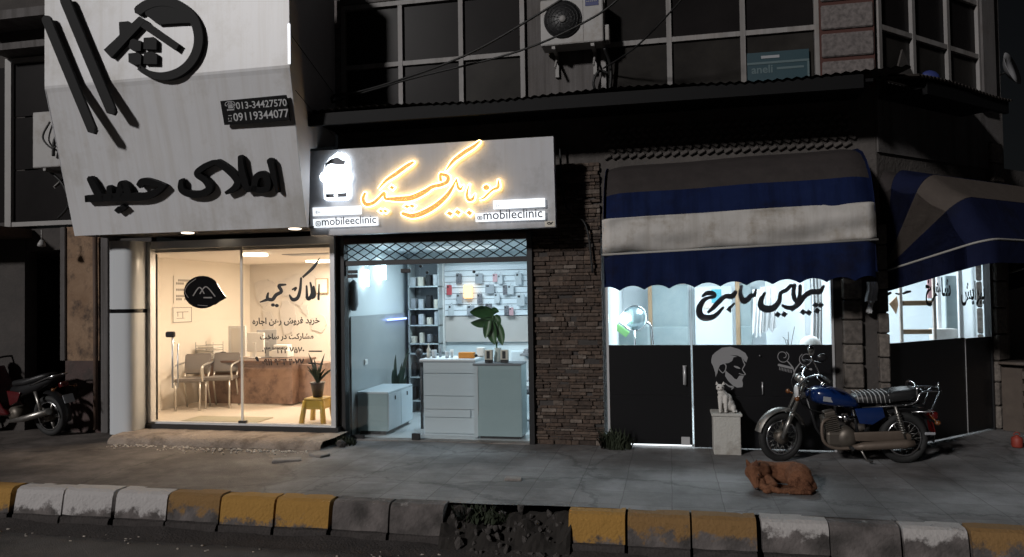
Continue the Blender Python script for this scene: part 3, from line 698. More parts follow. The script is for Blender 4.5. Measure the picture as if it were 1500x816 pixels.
# ------------------------------------------------------------------ rooms (inside walls)
def room(pre, pts, z0, z1, wall_m, floor_m, ceil_m, skip=()):
    """closed room from a plan; edges listed in skip are the glazed sides"""
    n = len(pts)
    for i in range(n):
        if i in skip: continue
        a, b_ = Vector((*pts[i], 0)), Vector((*pts[(i + 1) % n], 0)); d = (b_ - a).normalized(); nr = Vector((d.y, -d.x, 0)) * .06
        m = MB(); m.prism([a + Vector((0, 0, z0)), b_ + Vector((0, 0, z0)), b_ + Vector((0, 0, z1)), a + Vector((0, 0, z1))], nr)
        struct(pre + '_wall', m, wall_m if isinstance(wall_m, str) else wall_m.get(i, wall_m['*']))
    m = MB(); m.prism([(p[0], p[1], z0) for p in pts], (0, 0, -.05)); struct(pre + '_floor', m, floor_m)
    m = MB(); m.prism([(p[0], p[1], z1) for p in pts], (0, 0, .05)); struct(pre + '_ceiling', m, ceil_m)
room('office', [(-6.72, 8.46), (-4.03, 8.46), (-4.03, 11.8), (-7.24, 11.8), (-7.24, 8.72), (-6.72, 8.72)], .15, 2.36, {'*': 'office_wall', 2: 'office_back'}, 'office_floor', 'office_ceiling', skip=(0,))
room('clinic', [(-3.92, 8.60), (-1.60, 8.60), (-1.60, 10.8), (-3.92, 10.8)], .012, 2.40, {'*': 'clinic_wall'}, 'clinic_floor', 'clinic_wall', skip=(0,))
c1, c2 = ch(.09, -.1, 0), ch(2.32, -.1, 0)
room('barber', [(-.70, 8.62), (1.76, 8.62), (c1.x, c1.y), (c2.x, c2.y), (c2.x - .1, 11.6), (-.70, 11.6)], .02, 2.42, {'*': 'barber_wall', 1: 'barber_cream'}, 'clinic_floor', 'barber_wall', skip=(0, 2))

# ------------------------------------------------------------------ left neighbour
L = thing('neighbour_building', (-9, 8.6, 0), 'dark neighbouring building left of the white sign with a tall dark window', 'building')
m = MB(); m.box(-16, -8.62, 8.5, 8.7, 0, TOP); m.box(-8.62, -6.9, 8.5, 8.7, 5.12, TOP); m.box(-8.62, -7.95, 8.52, 8.7, 2.45, 2.75); obj('wall', m, 'grime_wall', L)
m = MB(); m.box(-7.95, -7.38, 8.5, 8.7, .95, 2.75); obj('stained_wall', m, 'stained_plaster', L, label='orange brown stained plaster strip beside the white column')
m = MB(); m.box(-7.95, -7.38, 8.48, 8.7, 0, .95); obj('wall_base', m, 'stained_base', L)
m = MB(); m.box(-7.385, -7.27, 8.46, 8.7, 0, 2.75, .008); m.box(-8.03, -7.95, 8.47, 8.7, .95, 2.75, .008); obj('wall_edge', m, 'upper_plaster', L)
m = MB(); m.box(-7.28, -6.72, 8.6, 8.7, 0, 2.7); obj('recess_wall', m, 'grime_wall', L)
m = MB(); m.tube([(-7.44, 8.44, .05), (-7.44, 8.44, 1.4), (-7.45, 8.44, 2.6)], .03, 8); obj('downpipe', m, 'rusty_steel', L)
xw = at(17, 150, 8.5).x
m = MB(); m.box(xw - .05, xw + .05, 8.44, 8.52, 2.78, 5.1); m.box(xw + .05, -6.9, 8.45, 8.52, 2.78, 2.84); m.box(xw + .05, -6.9, 8.45, 8.52, 5.04, 5.1)
f = obj('window', m, 'frame_grey', L)
for z0, z1 in ((2.85, 3.55), (3.57, 4.28), (4.30, 5.03)):
    q = MB(); q.box(xw + .05, -6.9, 8.49, 8.5, z0, z1); obj('pane', q, 'dark_pane', f)
q = MB(); q.box(-9.6, xw - .06, 8.495, 8.505, 2.85, 5.0); obj('pane', q, 'dark_pane', f)
m = MB(); m.box(-11, -8.0, 10.4, 10.5, 0, 2.6); m.box(-11, -8.0, 8.7, 10.4, 2.45, 2.5); m.box(-8.0, -7.95, 8.7, 10.4, 0, 2.5); obj('dark_interior', m, 'grime_wall', L)
m = MB(); m.box(-16, -8.5, 7.95, 8.5, 2.62, 2.74); m.box(-16, -8.5, 7.92, 7.97, 2.55, 2.76); obj('awning_ledge', m, 'rusty_steel', L)
m = MB(); m.box(-8.9, -7.0, 8.2, 8.5, 5.13, 5.22); m.box(-9.2, -6.9, 8.1, 8.5, 5.5, 5.62); obj('cornice', m, 'upper_plaster', L)
p = at(10, 397, 9.6); m = MB(); m.box(p.x - .07, p.x + .09, 9.58, 9.6, p.z - .03, p.z + .03); obj('notice', m, 'paper', L)
p = at(7, 408, 9.6); m = MB(); m.ell((p.x, 9.57, p.z), (.028, .02, .028)); obj('reflection_spot', m, 'soft_white', L)  # glowing dot painted in for a bright reflection, no lamp here
p = at(61, 357, 8.1); m = MB(); m.lathe([(.005, .05), (.02, .05), (.045, .0), (.05, -.03), (.01, -.045)], (p.x, p.y, p.z), 'Z', 14); m.tube([(p.x, p.y, p.z + .05), (p.x, p.y, p.z + .18)], .008)
obj('spotlight', m, 'ac_white', L)

# ------------------------------------------------------------------ office sign (folded white box)
SIGN_X0, SIGN_X1 = -7.13, -3.985
UP, FOLD, BOT = 7.30, 4.24, 2.545
S = thing('office_signboard', (-5.5, 7.9, BOT), 'tall folded white signboard with black house emblem and lettering over the office', 'sign')
FX = SIGN_X1 - SIGN_X0
m = MB()
m.sheet([[(SIGN_X0, UP, 5.75), (SIGN_X1, UP, 5.75)], [(SIGN_X0, UP, FOLD + .03), (SIGN_X1, UP, FOLD + .03)], [(SIGN_X0, UP + .004, FOLD), (SIGN_X1, UP + .004, FOLD)], [(SIGN_X0, UP + .02, FOLD - .045), (SIGN_X1 - .001, UP + .02, FOLD - .045)], [(SIGN_X0, 7.75, BOT), (SIGN_X1 - .05, 7.75, BOT)]], False)
obj('panel', m, 'white_panel', S)
m = MB()
for X, d in ((SIGN_X1, -.01), (SIGN_X0, .01)):
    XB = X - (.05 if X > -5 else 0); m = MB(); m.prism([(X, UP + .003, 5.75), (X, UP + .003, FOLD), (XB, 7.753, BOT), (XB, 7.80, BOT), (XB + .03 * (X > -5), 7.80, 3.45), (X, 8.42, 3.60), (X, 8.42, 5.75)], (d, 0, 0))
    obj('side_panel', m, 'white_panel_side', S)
m = MB(); m.tube([(SIGN_X1 + .004, UP + .05, 4.6), (SIGN_X1 + .004, 8.35, 4.25)], .004, 4); m.tube([(SIGN_X1 + .004, UP + .12, 4.02), (SIGN_X1 + .004, 8.35, 3.72)], .004, 4); obj('panel_seam', m, 'black_paint', S)
m = MB(); m.box(SIGN_X0 + .01, SIGN_X1 - .06, 7.76, 8.36, BOT + .01, BOT + .03); obj('soffit', m, 'grime_wall', S)
for px in (275, 432):
    q = at(px, 341, 7.95); m = MB(); m.lathe([(.05, .01), (.07, .008), (.075, 0), (.055, -.006), (.01, -.004)], (q.x, 7.95, BOT + .004), 'Z', 16); obj('downlight', m, 'lamp_warm', S)
m = MB(); m.box(SIGN_X1 - .015, SIGN_X1 + .006, UP - .006, UP + .012, 4.28, 4.72); obj('edge_glow', m, 'soft_white', S)  # glowing strip added for the bright line on the sign edge, no lamp
UPP = front(UP); BARP = front(UP - .06)
lown = Vector((0, -(FOLD - BOT), -(7.75 - UP))).normalized(); LOWP = Plane((0, 7.75, BOT), lown)
m = MB(); m.ink(BARP, [[(71, 30, 13), (104, 110, 13), (138, 192, 13)]], depth=.035, off=0); m.ink(BARP, [[(98, 2, 14), (132, 84, 14), (166, 164, 14)]], depth=.035, off=0)
for (x, y) in ((80, 52), (112, 36), (96, 90), (125, 68)): p = BARP.hit(x, y); m.cyl((p.x, UP + .002, p.z), (p.x, UP - .06, p.z), .008, seg=6)
obj('slanted_bar', m, 'black_letter', S, label='two black bars slanting across the left of the sign')
k = 6.278; o = (140, 0); E_ = MB()
arc = []
for a in range(-40, 221, 10):
    aa = R(a); t = (a + 40) / 260
    arc.append((640 + 332 * math.sin(aa), 370 - 342 * math.cos(aa), 88 - 14 * t if t < .8 else 77 - 150 * (t - .8)))
E_.ink(UPP, [arc], o, k, depth=.05, off=.004)
E_.fill(UPP, [(486, 150), (478, 112), (520, 75), (600, 38), (690, 28), (780, 52), (860, 110), (905, 170), (922, 222), (800, 226), (600, 238)], o, k, depth=.045, off=.004)
E_.fill(UPP, [(112, 475), (435, 170), (498, 205), (180, 548)], o, k, depth=.06, off=.004)
E_.fill(UPP, [(435, 168), (500, 215), (800, 425), (768, 482), (480, 285), (420, 240)], o, k, depth=.058, off=.004)
E_.fill(UPP, [(246, 218), (330, 210), (372, 240), (300, 345), (250, 335)], o, k, depth=.05, off=.004)
for q in ([(350, 385), (375, 370), (448, 392), (445, 482), (372, 480), (332, 450)], [(472, 362), (560, 356), (590, 385), (588, 470), (470, 465)], [(332, 505), (420, 497), (450, 520), (446, 606), (370, 606), (334, 585)], [(475, 496), (550, 488), (594, 512), (592, 602), (470, 600)]):
    E_.fill(UPP, q, o, k, depth=.05, off=.004)
obj('house_emblem', E_, 'black_letter', S)
k = 4.6875; o = (110, 210); T_ = MB()
T_.ink(LOWP, [
 [(1360, 118, 44), (1384, 220, 36), (1408, 326, 20)],
 [(1250, 308, 40), (1262, 236, 44), (1305, 208, 44), (1342, 250, 44), (1335, 305, 44), (1290, 316, 40), (1250, 308, 40), (1195, 312, 42)],
 [(1156, 92, 30), (1165, 180, 44), (1186, 262, 48), (1205, 312, 42)],
 [(1003, 128, 44), (1075, 180, 46), (1135, 250, 46), (1120, 300, 44), (1055, 338, 22)],
 [(972, 128, 36), (905, 160, 40), (862, 205, 42), (920, 252, 44), (945, 305, 48), (895, 340, 48), (810, 342, 46), (755, 310, 42), (752, 248, 28)],
 [(640, 288, 22), (560, 268, 44), (492, 258, 48), (462, 290, 34)],
 [(640, 288, 22), (570, 335, 46), (490, 360, 52), (380, 362, 56), (270, 366, 52), (180, 372, 50), (98, 376, 46)],
 [(395, 352, 44), (372, 290, 48), (345, 278, 46), (330, 350, 44)],
 [(262, 300, 34), (268, 362, 46)],
 [(132, 240, 40), (168, 310, 46), (200, 368, 50)]], o, k, depth=.06, off=.012)
for x, y in ((322, 455), (352, 438)): T_.fill(LOWP, [(x - 30, y), (x - 5, y - 26), (x + 28, y), (x - 2, y + 24)], o, k, depth=.05, off=.012)
obj('lettering', T_, 'black_letter', S)
m = MB(); m.fill(LOWP, [(327, 148), (422, 139), (428, 177), (333, 183)], depth=.03, off=.03); pl = obj('phone_plate', m, 'black_letter', S)
PP = Plane(LOWP.p + LOWP.n * .062, LOWP.n); m = MB()
for s_, a, b_ in (('☎013-34427570', (331, 163.5), (421, 157.5)), ('09119344077', (343, 178), (424, 171.5))):
    A, Bq = PP.hit(*a), PP.hit(*b_); u = Bq - A; m.text(s_, A, u, PP.n.cross(u).normalized() * (1 if PP.n.cross(u).z > 0 else -1), width=u.length, depth=.002, bold=.012)
m.ink(PP, [[(335, 169.5, 1), (339, 169.2, 1)], [(335, 177.5, 1), (339.3, 177.2, 1)], [(335, 173, .8), (335, 175, .8)], [(339, 172.6, .8), (339.2, 175, .8)]], depth=.002, off=0)
obj('phone_number', m, 'grey_text', pl)

# ------------------------------------------------------------------ white column
pl_, pr_ = at(161, 600, 8.16).x, at(217, 600, 8.38).x; cxm = (pl_ + pr_) / 2; rr = (pr_ - pl_) / 2
C = thing('white_column', (cxm, 8.2, 0), 'glossy white rounded column with a black band left of the lit office', 'column')
def halfcol(z0, z1, r_, yoff=0):
    m = MB(); pts = []
    for k in range(25):
        a = math.pi * k / 24; c_ = math.cos(a); pts.append((cxm - r_ * math.copysign(abs(c_) ** .55, c_), 8.30 - .22 * (r_ / rr) * math.sin(a) ** .55, z0))
    pts += [(cxm + r_, 8.44, z0), (cxm - r_, 8.44, z0)]
    m.prism(pts, (0, 0, z1 - z0), True)
    return m
obj('shaft', halfcol(.06, 1.585, rr), 'column_white', C); obj('shaft', halfcol(1.635, 2.50, rr), 'column_white', C); obj('black_band', halfcol(1.586, 1.634, rr * .985), 'black_gloss', C)
m = MB(); m.box(cxm - rr * .9, cxm + rr * .9, 8.12, 8.44, 0, .06); obj('foot', m, 'grime_wall', C)

# ------------------------------------------------------------------ office step and shop front
gx0, gx1 = -6.55, -4.05
m = MB()
rows = []
for (y, z) in ((7.80, 0), (7.82, .055), (7.88, .09), (8.05, .10), (8.44, .105)):
    rows.append([(-6.72 + (2.85) * i / 24 + (0.0 if y > 7.9 else .06 * math.sin(i)), y + .012 * math.sin(i * 1.9), z + .004 * math.sin(i * 2.3)) for i in range(25)])
m.sheet(rows); obj('doorstep', m, 'rough_concrete', None, label='rough worn concrete doorstep in front of the office', cat='step', base=(-5.3, 8, 0))
O = thing('office_shopfront', (-5.3, 8.4, .1), 'brightly lit glazed office front with black lettering on the glass', 'shopfront')
GZ0, GZ1 = .175, 2.40
m = MB(); m.box(gx0 - .05, gx0, 8.36, 8.46, .1, 2.5); m.box(gx1, gx1 + .06, 8.36, 8.46, .1, 2.5); m.box(gx0, gx1, 8.37, 8.45, GZ1, 2.5); obj('frame', m, 'alu', O)
m = MB(); m.box(-6.612, gx0 - .052, 8.37, 8.455, .02, 2.5); obj('jamb', m, 'rusty_steel', O); m = MB(); m.box(gx1 + .062, -3.985, 8.40, 8.47, 0, 2.5); obj('jamb', m, 'rusty_steel', O)
m = MB(); m.box(gx0 - .1, gx1 + .1, 8.33, 8.46, .105, .165); obj('sill', m, 'black_paint', O)
m = MB(); m.box(gx0, gx1, 8.37, 8.45, .166, .185); obj('track', m, 'alu', O)
dv = at(355, 500, 8.4).x
for a, b_, y in ((gx0 + .004, dv + .02, 8.392), (dv - .02, gx1 - .004, 8.412)):
    m = MB(); m.box(a, b_, y, y + .008, GZ0 + .01, GZ1); g_ = obj('glass_pane', m, 'clear_glass', O)
    e = MB(); e.box(dv - .012 if a < -6 else dv - .03, dv + .012 if a < -6 else dv - .016, y - .003, y + .011, GZ0 + .01, GZ1 - .004); obj('edge_strip', e, 'office_wall', g_)
p = at(355, 618, 8.39); m = MB(); m.box(p.x - .05, p.x + .05, 8.38, 8.425, GZ0 + .006, GZ0 + .04); obj('glass_clamp', m, 'black_paint', O)
hx = at(252, 490, 8.34); m = MB(); m.tube([(hx.x, 8.35, hx.z - .02), (hx.x, 8.35, .62)], .012, 8); m.tube([(hx.x + .07, 8.36, hx.z - .12), (hx.x + .07, 8.36, .62)], .010, 8); m.tube([(hx.x, 8.35, .75), (hx.x, 8.395, .75)], .01); m.tube([(hx.x, 8.35, 1.2), (hx.x, 8.395, 1.2)], .01)
h_ = obj('handle', m, 'alu', O); m = MB(); m.obox((hx.x - .03, 8.35, hx.z), (.12, .06, .075), None, .02, 2); obj('knob', m, 'black_rubber', h_)
GP = front(8.386); k = 4.533; o = (360, 370); m = MB()
m.ink(GP, [[(490, 38, 6), (450, 98, 20), (378, 165, 14)], [(368, 170, 14), (362, 245, 19), (345, 300, 24), (312, 312, 24), (290, 280, 9)], [(312, 245, 12), (335, 234, 14), (325, 255, 10)],
 [(430, 200, 12), (442, 270, 22), (420, 308, 24), (402, 290, 16)], [(452, 225, 12), (458, 282, 20), (436, 304, 20)], [(405, 222, 12), (408, 300, 20)], [(488, 212, 9), (484, 312, 16)],
 [(266, 213, 12), (222, 220, 22), (238, 258, 22), (202, 282, 24), (178, 312, 24), (146, 304, 22), (150, 268, 12)], [(150, 310, 22), (95, 330, 8)], [(182, 348, 24)], [(208, 352, 24)],
], o, k, depth=.002, off=.001); LINES = ([[(422, 655, 9), (504, 655, 9)]], [[(420, 736, 9), (508, 740, 10)]], [[(72, 700, 20), (82, 718, 14)]])
def gtext(m, plane, s_, px0, pybase, px1, bold=.018):
    A, Bq = plane.hit(px0, pybase[0]), plane.hit(px1, pybase[1]); u = Bq - A; v = u.cross(Vector((0, 1, 0)))
    v = plane.n.cross(u); v = v if v.z > 0 else -v
    m.text(s_, A, u, v, width=u.length, depth=.003, bold=bold)
obj('shop_name', m, 'black_paint', O); m = MB(); gtext(m, GP, shape('خرید فروش رهن اجاره'), 370, (478, 476.5), 468.5, .03)
obj('services_line', m, 'black_paint', O); m = MB(); gtext(m, GP, shape('مشارکت در ساخت'), 381, (500, 499), 459.5, .03)
obj('services_line', m, 'black_paint', O); m = MB(); m.ink(GP, LINES[0], o, k, depth=.002, off=.001); gtext(m, GP, '۰۱۳ ۳۴۴۲ ۷۵۷۰', 384, (518, 517.4), 446, .035); obj('phone_line', m, 'black_paint', O); m = MB(); m.ink(GP, LINES[1] + LINES[2], o, k, depth=.002, off=.001); gtext(m, GP, '۰۹۱۱ ۹۳۴ ۴۰۷۷', 384, (535.5, 535), 446, .035); obj('phone_line', m, 'black_paint', O)
m = MB(); cx_, cy_ = 296.5, 428; tp = [(cx_ + 27 * math.cos(R(a)), cy_ + 24 * math.sin(R(a))) for a in range(50, 330, 14)]
tp += [(318, 414.5), (324, 425), (332, 436.5), (322, 442), (315, 447)]
m.fill(GP, tp, depth=.004, off=.001); st_ = obj('sticker', m, 'black_gloss', O)
m = MB(); Q2 = front(8.379); m.ink(Q2, [[(283, 433, 1.6), (292, 421, 1.6), (299, 430, 1.6)], [(293, 430, 1.6), (302, 420, 1.6), (315, 434, 1.6)], [(299, 436, 2), (310, 436, 2)], [(276, 436, .7), (271, 427, .7), (276, 417, .7), (287, 408.5, .7)], [(290, 447, .8), (304, 448, .8)]], depth=.001, off=0)
obj('sticker_emblem', m, 'chair_pad', st_)
# ------------------------------------------------------------------ neon clinic signboard
SX0, SX1, SZ0, SZ1 = -4.115, -1.203, 2.468, 3.455
KN = Vector((0, -1, -.06)).normalized(); SP = Plane((0, 8.0, SZ0), KN)
def sy(z): return 8.0 - (z - SZ0) * .06
K = thing('clinic_signboard', ((SX0 + SX1) / 2, 8.1, SZ0), 'grey signboard with glowing yellow script and a white lit phone emblem over the clinic', 'sign')
m = MB(); pts = [(SX0, sy(SZ0), SZ0), (SX0, sy(SZ1), SZ1), (SX0, sy(SZ1) + .12, SZ1), (SX0, sy(SZ0) + .12, SZ0)]
m.prism(pts, (SX1 - SX0, 0, 0)); obj('panel', m, 'clinic_panel', K)
for x in (-3.6, -2.6, -1.6):
    m = MB(); m.tube([(x, 8.05, SZ1 - .1), (x, 8.52, SZ1 + .12)], .016); m.tube([(x, 8.05, SZ0 + .1), (x, 8.52, SZ0 + .1)], .016); obj('bracket', m, 'rusty_steel', K)
k = 5.626; o = (520, 195)
neon = [
 [(490, 245, 38), (440, 275, 48), (350, 340, 50), (270, 395, 42), (208, 465, 26)],
 [(1035, 76, 34), (985, 118, 46), (920, 158, 50), (830, 225, 46), (780, 285, 34), (758, 318, 20)],
 [(97, 500, 38), (82, 545, 44), (105, 588, 48), (160, 580, 46), (215, 535, 42), (255, 495, 40), (262, 540, 40), (302, 545, 46), (380, 545, 58), (480, 535, 62), (580, 490, 58), (650, 446, 48), (720, 430, 48), (772, 402, 50), (776, 362, 48), (735, 345, 44), (716, 345, 40), (718, 396, 44)],
 [(408, 665, 46), (480, 684, 56), (560, 665, 60), (660, 612, 60), (750, 538, 54), (808, 462, 44), (848, 378, 22)],
 [(848, 380, 24), (858, 440, 40), (880, 466, 40), (902, 432, 22)],
 [(953, 424, 22), (934, 500, 38), (945, 550, 44), (980, 545, 42), (996, 503, 22)],
 [(1190, 392, 28), (1188, 448, 44), (1145, 470, 36), (1105, 505, 36), (1070, 538, 34), (1034, 550, 24)],
 [(1092, 452, 66)]]
inner = [[(x, y, max(w - 17, 5)) for (x, y, w) in s_] for s_ in neon]
dia = [(318, 452, 36, 32), (228, 645, 36, 28), (264, 645, 36, 28), (440, 608, 42, 30), (484, 604, 42, 30), (792, 665, 44, 36), (858, 655, 44, 38), (953, 660, 42, 38)]
m = MB(); m.ink(SP, neon, o, k, depth=.012, off=.035)
for x, y, a, b_ in dia: m.fill(SP, [(x - a, y), (x - a * .2, y - b_), (x + a, y - 3), (x + a * .2, y + b_)], o, k, depth=.012, off=.035)
ne = obj('neon_script', m, 'neon_edge', K)
m = MB(); m.ink(SP, inner, o, k, depth=.006, off=.0495)
for x, y, a, b_ in dia: a -= 15; b_ -= 14; m.fill(SP, [(x - a, y), (x - a * .2, y - b_), (x + a, y - 3), (x + a * .2, y + b_)], o, k, depth=.006, off=.0495)
obj('letter_face', m, 'neon_face', ne)
k = 5.265; o = (440, 195)
body = [(200, 250), (238, 195), (288, 158), (300, 148), (312, 162), (330, 150), (345, 168), (360, 160), (388, 190), (394, 250), (388, 295), (412, 330), (408, 365), (392, 385), (398, 420), (396, 500), (380, 518), (215, 522), (196, 508), (190, 385), (166, 365), (160, 335), (175, 308), (192, 300)]
m = MB(); m.fill(SP, body, o, k, depth=.012, off=.03); em = obj('phone_emblem', m, 'led_white', K)
m = MB(); m.fill(SP, [(203, 278), (206, 240), (245, 205), (292, 190), (310, 196), (335, 212), (360, 218), (352, 244), (300, 246), (250, 238), (222, 248)], o, k, depth=.004, off=.043); obj('hair_mark', m, 'emblem_grey', em)
m = MB(); m.fill(SP, [(204, 430), (212, 472), (275, 470), (270, 486), (280, 498), (212, 500)], o, k, depth=.004, off=.043); obj('phone_mark', m, 'emblem_grey', em)
m = MB(); m.fill(SP, [(362, 405), (368, 405), (368, 494), (298, 496), (304, 484), (298, 468), (360, 464)], o, k, depth=.004, off=.043); obj('phone_mark', m, 'emblem_grey', em)
def plate(q, o, k, txt=None, icon=True):
    m = MB(); m.fill(SP, q, o, k, depth=.01, off=.03); p_ = obj('lit_plate', m, 'plate_white', K)
    x0, y0 = q[0]; h = q[3][1] - q[0][1]; m = MB()
    T2 = Plane(SP.p + SP.n * .041, SP.n)
    if txt:
        fx, fy = q[3]; gx, gy = q[2]
        ax, ay = o[0] + (fx + h * .80) / k, o[1] + (fy - h * .26) / k; bx, by = o[0] + (gx - h * .35) / k, o[1] + (gy - h * .26) / k
        gtext(m, T2, txt, ax, (ay, by), bx, .012)
    s_ = h / k
    X, Y = o[0] + (x0 + h * .42) / k, o[1] + (y0 + h * .52) / k
    if icon == 'insta':
        r_ = s_ * .24; m.ink(T2, [[(X + r_ * a, Y + r_ * b_, s_ * .09) for a, b_ in ((-1, -.6), (-.6, -1), (.6, -1), (1, -.6), (1, .6), (.6, 1), (-.6, 1), (-1, .6), (-1, -.6))]], depth=.001, off=0)
        m.ink(T2, [[(X + r_ * .45 * math.cos(a), Y + r_ * .45 * math.sin(a), s_ * .07) for a in [j * .785 for j in range(9)]]], depth=.001, off=0)
    elif icon == 'camera':
        r_ = s_ * .25; m.ink(T2, [[(X - r_, Y - r_ * .6, s_ * .1), (X + r_, Y - r_ * .6, s_ * .1)], [(X - r_, Y + r_ * .6, s_ * .1), (X + r_, Y + r_ * .6, s_ * .1)], [(X - r_, Y - r_ * .6, s_ * .1), (X - r_, Y + r_ * .6, s_ * .1)], [(X + r_, Y - r_ * .6, s_ * .1), (X + r_, Y + r_ * .6, s_ * .1)], [(X, Y, s_ * .2)]], depth=.001, off=0)
    else:
        r_ = s_ * .17; m.ink(T2, [[(X + r_ * math.cos(a), Y + r_ * math.sin(a), s_ * .07) for a in (-2, -2.6, -3.14, 2.6, 2)], [(X + r_ * .9, Y, s_ * .14)]], depth=.001, off=0)
    obj('plate_text', m, 'emblem_grey', p_)
plate([(106, 576), (478, 562), (480, 626), (109, 642)], o, k, None, 'dot'); plate([(109, 664), (606, 648), (610, 712), (113, 732)], o, k, 'mobileeclinic', 'insta')
k = 5.1; o = (640, 190)
plate([(426, 532), (810, 512), (812, 577), (428, 596)], o, k, None, 'dot'); plate([(294, 626), (810, 608), (812, 672), (297, 690)], o, k, 'mobileclinic', 'camera')
m = MB(); m.fill(SP, [(806, 684), (880, 680), (882, 722), (808, 726)], o, k, depth=.003, off=.001); s_ = obj('maker_label', m, 'box_cream', K)
m = MB(); m.ink(Plane(SP.p + SP.n * .0045, SP.n), [[(825, 700, 8), (838, 692, 8), (850, 700, 9), (865, 690, 7)], [(830, 708, 5), (860, 704, 5)]], o, k, depth=.001, off=0); obj('label_mark', m, 'black_paint', s_)

# little lit spots under the canopy between the signs
m = MB(); q = at(455, 169, 8.15)
for dx, dz in ((-.02, .02), (.02, -.01), (.07, -.012), (.11, -.02)): m.ell((q.x + dx, 8.15, q.z + dz), (.02, .012, .012))
tag(obj('spot_lamp', m, 'soft_white', None), 'row of tiny white lamps between the two signs under the canopy', 'lamp')

# ------------------------------------------------------------------ clinic shop front
X0, X1 = -3.90, -1.615
D = thing('clinic_shopfront', (-2.75, 8.52, 0), 'cool lit clinic front of frameless glass under a black scissor lattice', 'shopfront')
m = MB(); m.box(X0 - .075, X0, 8.44, 8.56, 0, 2.46); obj('post', m, 'black_paint', D); m = MB(); m.box(X1, X1 + .06, 8.44, 8.56, 0, 2.46); obj('post', m, 'black_paint', D)
m = MB(); m.box(X0, X1, 8.44, 8.56, 2.39, 2.46); obj('lintel', m, 'rusty_steel', D)
m = MB(); m.box(X0, X1, 8.46, 8.54, 2.125, 2.185, .004); obj('transom_bar', m, 'black_paint', D)
m = MB(); n = 14; w = (X1 - X0) / n; za, zb = 2.19, 2.385
for i in range(-1, n + 1):
    for s_ in (1, -1):
        xa_, xb_ = X0 + i * w, X0 + (i + 2) * w
        if s_ < 0: xa_, xb_ = xb_, xa_
        A, Bq = Vector((xa_, 8.49 + .006 * s_, za)), Vector((xb_, 8.49 + .006 * s_, zb))
        t0, t1 = 0, 1
        for lim, sg in ((X0, 1), (X1, -1)):
            d = Bq.x - A.x; tl = (lim - A.x) / d
            if (d > 0) == (sg > 0): t0 = max(t0, tl)
            else: t1 = min(t1, tl)
        if t1 - t0 > .05: m.tube([A.lerp(Bq, t0), A.lerp(Bq, t1)], .007, 6)
obj('scissor_lattice', m, 'black_paint', D)
m = MB(); m.box(X0, X1, 8.535, 8.54, 2.186, 2.389); obj('transom_glass', m, 'clear_glass', D)
xs_ = [X0, at(616, 500, 8.5).x, at(694, 500, 8.5).x, X1]
for a, b_, y in ((xs_[0], xs_[1] - .004, 8.50), (xs_[1] + .004, X1, 8.505)):
    m = MB(); m.box(a + .003, b_ - .003, y, y + .01, .012, 2.122); obj('glass_panel', m, 'clear_glass', D)
def patch(x0, y0, x1, y1, nm='patch_fitting', mt='black_paint'):
    a, b_ = at(x0, y0, 8.49), at(x1, y1, 8.49); m = MB(); m.box(a.x, b_.x, 8.485, 8.52, b_.z, a.z, .004); obj(nm, m, mt, D)
patch(509, 396, 523, 400.5); patch(509, 402, 523, 407); patch(587, 394, 601, 399.5); patch(603, 635, 615, 648); patch(513, 637, 533, 645)
for x, y in ((616, 390), (625.5, 399), (694, 398), (697, 521)):
    q = at(x, y, 8.49); m = MB(); m.lathe([(.004, -.012), (.018, -.01), (.018, .012), (.004, .013)], (q.x, 8.497, q.z), 'Y', 12); obj('glass_bolt', m, 'black_paint', D)
m = MB(); m.box(X0, X1, 8.44, 8.6, -.01, .010); obj('threshold', m, 'concrete', D)
m = MB(); a = at(506, 388, 8.47); m.tube([(a.x, 8.47, 2.19), (a.x, 8.47, 2.0)], .012); obj('lock_bar', m, 'black_paint', D)
a = at(514, 378, 8.62); m = MB(); q = at(516, 432, 8.62)
m.tube([(a.x, 8.62, 2.05), (q.x, 8.62, q.z + .2)], .006); m.lathe([(.01, .19), (.045, .15), (.055, 0), (.06, -.12), (.03, -.2)], (q.x, 8.66, q.z), 'Z', 12)
tag(obj('hanging_bag', m, 'case_grey', None), 'small grey bag hanging inside at the left edge of the clinic glass', 'bag')

# clinic interior
def ib(px0, py0, px1, py1, Y, dep):
    a, b_ = at(px0, py0, Y), at(px1, py1, Y); return a.x, b_.x, Y, Y + dep, b_.z, a.z
m = MB(); m.box(-3.905, -3.895, 8.62, 10.78, .012, 1.50); struct('clinic_wall_tiles', m, 'clinic_tile')
BY = 10.78
W_ = thing('slat_wall', (-2.1, BY, 1.2), 'white slatted display wall hung with phone cases', 'display wall')
a, b_ = at(651, 396, BY - .05), at(786, 462, BY - .05)
n = 9; zt, zb = 2.20, b_.z
for i in range(n):
    z1 = zt - (zt - zb) * i / n; z0 = zt - (zt - zb) * (i + 1) / n
    m = MB(); m.box(a.x, -1.62, BY - .05, BY - .02, z0 + .008, z1); obj('slat', m, 'slat_white', W_)
m = MB(); m.box(a.x, -1.62, BY - .02, BY - .004, zb, zt); obj('backing', m, 'shelf_grey', W_)
m = MB(); m.box(a.x, -1.62, BY - .03, BY - .004, 1.05, zb - .003); struct('clinic_wall_dado', m, 'clinic_beige')
p = at(647, 450, BY - .1); m = MB(); m.box(p.x - .045, p.x + .03, BY - .12, BY - .01, .9, 2.3, .004); tag(obj('white_post', m, 'white_plastic', None), 'white upright post between the shelves and the phone case wall', 'post')
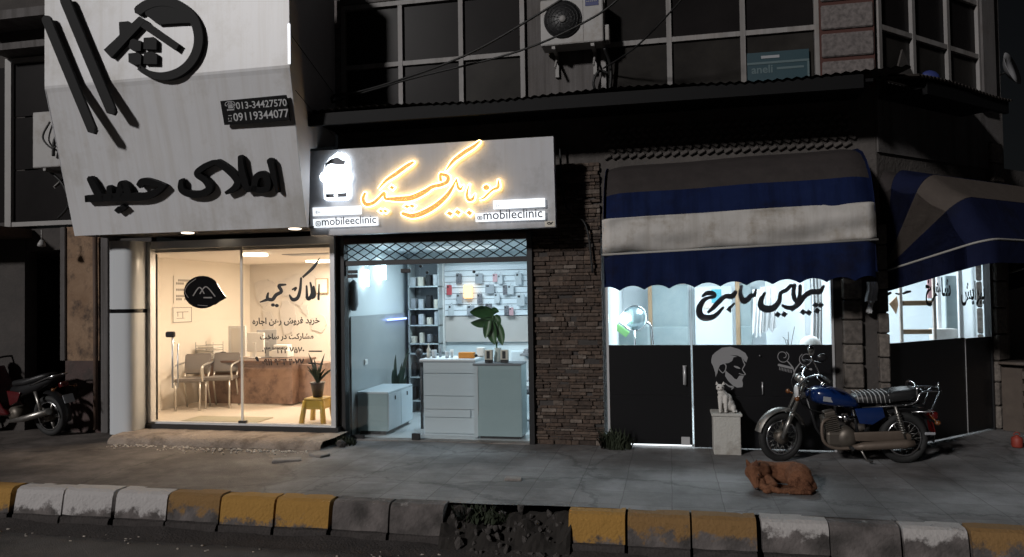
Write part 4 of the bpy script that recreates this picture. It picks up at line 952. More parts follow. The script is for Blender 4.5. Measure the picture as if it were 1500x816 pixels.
cases = [(420, 195, 45, 78, 'case_dark', 'dark patterned phone case in the top row, nearest the white post'), (348, 280, 42, 75, 'case_red', 'red phone case on the slatted wall'),
 (570, 195, 60, 78, 'case_grey', 'grey phone case in the top row left of the pink one'), (690, 190, 36, 62, 'case_pink', 'pale pink phone case in the top row'), (728, 200, 40, 70, 'case_clear', 'clear phone case close beside the pink one'),
 (650, 272, 70, 70, 'case_grey', 'wide grey phone case in the second row, below the pink one'), (765, 280, 36, 76, 'case_dark', 'dark phone case in the second row by a clear one'), (806, 278, 48, 70, 'case_clear', 'clear phone case at the right of a dark one in the second row'),
 (424, 346, 48, 78, 'case_grey', 'grey phone case below and left of the glowing orange one'), (576, 345, 42, 76, 'case_dark', 'dark patterned phone case in the third row, right of the glowing one'), (705, 340, 42, 72, 'case_clear', 'whitish clear phone case alone in the third row'),
 (882, 355, 62, 86, 'case_clear', 'large clear phone case at the right end of the third row'), (362, 432, 44, 84, 'case_clear', 'clear phone case lowest at the left of the slatted wall'), (508, 428, 60, 70, 'case_grey', 'grey phone case just above the left leaf of the plant'),
 (642, 410, 54, 60, 'case_dark', 'dark phone case half hidden behind the top of the plant'), (776, 432, 36, 72, 'case_dark', 'dark phone case right of the plant top'), (812, 440, 34, 60, 'case_pink', 'small pinkish case beside a dark one right of the plant'), (866, 195, 46, 90, 'case_clear', 'clear bag of cables hanging at the top right of the slatted wall')]
for x, y, w, h, mt, lab in cases:
    q = at(590 + x / 5.1, 370 + y / 5.1, BY - .1); sw, sh = w / 5.1 * .0101, h / 5.1 * .0101
    t = thing('phone_case', (q.x, BY - .1, q.z - sh / 2), lab, 'phone case', 'phone cases on the slatted wall')
    m = MB(); m.box(q.x - sw / 2, q.x + sw / 2, BY - .115, BY - .1, q.z - sh / 2, q.z + sh / 2, .008, 2); cs = obj('shell', m, mt, t)
    m = MB(); m.box(q.x - sw * .36, q.x - sw * .05, BY - .119, BY - .1155, q.z + sh * .22, q.z + sh * .4, .003); obj('camera_hole', m, 'box_black', t)
    m = MB(); m.tube([(q.x, BY - .05, q.z + sh / 2 + .03), (q.x, BY - .108, q.z + sh / 2 + .02), (q.x, BY - .108, q.z + sh / 2 - .005)], .003, 5); obj('hook', m, 'chrome', t)
q = at(590 + 488 / 5.1, 370 + 292 / 5.1, BY - .14); m = MB(); m.box(q.x - .065, q.x + .065, BY - .16, BY - .11, q.z - .1, q.z + .1, .01, 2); tag(obj('glowing_box', m, 'lamp_amber', None), 'glowing orange display box among the phone cases', 'display box')
# shelf unit on the back wall, left of the post
a, b_ = at(597, 396, BY - .3), at(644, 500, BY - .3)
U = thing('shelf_unit', ((a.x + b_.x) / 2, BY - .15, .012), 'tall dark shelf unit with glass shelves left of the white post', 'shelf')
m = MB(); m.box(a.x, b_.x, BY - .03, BY - .01, .012, 2.25); obj('back_panel', m, 'shelf_grey', U)
zs_ = [at(620, y, BY - .3).z for y in (419, 452, 476, 503)] + [.9, .55, .2]
for z in zs_: m = MB(); m.box(a.x, b_.x, BY - .3, BY - .03, z - .018, z); obj('shelf', m, 'shelf_glass', U)
for x in (a.x, b_.x - .02): m = MB(); m.box(x, x + .02, BY - .3, BY - .03, .012, 2.25); obj('upright', m, 'clinic_tile', U)
labs = ['white', 'grey', 'black', 'clear']; mts = ['box_cream', 'case_grey', 'box_black', 'case_clear']
rows_ = ['top', 'second', 'third', 'fourth', 'fifth', 'sixth', 'lowest']; pos_ = ['left end', 'left middle', 'right middle', 'right end']
for zi, z in enumerate(zs_):
    for j in range(4):
        x = a.x + .06 + j * (b_.x - a.x - .12) / 3; c = rnd.randrange(4) if zi < 4 else 2
        w, h = rnd.uniform(.05, .09), rnd.uniform(.08, .2)
        m = MB(); m.box(x - w / 2, x + w / 2, BY - .26, BY - .14, z + .001, z + h, .006); m.box(x - w * .3, x + w * .3, BY - .264, BY - .2602, z + h * .25, z + h * .75)
        obj('boxed_accessory', m, mts[c], None, label=f'{labs[c]} accessory box at the {pos_[j]} of the {rows_[zi]} shelf', cat='box', group='boxes on the dark shelf unit')
# left: sconce, blue tube, socket
q = at(570, 405, 9.6); qx = -3.88
m = MB(); m.box(qx, qx + .05, 9.55, 9.66, 1.98, 2.22, .01); tag(obj('wall_lamp', m, 'lamp_cool', None), 'bright cool white lamp on the left clinic wall', 'lamp')
q = at(547, 408, 9.0); m = MB(); m.box(qx, qx + .03, 9.02, 9.1, q.z - .10, q.z + .12, .008); tag(obj('wall_lamp', m, 'lamp_cool', None), 'upright white glowing tube on the left clinic wall beside the round glow', 'lamp')
m = MB(); q = at(590, 471, 10.3); m.tube([(-3.86, 9.75, 1.42), (-3.86, 10.5, 1.42)], .012, 8); tag(obj('light_tube', m, 'lamp_blue', None), 'thin glowing blue tube along the left clinic wall', 'light tube')
m = MB(); m.box(-3.89, -3.875, 9.0, 9.08, .86, .93, .005); m.box(-3.874, -3.871, 9.015, 9.035, .88, .91); m.box(-3.874, -3.871, 9.045, 9.065, .88, .91); tag(obj('wall_socket', m, 'white_plastic', None), 'small white double socket on the grey clinic wall', 'socket')
# storage bench
p0 = gnd(524, 641, .012); y0 = 8.74; x0 = at(524, 600, y0).x; x1 = at(568, 600, y0).x; zt = at(540, 574, y0).z; y1 = 9.62
T = thing('storage_bench', ((x0 + x1) / 2, (y0 + y1) / 2, .012), 'low white storage bench at the left inside the clinic', 'bench')
m = MB(); m.box(x0, x1, y0, y1, .06, zt - .025); obj('body', m, 'cabinet_face', T)
m = MB(); m.box(x0 - .008, x1 + .012, y0 - .01, y1, zt - .0245, zt, .004); obj('lid', m, 'cabinet_white', T)
m = MB(); m.box(x0 + .02, x1 - .04, y0 + .03, y1 - .03, .012, .06); obj('plinth_base', m, 'black_paint', T)
for ya, yb in ((y0 + .006, y0 + .43), (y0 + .44, y1 - .006)): 
    m = MB(); m.box(x1 + .0005, x1 + .014, ya, yb, .07, zt - .03, .003); d_ = obj('door', m, 'cabinet_white', T)
    h = MB(); h.box(x1 + .0142, x1 + .024, (ya + yb) / 2 - .01, (ya + yb) / 2 + .01, zt - .12, zt - .07); obj('handle', h, 'black_paint', d_)
# snake plant on the bench's far side
sx, syy = at(574, 570, 9.5).x, 9.78
T = thing('snake_plant', (sx, syy, .012), 'upright snake plant behind the low bench', 'plant')
m = MB(); m.lathe([(.08, .012), (.10, .3), (.11, .32), (.09, .33)], (sx, syy, 0), 'Z', 16); obj('pot', m, 'dark_pot', T)
def blade(m, base, tip, w, bend=(0, 0, 0), n=8, curl=.25):
    base, tip, bend = Vector(base), Vector(tip), Vector(bend); rows = []
    d = (tip - base).normalized(); s_ = d.cross(Vector((0, 1, .2))).normalized()
    for i in range(n + 1):
        t = i / n; p = base.lerp(tip, t) + bend * (4 * t * (1 - t)); ww = w * (math.sin(math.pi * min(1, .18 + .82 * t)) ** .7 if t < 1 else .02)
        nn = d.cross(s_) * curl * ww
        rows.append([p - s_ * ww + nn, p - s_ * ww * .5, p, p + s_ * ww * .5, p + s_ * ww + nn])
    m.sheet(rows)
m = MB()
for tx, tz, dx in ((.16, 1.02, 0), (-.03, .92, -.02), (.04, .80, .03), (-.07, .72, -.03), (.1, .62, .05), (.0, .66, 0)):
    blade(m, (sx + dx, syy, .31), (sx + tx, syy - .02 + dx, tz + .02), .03, (-.02, 0, 0))
obj('leaves', m, 'leaf_snake', T)
# drawer counter
y0, y1 = 8.86, 9.35; x0, x1 = at(621, 600, y0).x, at(697, 600, y0).x; zt = at(650, 526, y0).z
T = thing('drawer_counter', ((x0 + x1) / 2, 9.1, .012), 'white drawer counter in the middle of the clinic', 'counter')
m = MB(); m.box(x0, x1, y0, y1, .014, zt - .03); obj('body', m, 'cabinet_white', T)
m = MB(); m.box(x0 - .045, x1 + .01, y0 - .03, y1 + .02, zt - .0295, zt, .004); obj('top', m, 'slat_white', T)
zq = zt - .04; heights = [.14, .28, .165, .10, .20, .09]; z = zq
for h in heights:
    m = MB(); m.box(x0 + .004, x1 - .004 - (.06 if h in (.10,) else 0), y0 - .016, y0 - .001, z - h + .006, z, .003); obj('drawer', m, 'cabinet_white', T); z -= h
# things on the counter
def onct(px, w, h, mt, lab, cat, nm, kind='box', Y=9.05):
    x = at(px, 520, Y).x; m = MB()
    if kind == 'bottle': m.lathe([(w / 2, zt + .001), (w / 2, zt + h * .6), (w * .18, zt + h * .75), (w * .18, zt + h * .9), (w * .24, zt + h * .9), (w * .24, zt + h)], (x, Y, 0), 'Z', 14)
    elif kind == 'cup': m.lathe([(w * .38, zt + .001), (w * .5, zt + h), (w * .46, zt + h), (w * .34, zt + .01)], (x, Y, 0), 'Z', 14)
    else: m.box(x - w / 2, x + w / 2, Y - .05, Y + .05, zt + .001, zt + h, .006); m.box(x - w * .35, x + w * .35, Y - .052, Y - .0502, zt + h * .3, zt + h * .7)
    obj(nm, m, mt, None, label=lab, cat=cat)
onct(628, .05, .18, 'box_cream', 'tall cream spray bottle at the left end of the counter', 'bottle', 'spray_bottle', 'bottle')
onct(636, .075, .10, 'case_clear', 'clear cup beside the cream bottle on the counter', 'cup', 'cup', 'cup'); onct(645, .035, .15, 'case_grey', 'slim grey bottle on the counter before the white post', 'bottle', 'bottle', 'bottle', 9.15)
onct(655, .06, .08, 'case_clear', 'small clear jar left of the orange box', 'jar', 'jar', 'cup'); onct(662, .05, .10, 'white_plastic', 'white cup touching the orange box', 'cup', 'cup', 'cup', 9.12)
onct(684, .20, .075, 'orange_box', 'orange box on the white counter', 'box', 'orange_tray', 'box', 9.0)
onct(705, .10, .12, 'white_plastic', 'white carton right of the orange box', 'box', 'carton', 'box', 9.22)
m = MB(); q = at(614, 517, 9.2); m.ell((q.x, 9.2, q.z), (.05, .05, .06)); m.tube([(q.x, 9.2, q.z - .02), (q.x + .03, 9.2, q.z - .12)], .012); m.lathe([(.05, 0), (.04, .012)], (q.x + .03, 9.2, q.z - .13), 'Z', 12)
m.tube([(q.x + .03, 9.2, q.z - .12), (q.x + .03, 9.2, .02)], .02); tag(obj('desk_lamp', m, 'box_black', None), 'black lamp on a stand at the left edge of the counter', 'lamp')
# front cabinet
y0, y1 = 8.66, 9.0; x0, x1 = at(694, 600, y0).x, at(764, 600, y0).x; zt = at(730, 532, y0).z
T = thing('front_cabinet', ((x0 + x1) / 2, 8.83, .012), 'pale blue grey cabinet close behind the clinic glass', 'cabinet')
m = MB(); m.box(x0 + .05, x1, y0, y1, .045, zt - .03); obj('body', m, 'cabinet_face', T)
m = MB(); m.box(x0, x0 + .049, y0 + .004, y1, .03, zt - .03); obj('side_post', m, 'cabinet_white', T)
m = MB(); m.box(x0 - .005, x1 + .005, y0 - .012, y1, zt - .0295, zt - .002, .003); obj('top', m, 'shelf_grey', T)
m = MB(); m.box(x0 + .07, x1 - .03, y0 + .03, y1, .012, .0445); obj('plinth_base', m, 'black_paint', T)
m = MB(); m.box(x0 + .052, x0 + .058, y0 - .006, y0 - .001, .3, zt - .04); obj('handle', m, 'alu', T)
for px, lab in ((716, 'black and cream phone box on the cabinet, left of the vase'), (739, 'black and cream phone box on the cabinet, right of the vase')):
    x = at(px, 520, 8.74).x; t = thing('phone_box', (x, 8.74, zt), lab, 'box', 'phone boxes beside the vase')
    m = MB(); m.box(x - .045, x + .045, 8.71, 8.77, zt, zt + .035, .003); obj('stand', m, 'box_black', t)
    m = MB(); m.box(x - .048, x + .048, 8.715, 8.765, zt + .0355, zt + .155, .004); c_ = obj('carton', m, 'box_cream', t)
    m = MB(); m.box(x - .022, x + .018, 8.711, 8.7146, zt + .05, zt + .14); obj('printed_phone', m, 'box_black', c_)
vx = at(729, 520, 8.83).x
T = thing('vase_plant', (vx, 8.84, zt), 'big leaved green plant in a glass vase on the front cabinet', 'plant')
m = MB(); m.lathe([(.045, zt), (.055, zt + .01), (.035, zt + .14), (.045, zt + .17), (.03, zt + .168)], (vx, 8.84, 0), 'Z', 16); obj('vase', m, 'vase', T)
def lf(a, b_, w, Y0, Y1, bend=(0, 0, 0)):
    A = at(*a, Y0); Bq = at(*b_, Y1); m = MB(); blade(m, A, Bq, w, bend, 10, .5); obj('leaf', m, 'leaf_green', T)
top = at(722, 462, 8.84)
m = MB(); m.tube(spline3([(vx, 8.84, zt + .05), (vx - .02, 8.84, zt + .25), (top.x, 8.84, top.z)]), .009, 8); m.tube(spline3([(vx - .01, 8.84, zt + .2), (vx + .02, 8.83, zt + .35), tuple(at(728, 470, 8.83))]), .006, 8); obj('stem', m, 'leaf_green', T)
lf((723, 462), (688, 457), .085, 8.84, 8.72, (0, 0, .03)); lf((720, 468), (689, 473), .06, 8.84, 8.75, (0, 0, -.02)); lf((716, 468), (711, 496), .05, 8.82, 8.78)
lf((717, 470), (725, 505), .07, 8.84, 8.8); lf((727, 472), (736, 506), .06, 8.84, 8.8, (.02, 0, 0)); lf((724, 462), (731, 482), .05, 8.86, 8.84, (.02, 0, .02)); lf((717, 460), (731, 456), .045, 8.86, 8.9, (0, 0, .03))
# white chair and shelf of papers behind the cabinet at the right
m = MB(); m.box(-1.95, -1.62, 9.6, 10.2, .93, .955); m.box(-1.93, -1.64, 9.7, 10.0, .956, .985); m.box(-1.92, -1.66, 9.72, 9.98, .986, 1.01); tag(obj('paper_pile', m, 'case_grey', None), 'pile of grey papers on a wall board at the right', 'papers')
T = thing('office_chair', (-1.92, 9.55, .012), 'grey office chair half hidden by the front cabinet', 'chair')
m = MB(); m.obox((-1.92, 9.6, .48), (.42, .42, .07), None, .03, 2); obj('seat', m, 'case_dark', T); m = MB(); m.obox((-1.92, 9.8, .78), (.4, .06, .42), (R(-8), 0, 0), .03, 2); obj('backrest', m, 'cabinet_white', T)
m = MB(); m.tube([(-1.92, 9.6, .45), (-1.92, 9.6, .1)], .03)
for q in range(5): a_ = q * 1.2566; m.tube([(-1.92, 9.6, .1), (-1.92 + .25 * math.cos(a_), 9.6 + .25 * math.sin(a_), .04)], .018)
obj('base', m, 'chrome', T)
T = thing('ceiling_lamp', (-2.75, 9.6, 2.39), 'bright ceiling panel in the clinic', 'lamp')
m = MB(); m.box(-3.2, -2.3, 9.4, 9.8, 2.375, 2.398, .004); obj('diffuser', m, 'panel_dim', T); area('clinic_light', (-2.75, 9.6, 2.36), (.9, .5), 44, (.72, .90, 1.0), parent=T)

# ------------------------------------------------------------------ office interior
A = at(228, 520, 9.0)
def wallx(px, py, X=-7.235):        # point on the left office wall seen at this pixel
    d = ray(px, py); return EYE + d * (X / d.x)
def paper(px0, py0, px1, py1, mt, nm, lab, lines):
    a, b_ = wallx(px0, py0), wallx(px1, py1); t = thing(nm, (-7.23, a.y, b_.z), lab, 'notice')
    m = MB(); m.box(-7.235, -7.229, a.y, b_.y, b_.z, a.z); obj('sheet', m, mt, t); m = MB()
    for (u0, v0, u1, v1) in lines: m.box(-7.2285, -7.2275, a.y + (b_.y - a.y) * u0, a.y + (b_.y - a.y) * u1, a.z + (b_.z - a.z) * v1, a.z + (b_.z - a.z) * v0)
    obj('print', m, 'ink_grey', t)
paper(254, 404, 281, 444, 'paper', 'wall_notice', 'white notice with rows of print on the left office wall', [(.12 + .11 * c, .12 + r_ * .115, .2 + .11 * c, .2 + r_ * .115) for r_ in range(7) for c in range(7) if (r_ * 3 + c) % 7 and r_ != 2 and r_ != 4])
paper(252, 450, 281, 472, 'paper', 'wall_sketch', 'small framed line drawing below the printed notice', [(.02, .02, .98, .06), (.02, .94, .98, .98), (.02, .02, .05, .98), (.95, .02, .98, .98), (.2, .3, .8, .34), (.25, .3, .28, .6), (.5, .3, .53, .7), (.2, .7, .6, .73)])
# relief world map on the back wall
T = thing('wall_map', (-5.2, 11.78, 1.2), 'pale grey relief world map across the back office wall', 'map')
BP = front(11.795); conts = [
 [(372, 415), (392, 408), (405, 420), (398, 440), (385, 452), (376, 440)], [(386, 455), (398, 460), (402, 480), (392, 500), (385, 480)], [(408, 412), (430, 404), (458, 402), (472, 412), (468, 432), (448, 440), (436, 450), (425, 436), (412, 434)],
 [(412, 440), (430, 444), (436, 462), (428, 486), (418, 492), (410, 466)], [(455, 466), (472, 460), (480, 474), (470, 488), (458, 482)], [(440, 446), (452, 448), (450, 462), (444, 458)]]
for c in conts:
    pts = []
    for i in range(len(c)):
        a, b_ = c[i], c[(i + 1) % len(c)]
        for t in (0, .25, .5, .75): pts.append((a[0] + (b_[0] - a[0]) * t + rnd.uniform(-1.8, 1.8), a[1] + (b_[1] - a[1]) * t + rnd.uniform(-1.8, 1.8)))
    m = MB(); m.fill(BP, pts, depth=.012, off=.001); obj('continent', m, 'map_relief', T)
a, b_ = at(462, 408, 11.75), at(480, 430, 11.75); T = thing('picture_frame', (a.x, 11.75, b_.z), 'small white picture frame high on the back office wall', 'picture frame')
m = MB(); m.box(a.x, b_.x, 11.76, 11.785, b_.z, a.z); obj('frame', m, 'ink_brown', T); m = MB(); m.box(a.x + .015, b_.x - .015, 11.752, 11.7595, b_.z + .015, a.z - .015); obj('picture', m, 'paper', T)
# indoor air conditioner + ceiling strip
a, b_ = at(412, 353, 9.4), at(482, 369, 9.4); T = thing('indoor_cooler', ((a.x + b_.x) / 2, 9.5, b_.z), 'grey cooler unit under the office ceiling at the right', 'air conditioner')
m = MB(); m.box(a.x, min(b_.x, -4.06), 9.4, 9.75, b_.z, min(a.z, 2.35), .02, 2); obj('casing', m, 'case_grey', T); m = MB(); m.box(a.x + .05, -4.1, 9.394, 9.399, b_.z + .03, b_.z + .06); obj('vent', m, 'box_black', T)
T = thing('ceiling_strip', (-4.9, 10.6, 2.34), 'glowing white strip light along the back of the office ceiling', 'lamp')
m = MB(); m.box(-5.75, -4.10, 11.0, 11.35, 2.33, 2.357); obj('diffuser', m, 'lamp_warm', T); area('office_light', (-5.1, 11.0, 2.31), (1.2, .4), 66, (1.0, .82, .62), parent=T)
T = thing('ceiling_lamp', (-5.5, 9.0, 2.34), 'round warm ceiling lamp near the office glass', 'lamp')
m = MB(); m.lathe([(.02, 0), (.16, 0), (.17, -.03), (.02, -.035)], (-5.5, 9.1, 2.355), 'Z', 24); obj('diffuser', m, 'lamp_warm', T); area('office_lamp', (-5.5, 9.1, 2.30), (.3, .3), 54, (1.0, .77, .55), parent=T)
# desk
FZ = .15
y0 = 10.10; xa, xb = at(300, 560, y0).x, at(428, 560, y0).x; zt = at(360, 528, y0).z
T = thing('office_desk', ((xa + xb) / 2, 10.4, FZ), 'dark wood veneered reception desk in the office', 'desk')
m = MB(); m.box(xa, xb, y0, y0 + .04, FZ + .02, zt - .035); obj('front_panel', m, 'desk_wood', T)
m = MB(); m.box(xb - .04, xb, y0 + .0405, y0 + .65, FZ + .02, zt - .035); obj('side_panel', m, 'desk_wood', T); m = MB(); m.box(xa, xa + .04, y0 + .0405, y0 + .65, FZ + .02, zt - .035); obj('side_panel', m, 'desk_wood', T)
m = MB(); m.box(xa - .06, xb + .05, y0 - .05, y0 + .68, zt - .0345, zt, .006, 2); obj('desktop', m, 'desk_top', T)
m = MB(); m.box(xb - .3, xb + .32, y0 + .2, y0 + .8, FZ + .02, zt - .08); obj('side_cabinet', m, 'desk_wood', T)
zd = zt
def dx(px, Y): return at(px, 520, Y).x
# letter trays
x = dx(307, 10.33); T = thing('letter_tray', (x, 10.33, zd), 'three tier wire letter tray on the office desk', 'letter tray')
for i in range(3):
    z = zd + .02 + i * .075; m = MB(); m.box(x - .15, x + .15, 10.2, 10.46, z, z + .008)
    for yy in (10.2, 10.46): m.tube([(x - .15, yy, z + .045), (x + .15, yy, z + .045)], .004, 5)
    obj('tray', m, 'grey_plastic', T)
    m = MB(); m.box(x - .13, x + .13, 10.22, 10.44, z + .0085, z + .03); obj('papers', m, 'paper', T)
for sx_ in (-.15, .15):
    for yy in (10.2, 10.46): m = MB(); m.tube([(x + sx_, yy, zd + .001), (x + sx_, yy, zd + .27)], .005, 6); obj('post', m, 'grey_plastic', T)
x = dx(331, 10.38); T = thing('desk_phone', (x, 10.38, zd), 'dark desk telephone beside the letter tray', 'telephone')
m = MB(); m.prism([(x - .09, 10.3, zd + .001), (x - .09, 10.48, zd + .001), (x - .09, 10.48, zd + .07), (x - .09, 10.3, zd + .025)], (.18, 0, 0)); obj('body', m, 'grey_plastic', T); m = MB(); m.tube(spline3([(x - .07, 10.31, zd + .06), (x - .07, 10.38, zd + .095), (x - .07, 10.47, zd + .085)]), .018, 8); obj('handset', m, 'box_black', T)
# mirror frame and monitors
x = dx(348, 10.68); T = thing('desk_mirror', (x, 10.68, zd), 'white framed upright mirror on the desk', 'mirror')
m = MB(); 
for a_, b_, c_, d_ in ((-.15, .15, .46, .5), (-.15, .15, .02, .06), (-.15, -.11, .06, .46), (.11, .15, .06, .46)): m.box(x + a_, x + b_, 10.66, 10.7, zd + c_, zd + d_)
obj('frame', m, 'white_plastic', T); m = MB(); m.box(x - .11, x + .11, 10.675, 10.685, zd + .06, zd + .46); obj('pane', m, 'paper', T); m = MB(); m.box(x - .02, x + .02, 10.64, 10.72, zd + .001, zd + .02); obj('foot', m, 'white_plastic', T)
def monitor(px, Y, w, h, lab, back='white_plastic', rz=0):
    x = dx(px, Y); T = thing('monitor', (x, Y, zd), lab, 'monitor', rot=(0, 0, rz))
    def q(m, nm, mt): obj(nm, m, mt, T, local=True)
    m = MB(); m.box(-w / 2, w / 2, -.02, .02, .1, .1 + h, .01, 2); q(m, 'back_shell', back); m = MB(); m.box(-w / 2 + .01, w / 2 - .01, .0205, .023, .115, .09 + h); q(m, 'screen', 'screen')
    m = MB(); m.box(-.03, .03, -.05, -.021, .0, .25, .005); m.box(-.1, .1, -.08, .08, .001, .015, .005); q(m, 'stand', back)
monitor(375, 10.53, .34, .30, 'white monitor seen from behind on the office desk', 'white_plastic', R(-12)); monitor(391, 10.63, .3, .34, 'darker grey monitor turned sideways right of the white one', 'grey_plastic', R(35))
x = dx(414, 10.68); m = MB(); m.box(x - .14, x + .14, 10.58, 10.78, zd + .001, zd + .12, .01); m.box(x - .12, x + .12, 10.6, 10.76, zd + .1205, zd + .2, .01); tag(obj('printer', m, 'white_plastic', None), 'white printer at the right end of the desk', 'printer')
# waiting chairs, a joined pair facing into the room along the left wall
CW = thing('waiting_bench', (-6.2, 9.05, FZ), 'pair of joined grey waiting chairs with steel legs by the office glass', 'chairs')
def chair_parts(bx, by, ang):
    Mx = Matrix.Translation((bx, by, FZ)) @ Matrix.Rotation(ang, 4, 'Z')
    def tr(p): return Mx @ Vector(p)
    m = MB(); m._merge((lambda t: (bmesh.ops.create_cube(t, size=1), bmesh.ops.scale(t, vec=(.40, .40, .05), verts=t.verts), bmesh.ops.bevel(t, geom=t.edges[:], offset=.02, segments=2, affect='EDGES'), t)[-1])(bmesh.new()), Mx @ Matrix.Translation((0, 0, .43))); obj('seat', m, 'chair_pad', CW)
    m = MB(); m._merge((lambda t: (bmesh.ops.create_cube(t, size=1), bmesh.ops.scale(t, vec=(.385, .035, .30), verts=t.verts), bmesh.ops.bevel(t, geom=t.edges[:], offset=.015, segments=2, affect='EDGES'), t)[-1])(bmesh.new()), Mx @ Matrix.Translation((0, .21, .64)) @ Matrix.Rotation(R(-10), 4, 'X')); obj('backrest', m, 'chair_pad', CW)
    for sx_ in (-.17, .17):
        m = MB(); m.tube([tr((sx_, -.18, 0)), tr((sx_, -.17, .41))], .013, 8); obj('leg', m, 'chair_steel', CW)
        m = MB(); m.tube([tr((sx_, .24, 0)), tr((sx_, .12, .41)), tr((sx_, .24, .6))], .013, 8); obj('leg', m, 'chair_steel', CW)
    for sx_ in (-.205, .205):
        m = MB(); m.tube(spline3([tr((sx_, -.16, .41)), tr((sx_, -.2, .58)), tr((sx_, -.12, .64)), tr((sx_, .2, .66))]), .014, 8); obj('armrest', m, 'chair_steel', CW)
q = gnd(268, 606, FZ); g1 = gnd(266, 603, FZ); g2 = gnd(309, 600, FZ); chair_parts(g1.x, g1.y + .25, R(14)); chair_parts(g2.x, g2.y + .27, R(14))
# mat, plant on yellow stool
m = MB(); m.box(-6.3, -5.2, 8.62, 9.02, FZ + .001, FZ + .010, .003); tag(obj('door_mat', m, 'mat_green', None), 'dull green mat on the pale office floor', 'mat')
sx, syy = at(464, 600, 8.75).x, 8.78; zs = at(464, 582, 8.75).z
T = thing('plastic_stool', (sx, syy, FZ), 'yellow plastic stool under the plant in the office', 'stool')
m = MB(); m.box(sx - .13, sx + .13, syy - .13, syy + .13, zs - .03, zs, .012, 2); obj('seat', m, 'stool_yellow', T)
for i, (ax, ay) in enumerate(((-1, -1), (1, -1), (1, 1), (-1, 1))):
    m = MB(); P_ = [Vector((sx + ax * .115, syy + ay * .115, zs - .03)), Vector((sx + ax * .15, syy + ay * .15, FZ))]; m.tube(P_, [.03, .035], 6); obj('leg', m, 'stool_yellow', T)
for ax, ay in ((0, -1), (0, 1), (-1, 0), (1, 0)):
    m = MB(); m.box(sx - (.12 if not ax else .006) + ax * .125, sx + (.12 if not ax else .006) + ax * .125, syy - (.12 if not ay else .006) + ay * .125, syy + (.12 if not ay else .006) + ay * .125, zs - .14, zs - .031); obj('apron', m, 'stool_yellow', T)
T = thing('potted_plant', (sx, syy, zs), 'spiky dark potted plant on the yellow stool', 'plant')
m = MB(); m.lathe([(.06, zs + .001), (.09, zs + .17), (.1, zs + .19), (.08, zs + .19), (.07, zs + .16)], (sx, syy, 0), 'Z', 18); obj('pot', m, 'dark_pot', T)
m = MB()
for i in range(22):
    a_ = i * 2.4; t = .08 + .14 * rnd.random(); blade(m, (sx, syy, zs + .17), (sx + t * math.cos(a_), syy + t * .7 * math.sin(a_), zs + .22 + rnd.uniform(.1, .36)), .013, (0, 0, .03), 6)
obj('leaves', m, 'leaf_dark', T)
# ------------------------------------------------------------------ barber shop front
BX0, BX1, BM = -.70, 1.705, .228
T = thing('barber_shopfront', (.5, 8.5, 0), 'barber shopfront with black lower panels, lit upper glass and grey script lettering', 'shopfront')
ZP = 1.147
def q_box(nm, mt, par, *a, **k): m = MB(); m.box(*a[:6], k.get('b', 0)); return obj(nm, m, mt, par)
for x0, x1, dz in ((BX0 + .012, BM - .012, .035), (BM + .012, BX1 - .012, .012)):
    q_box('lower_panel', 'door_black', T, x0, x1, 8.49, 8.515, dz, .577); q_box('lower_panel', 'door_black', T, x0, x1, 8.488, 8.513, .583, ZP - .003)
    q_box('rail', 'black_paint', T, x0, x1, 8.496, 8.51, .5772, .5828)
    q_box('glass_pane', 'barber_glass', T, x0, x1, 8.497, 8.505, ZP, 2.38)
q_box('door_edge', 'alu', T, BM - .0118, BM - .0075, 8.482, 8.52, .03, 2.38); q_box('door_edge', 'alu', T, BM + .0075, BM + .0118, 8.482, 8.52, .012, 2.38); q_box('post', 'alu', T, BX0 - .015, BX0 + .0115, 8.48, 8.53, .0, 2.4); q_box('post', 'alu', T, BX1 - .0115, BX1 + .012, 8.48, 8.53, .0, 2.4)
q_box('lintel', 'black_paint', T, BX0, BX1, 8.47, 8.53, 2.3805, 2.43)
q = at(1189, 555, 8.47); 
a, b_ = at(1003, 536, 8.45), at(1003, 564, 8.45)
m = MB(); m.tube([(a.x, 8.455, a.z), (a.x, 8.455, b_.z)], .011, 8); m.tube([(a.x, 8.455, a.z - .03), (a.x, 8.489, a.z - .03)], .009); m.tube([(a.x, 8.455, b_.z + .03), (a.x, 8.489, b_.z + .03)], .009); m.box(a.x - .02, a.x + .02, 8.484, 8.4878, b_.z + .0, a.z - .0, .003); obj('door_handle', m, 'alu', T)
a, b_ = at(1117, 560, 8.45), at(1117, 578, 8.45); m = MB(); m.tube([(a.x, 8.465, a.z), (a.x, 8.465, b_.z)], .006, 8); m.tube([(a.x, 8.465, a.z - .02), (a.x, 8.49, a.z - .02)], .005); obj('door_handle', m, 'alu', T)
a = at(1113, 521, 8.48); m = MB(); m.lathe([(.004, -.018), (.013, -.014), (.013, .0), (.004, .006)], (a.x, 8.484, a.z), 'Y', 12); obj('lock', m, 'chrome', T)
a, b_ = at(998, 643, 8.47), at(1011, 654, 8.47); m = MB(); m.box(a.x, b_.x, 8.47, 8.4885, .036, .125, .003); obj('floor_lock', m, 'alu', T)
q_box('threshold', 'leak_glow', T, BX0 + .03, BM - .02, 8.53, 8.58, .012, .030)  # self-glowing strip stands for room light leaking under the door leaf
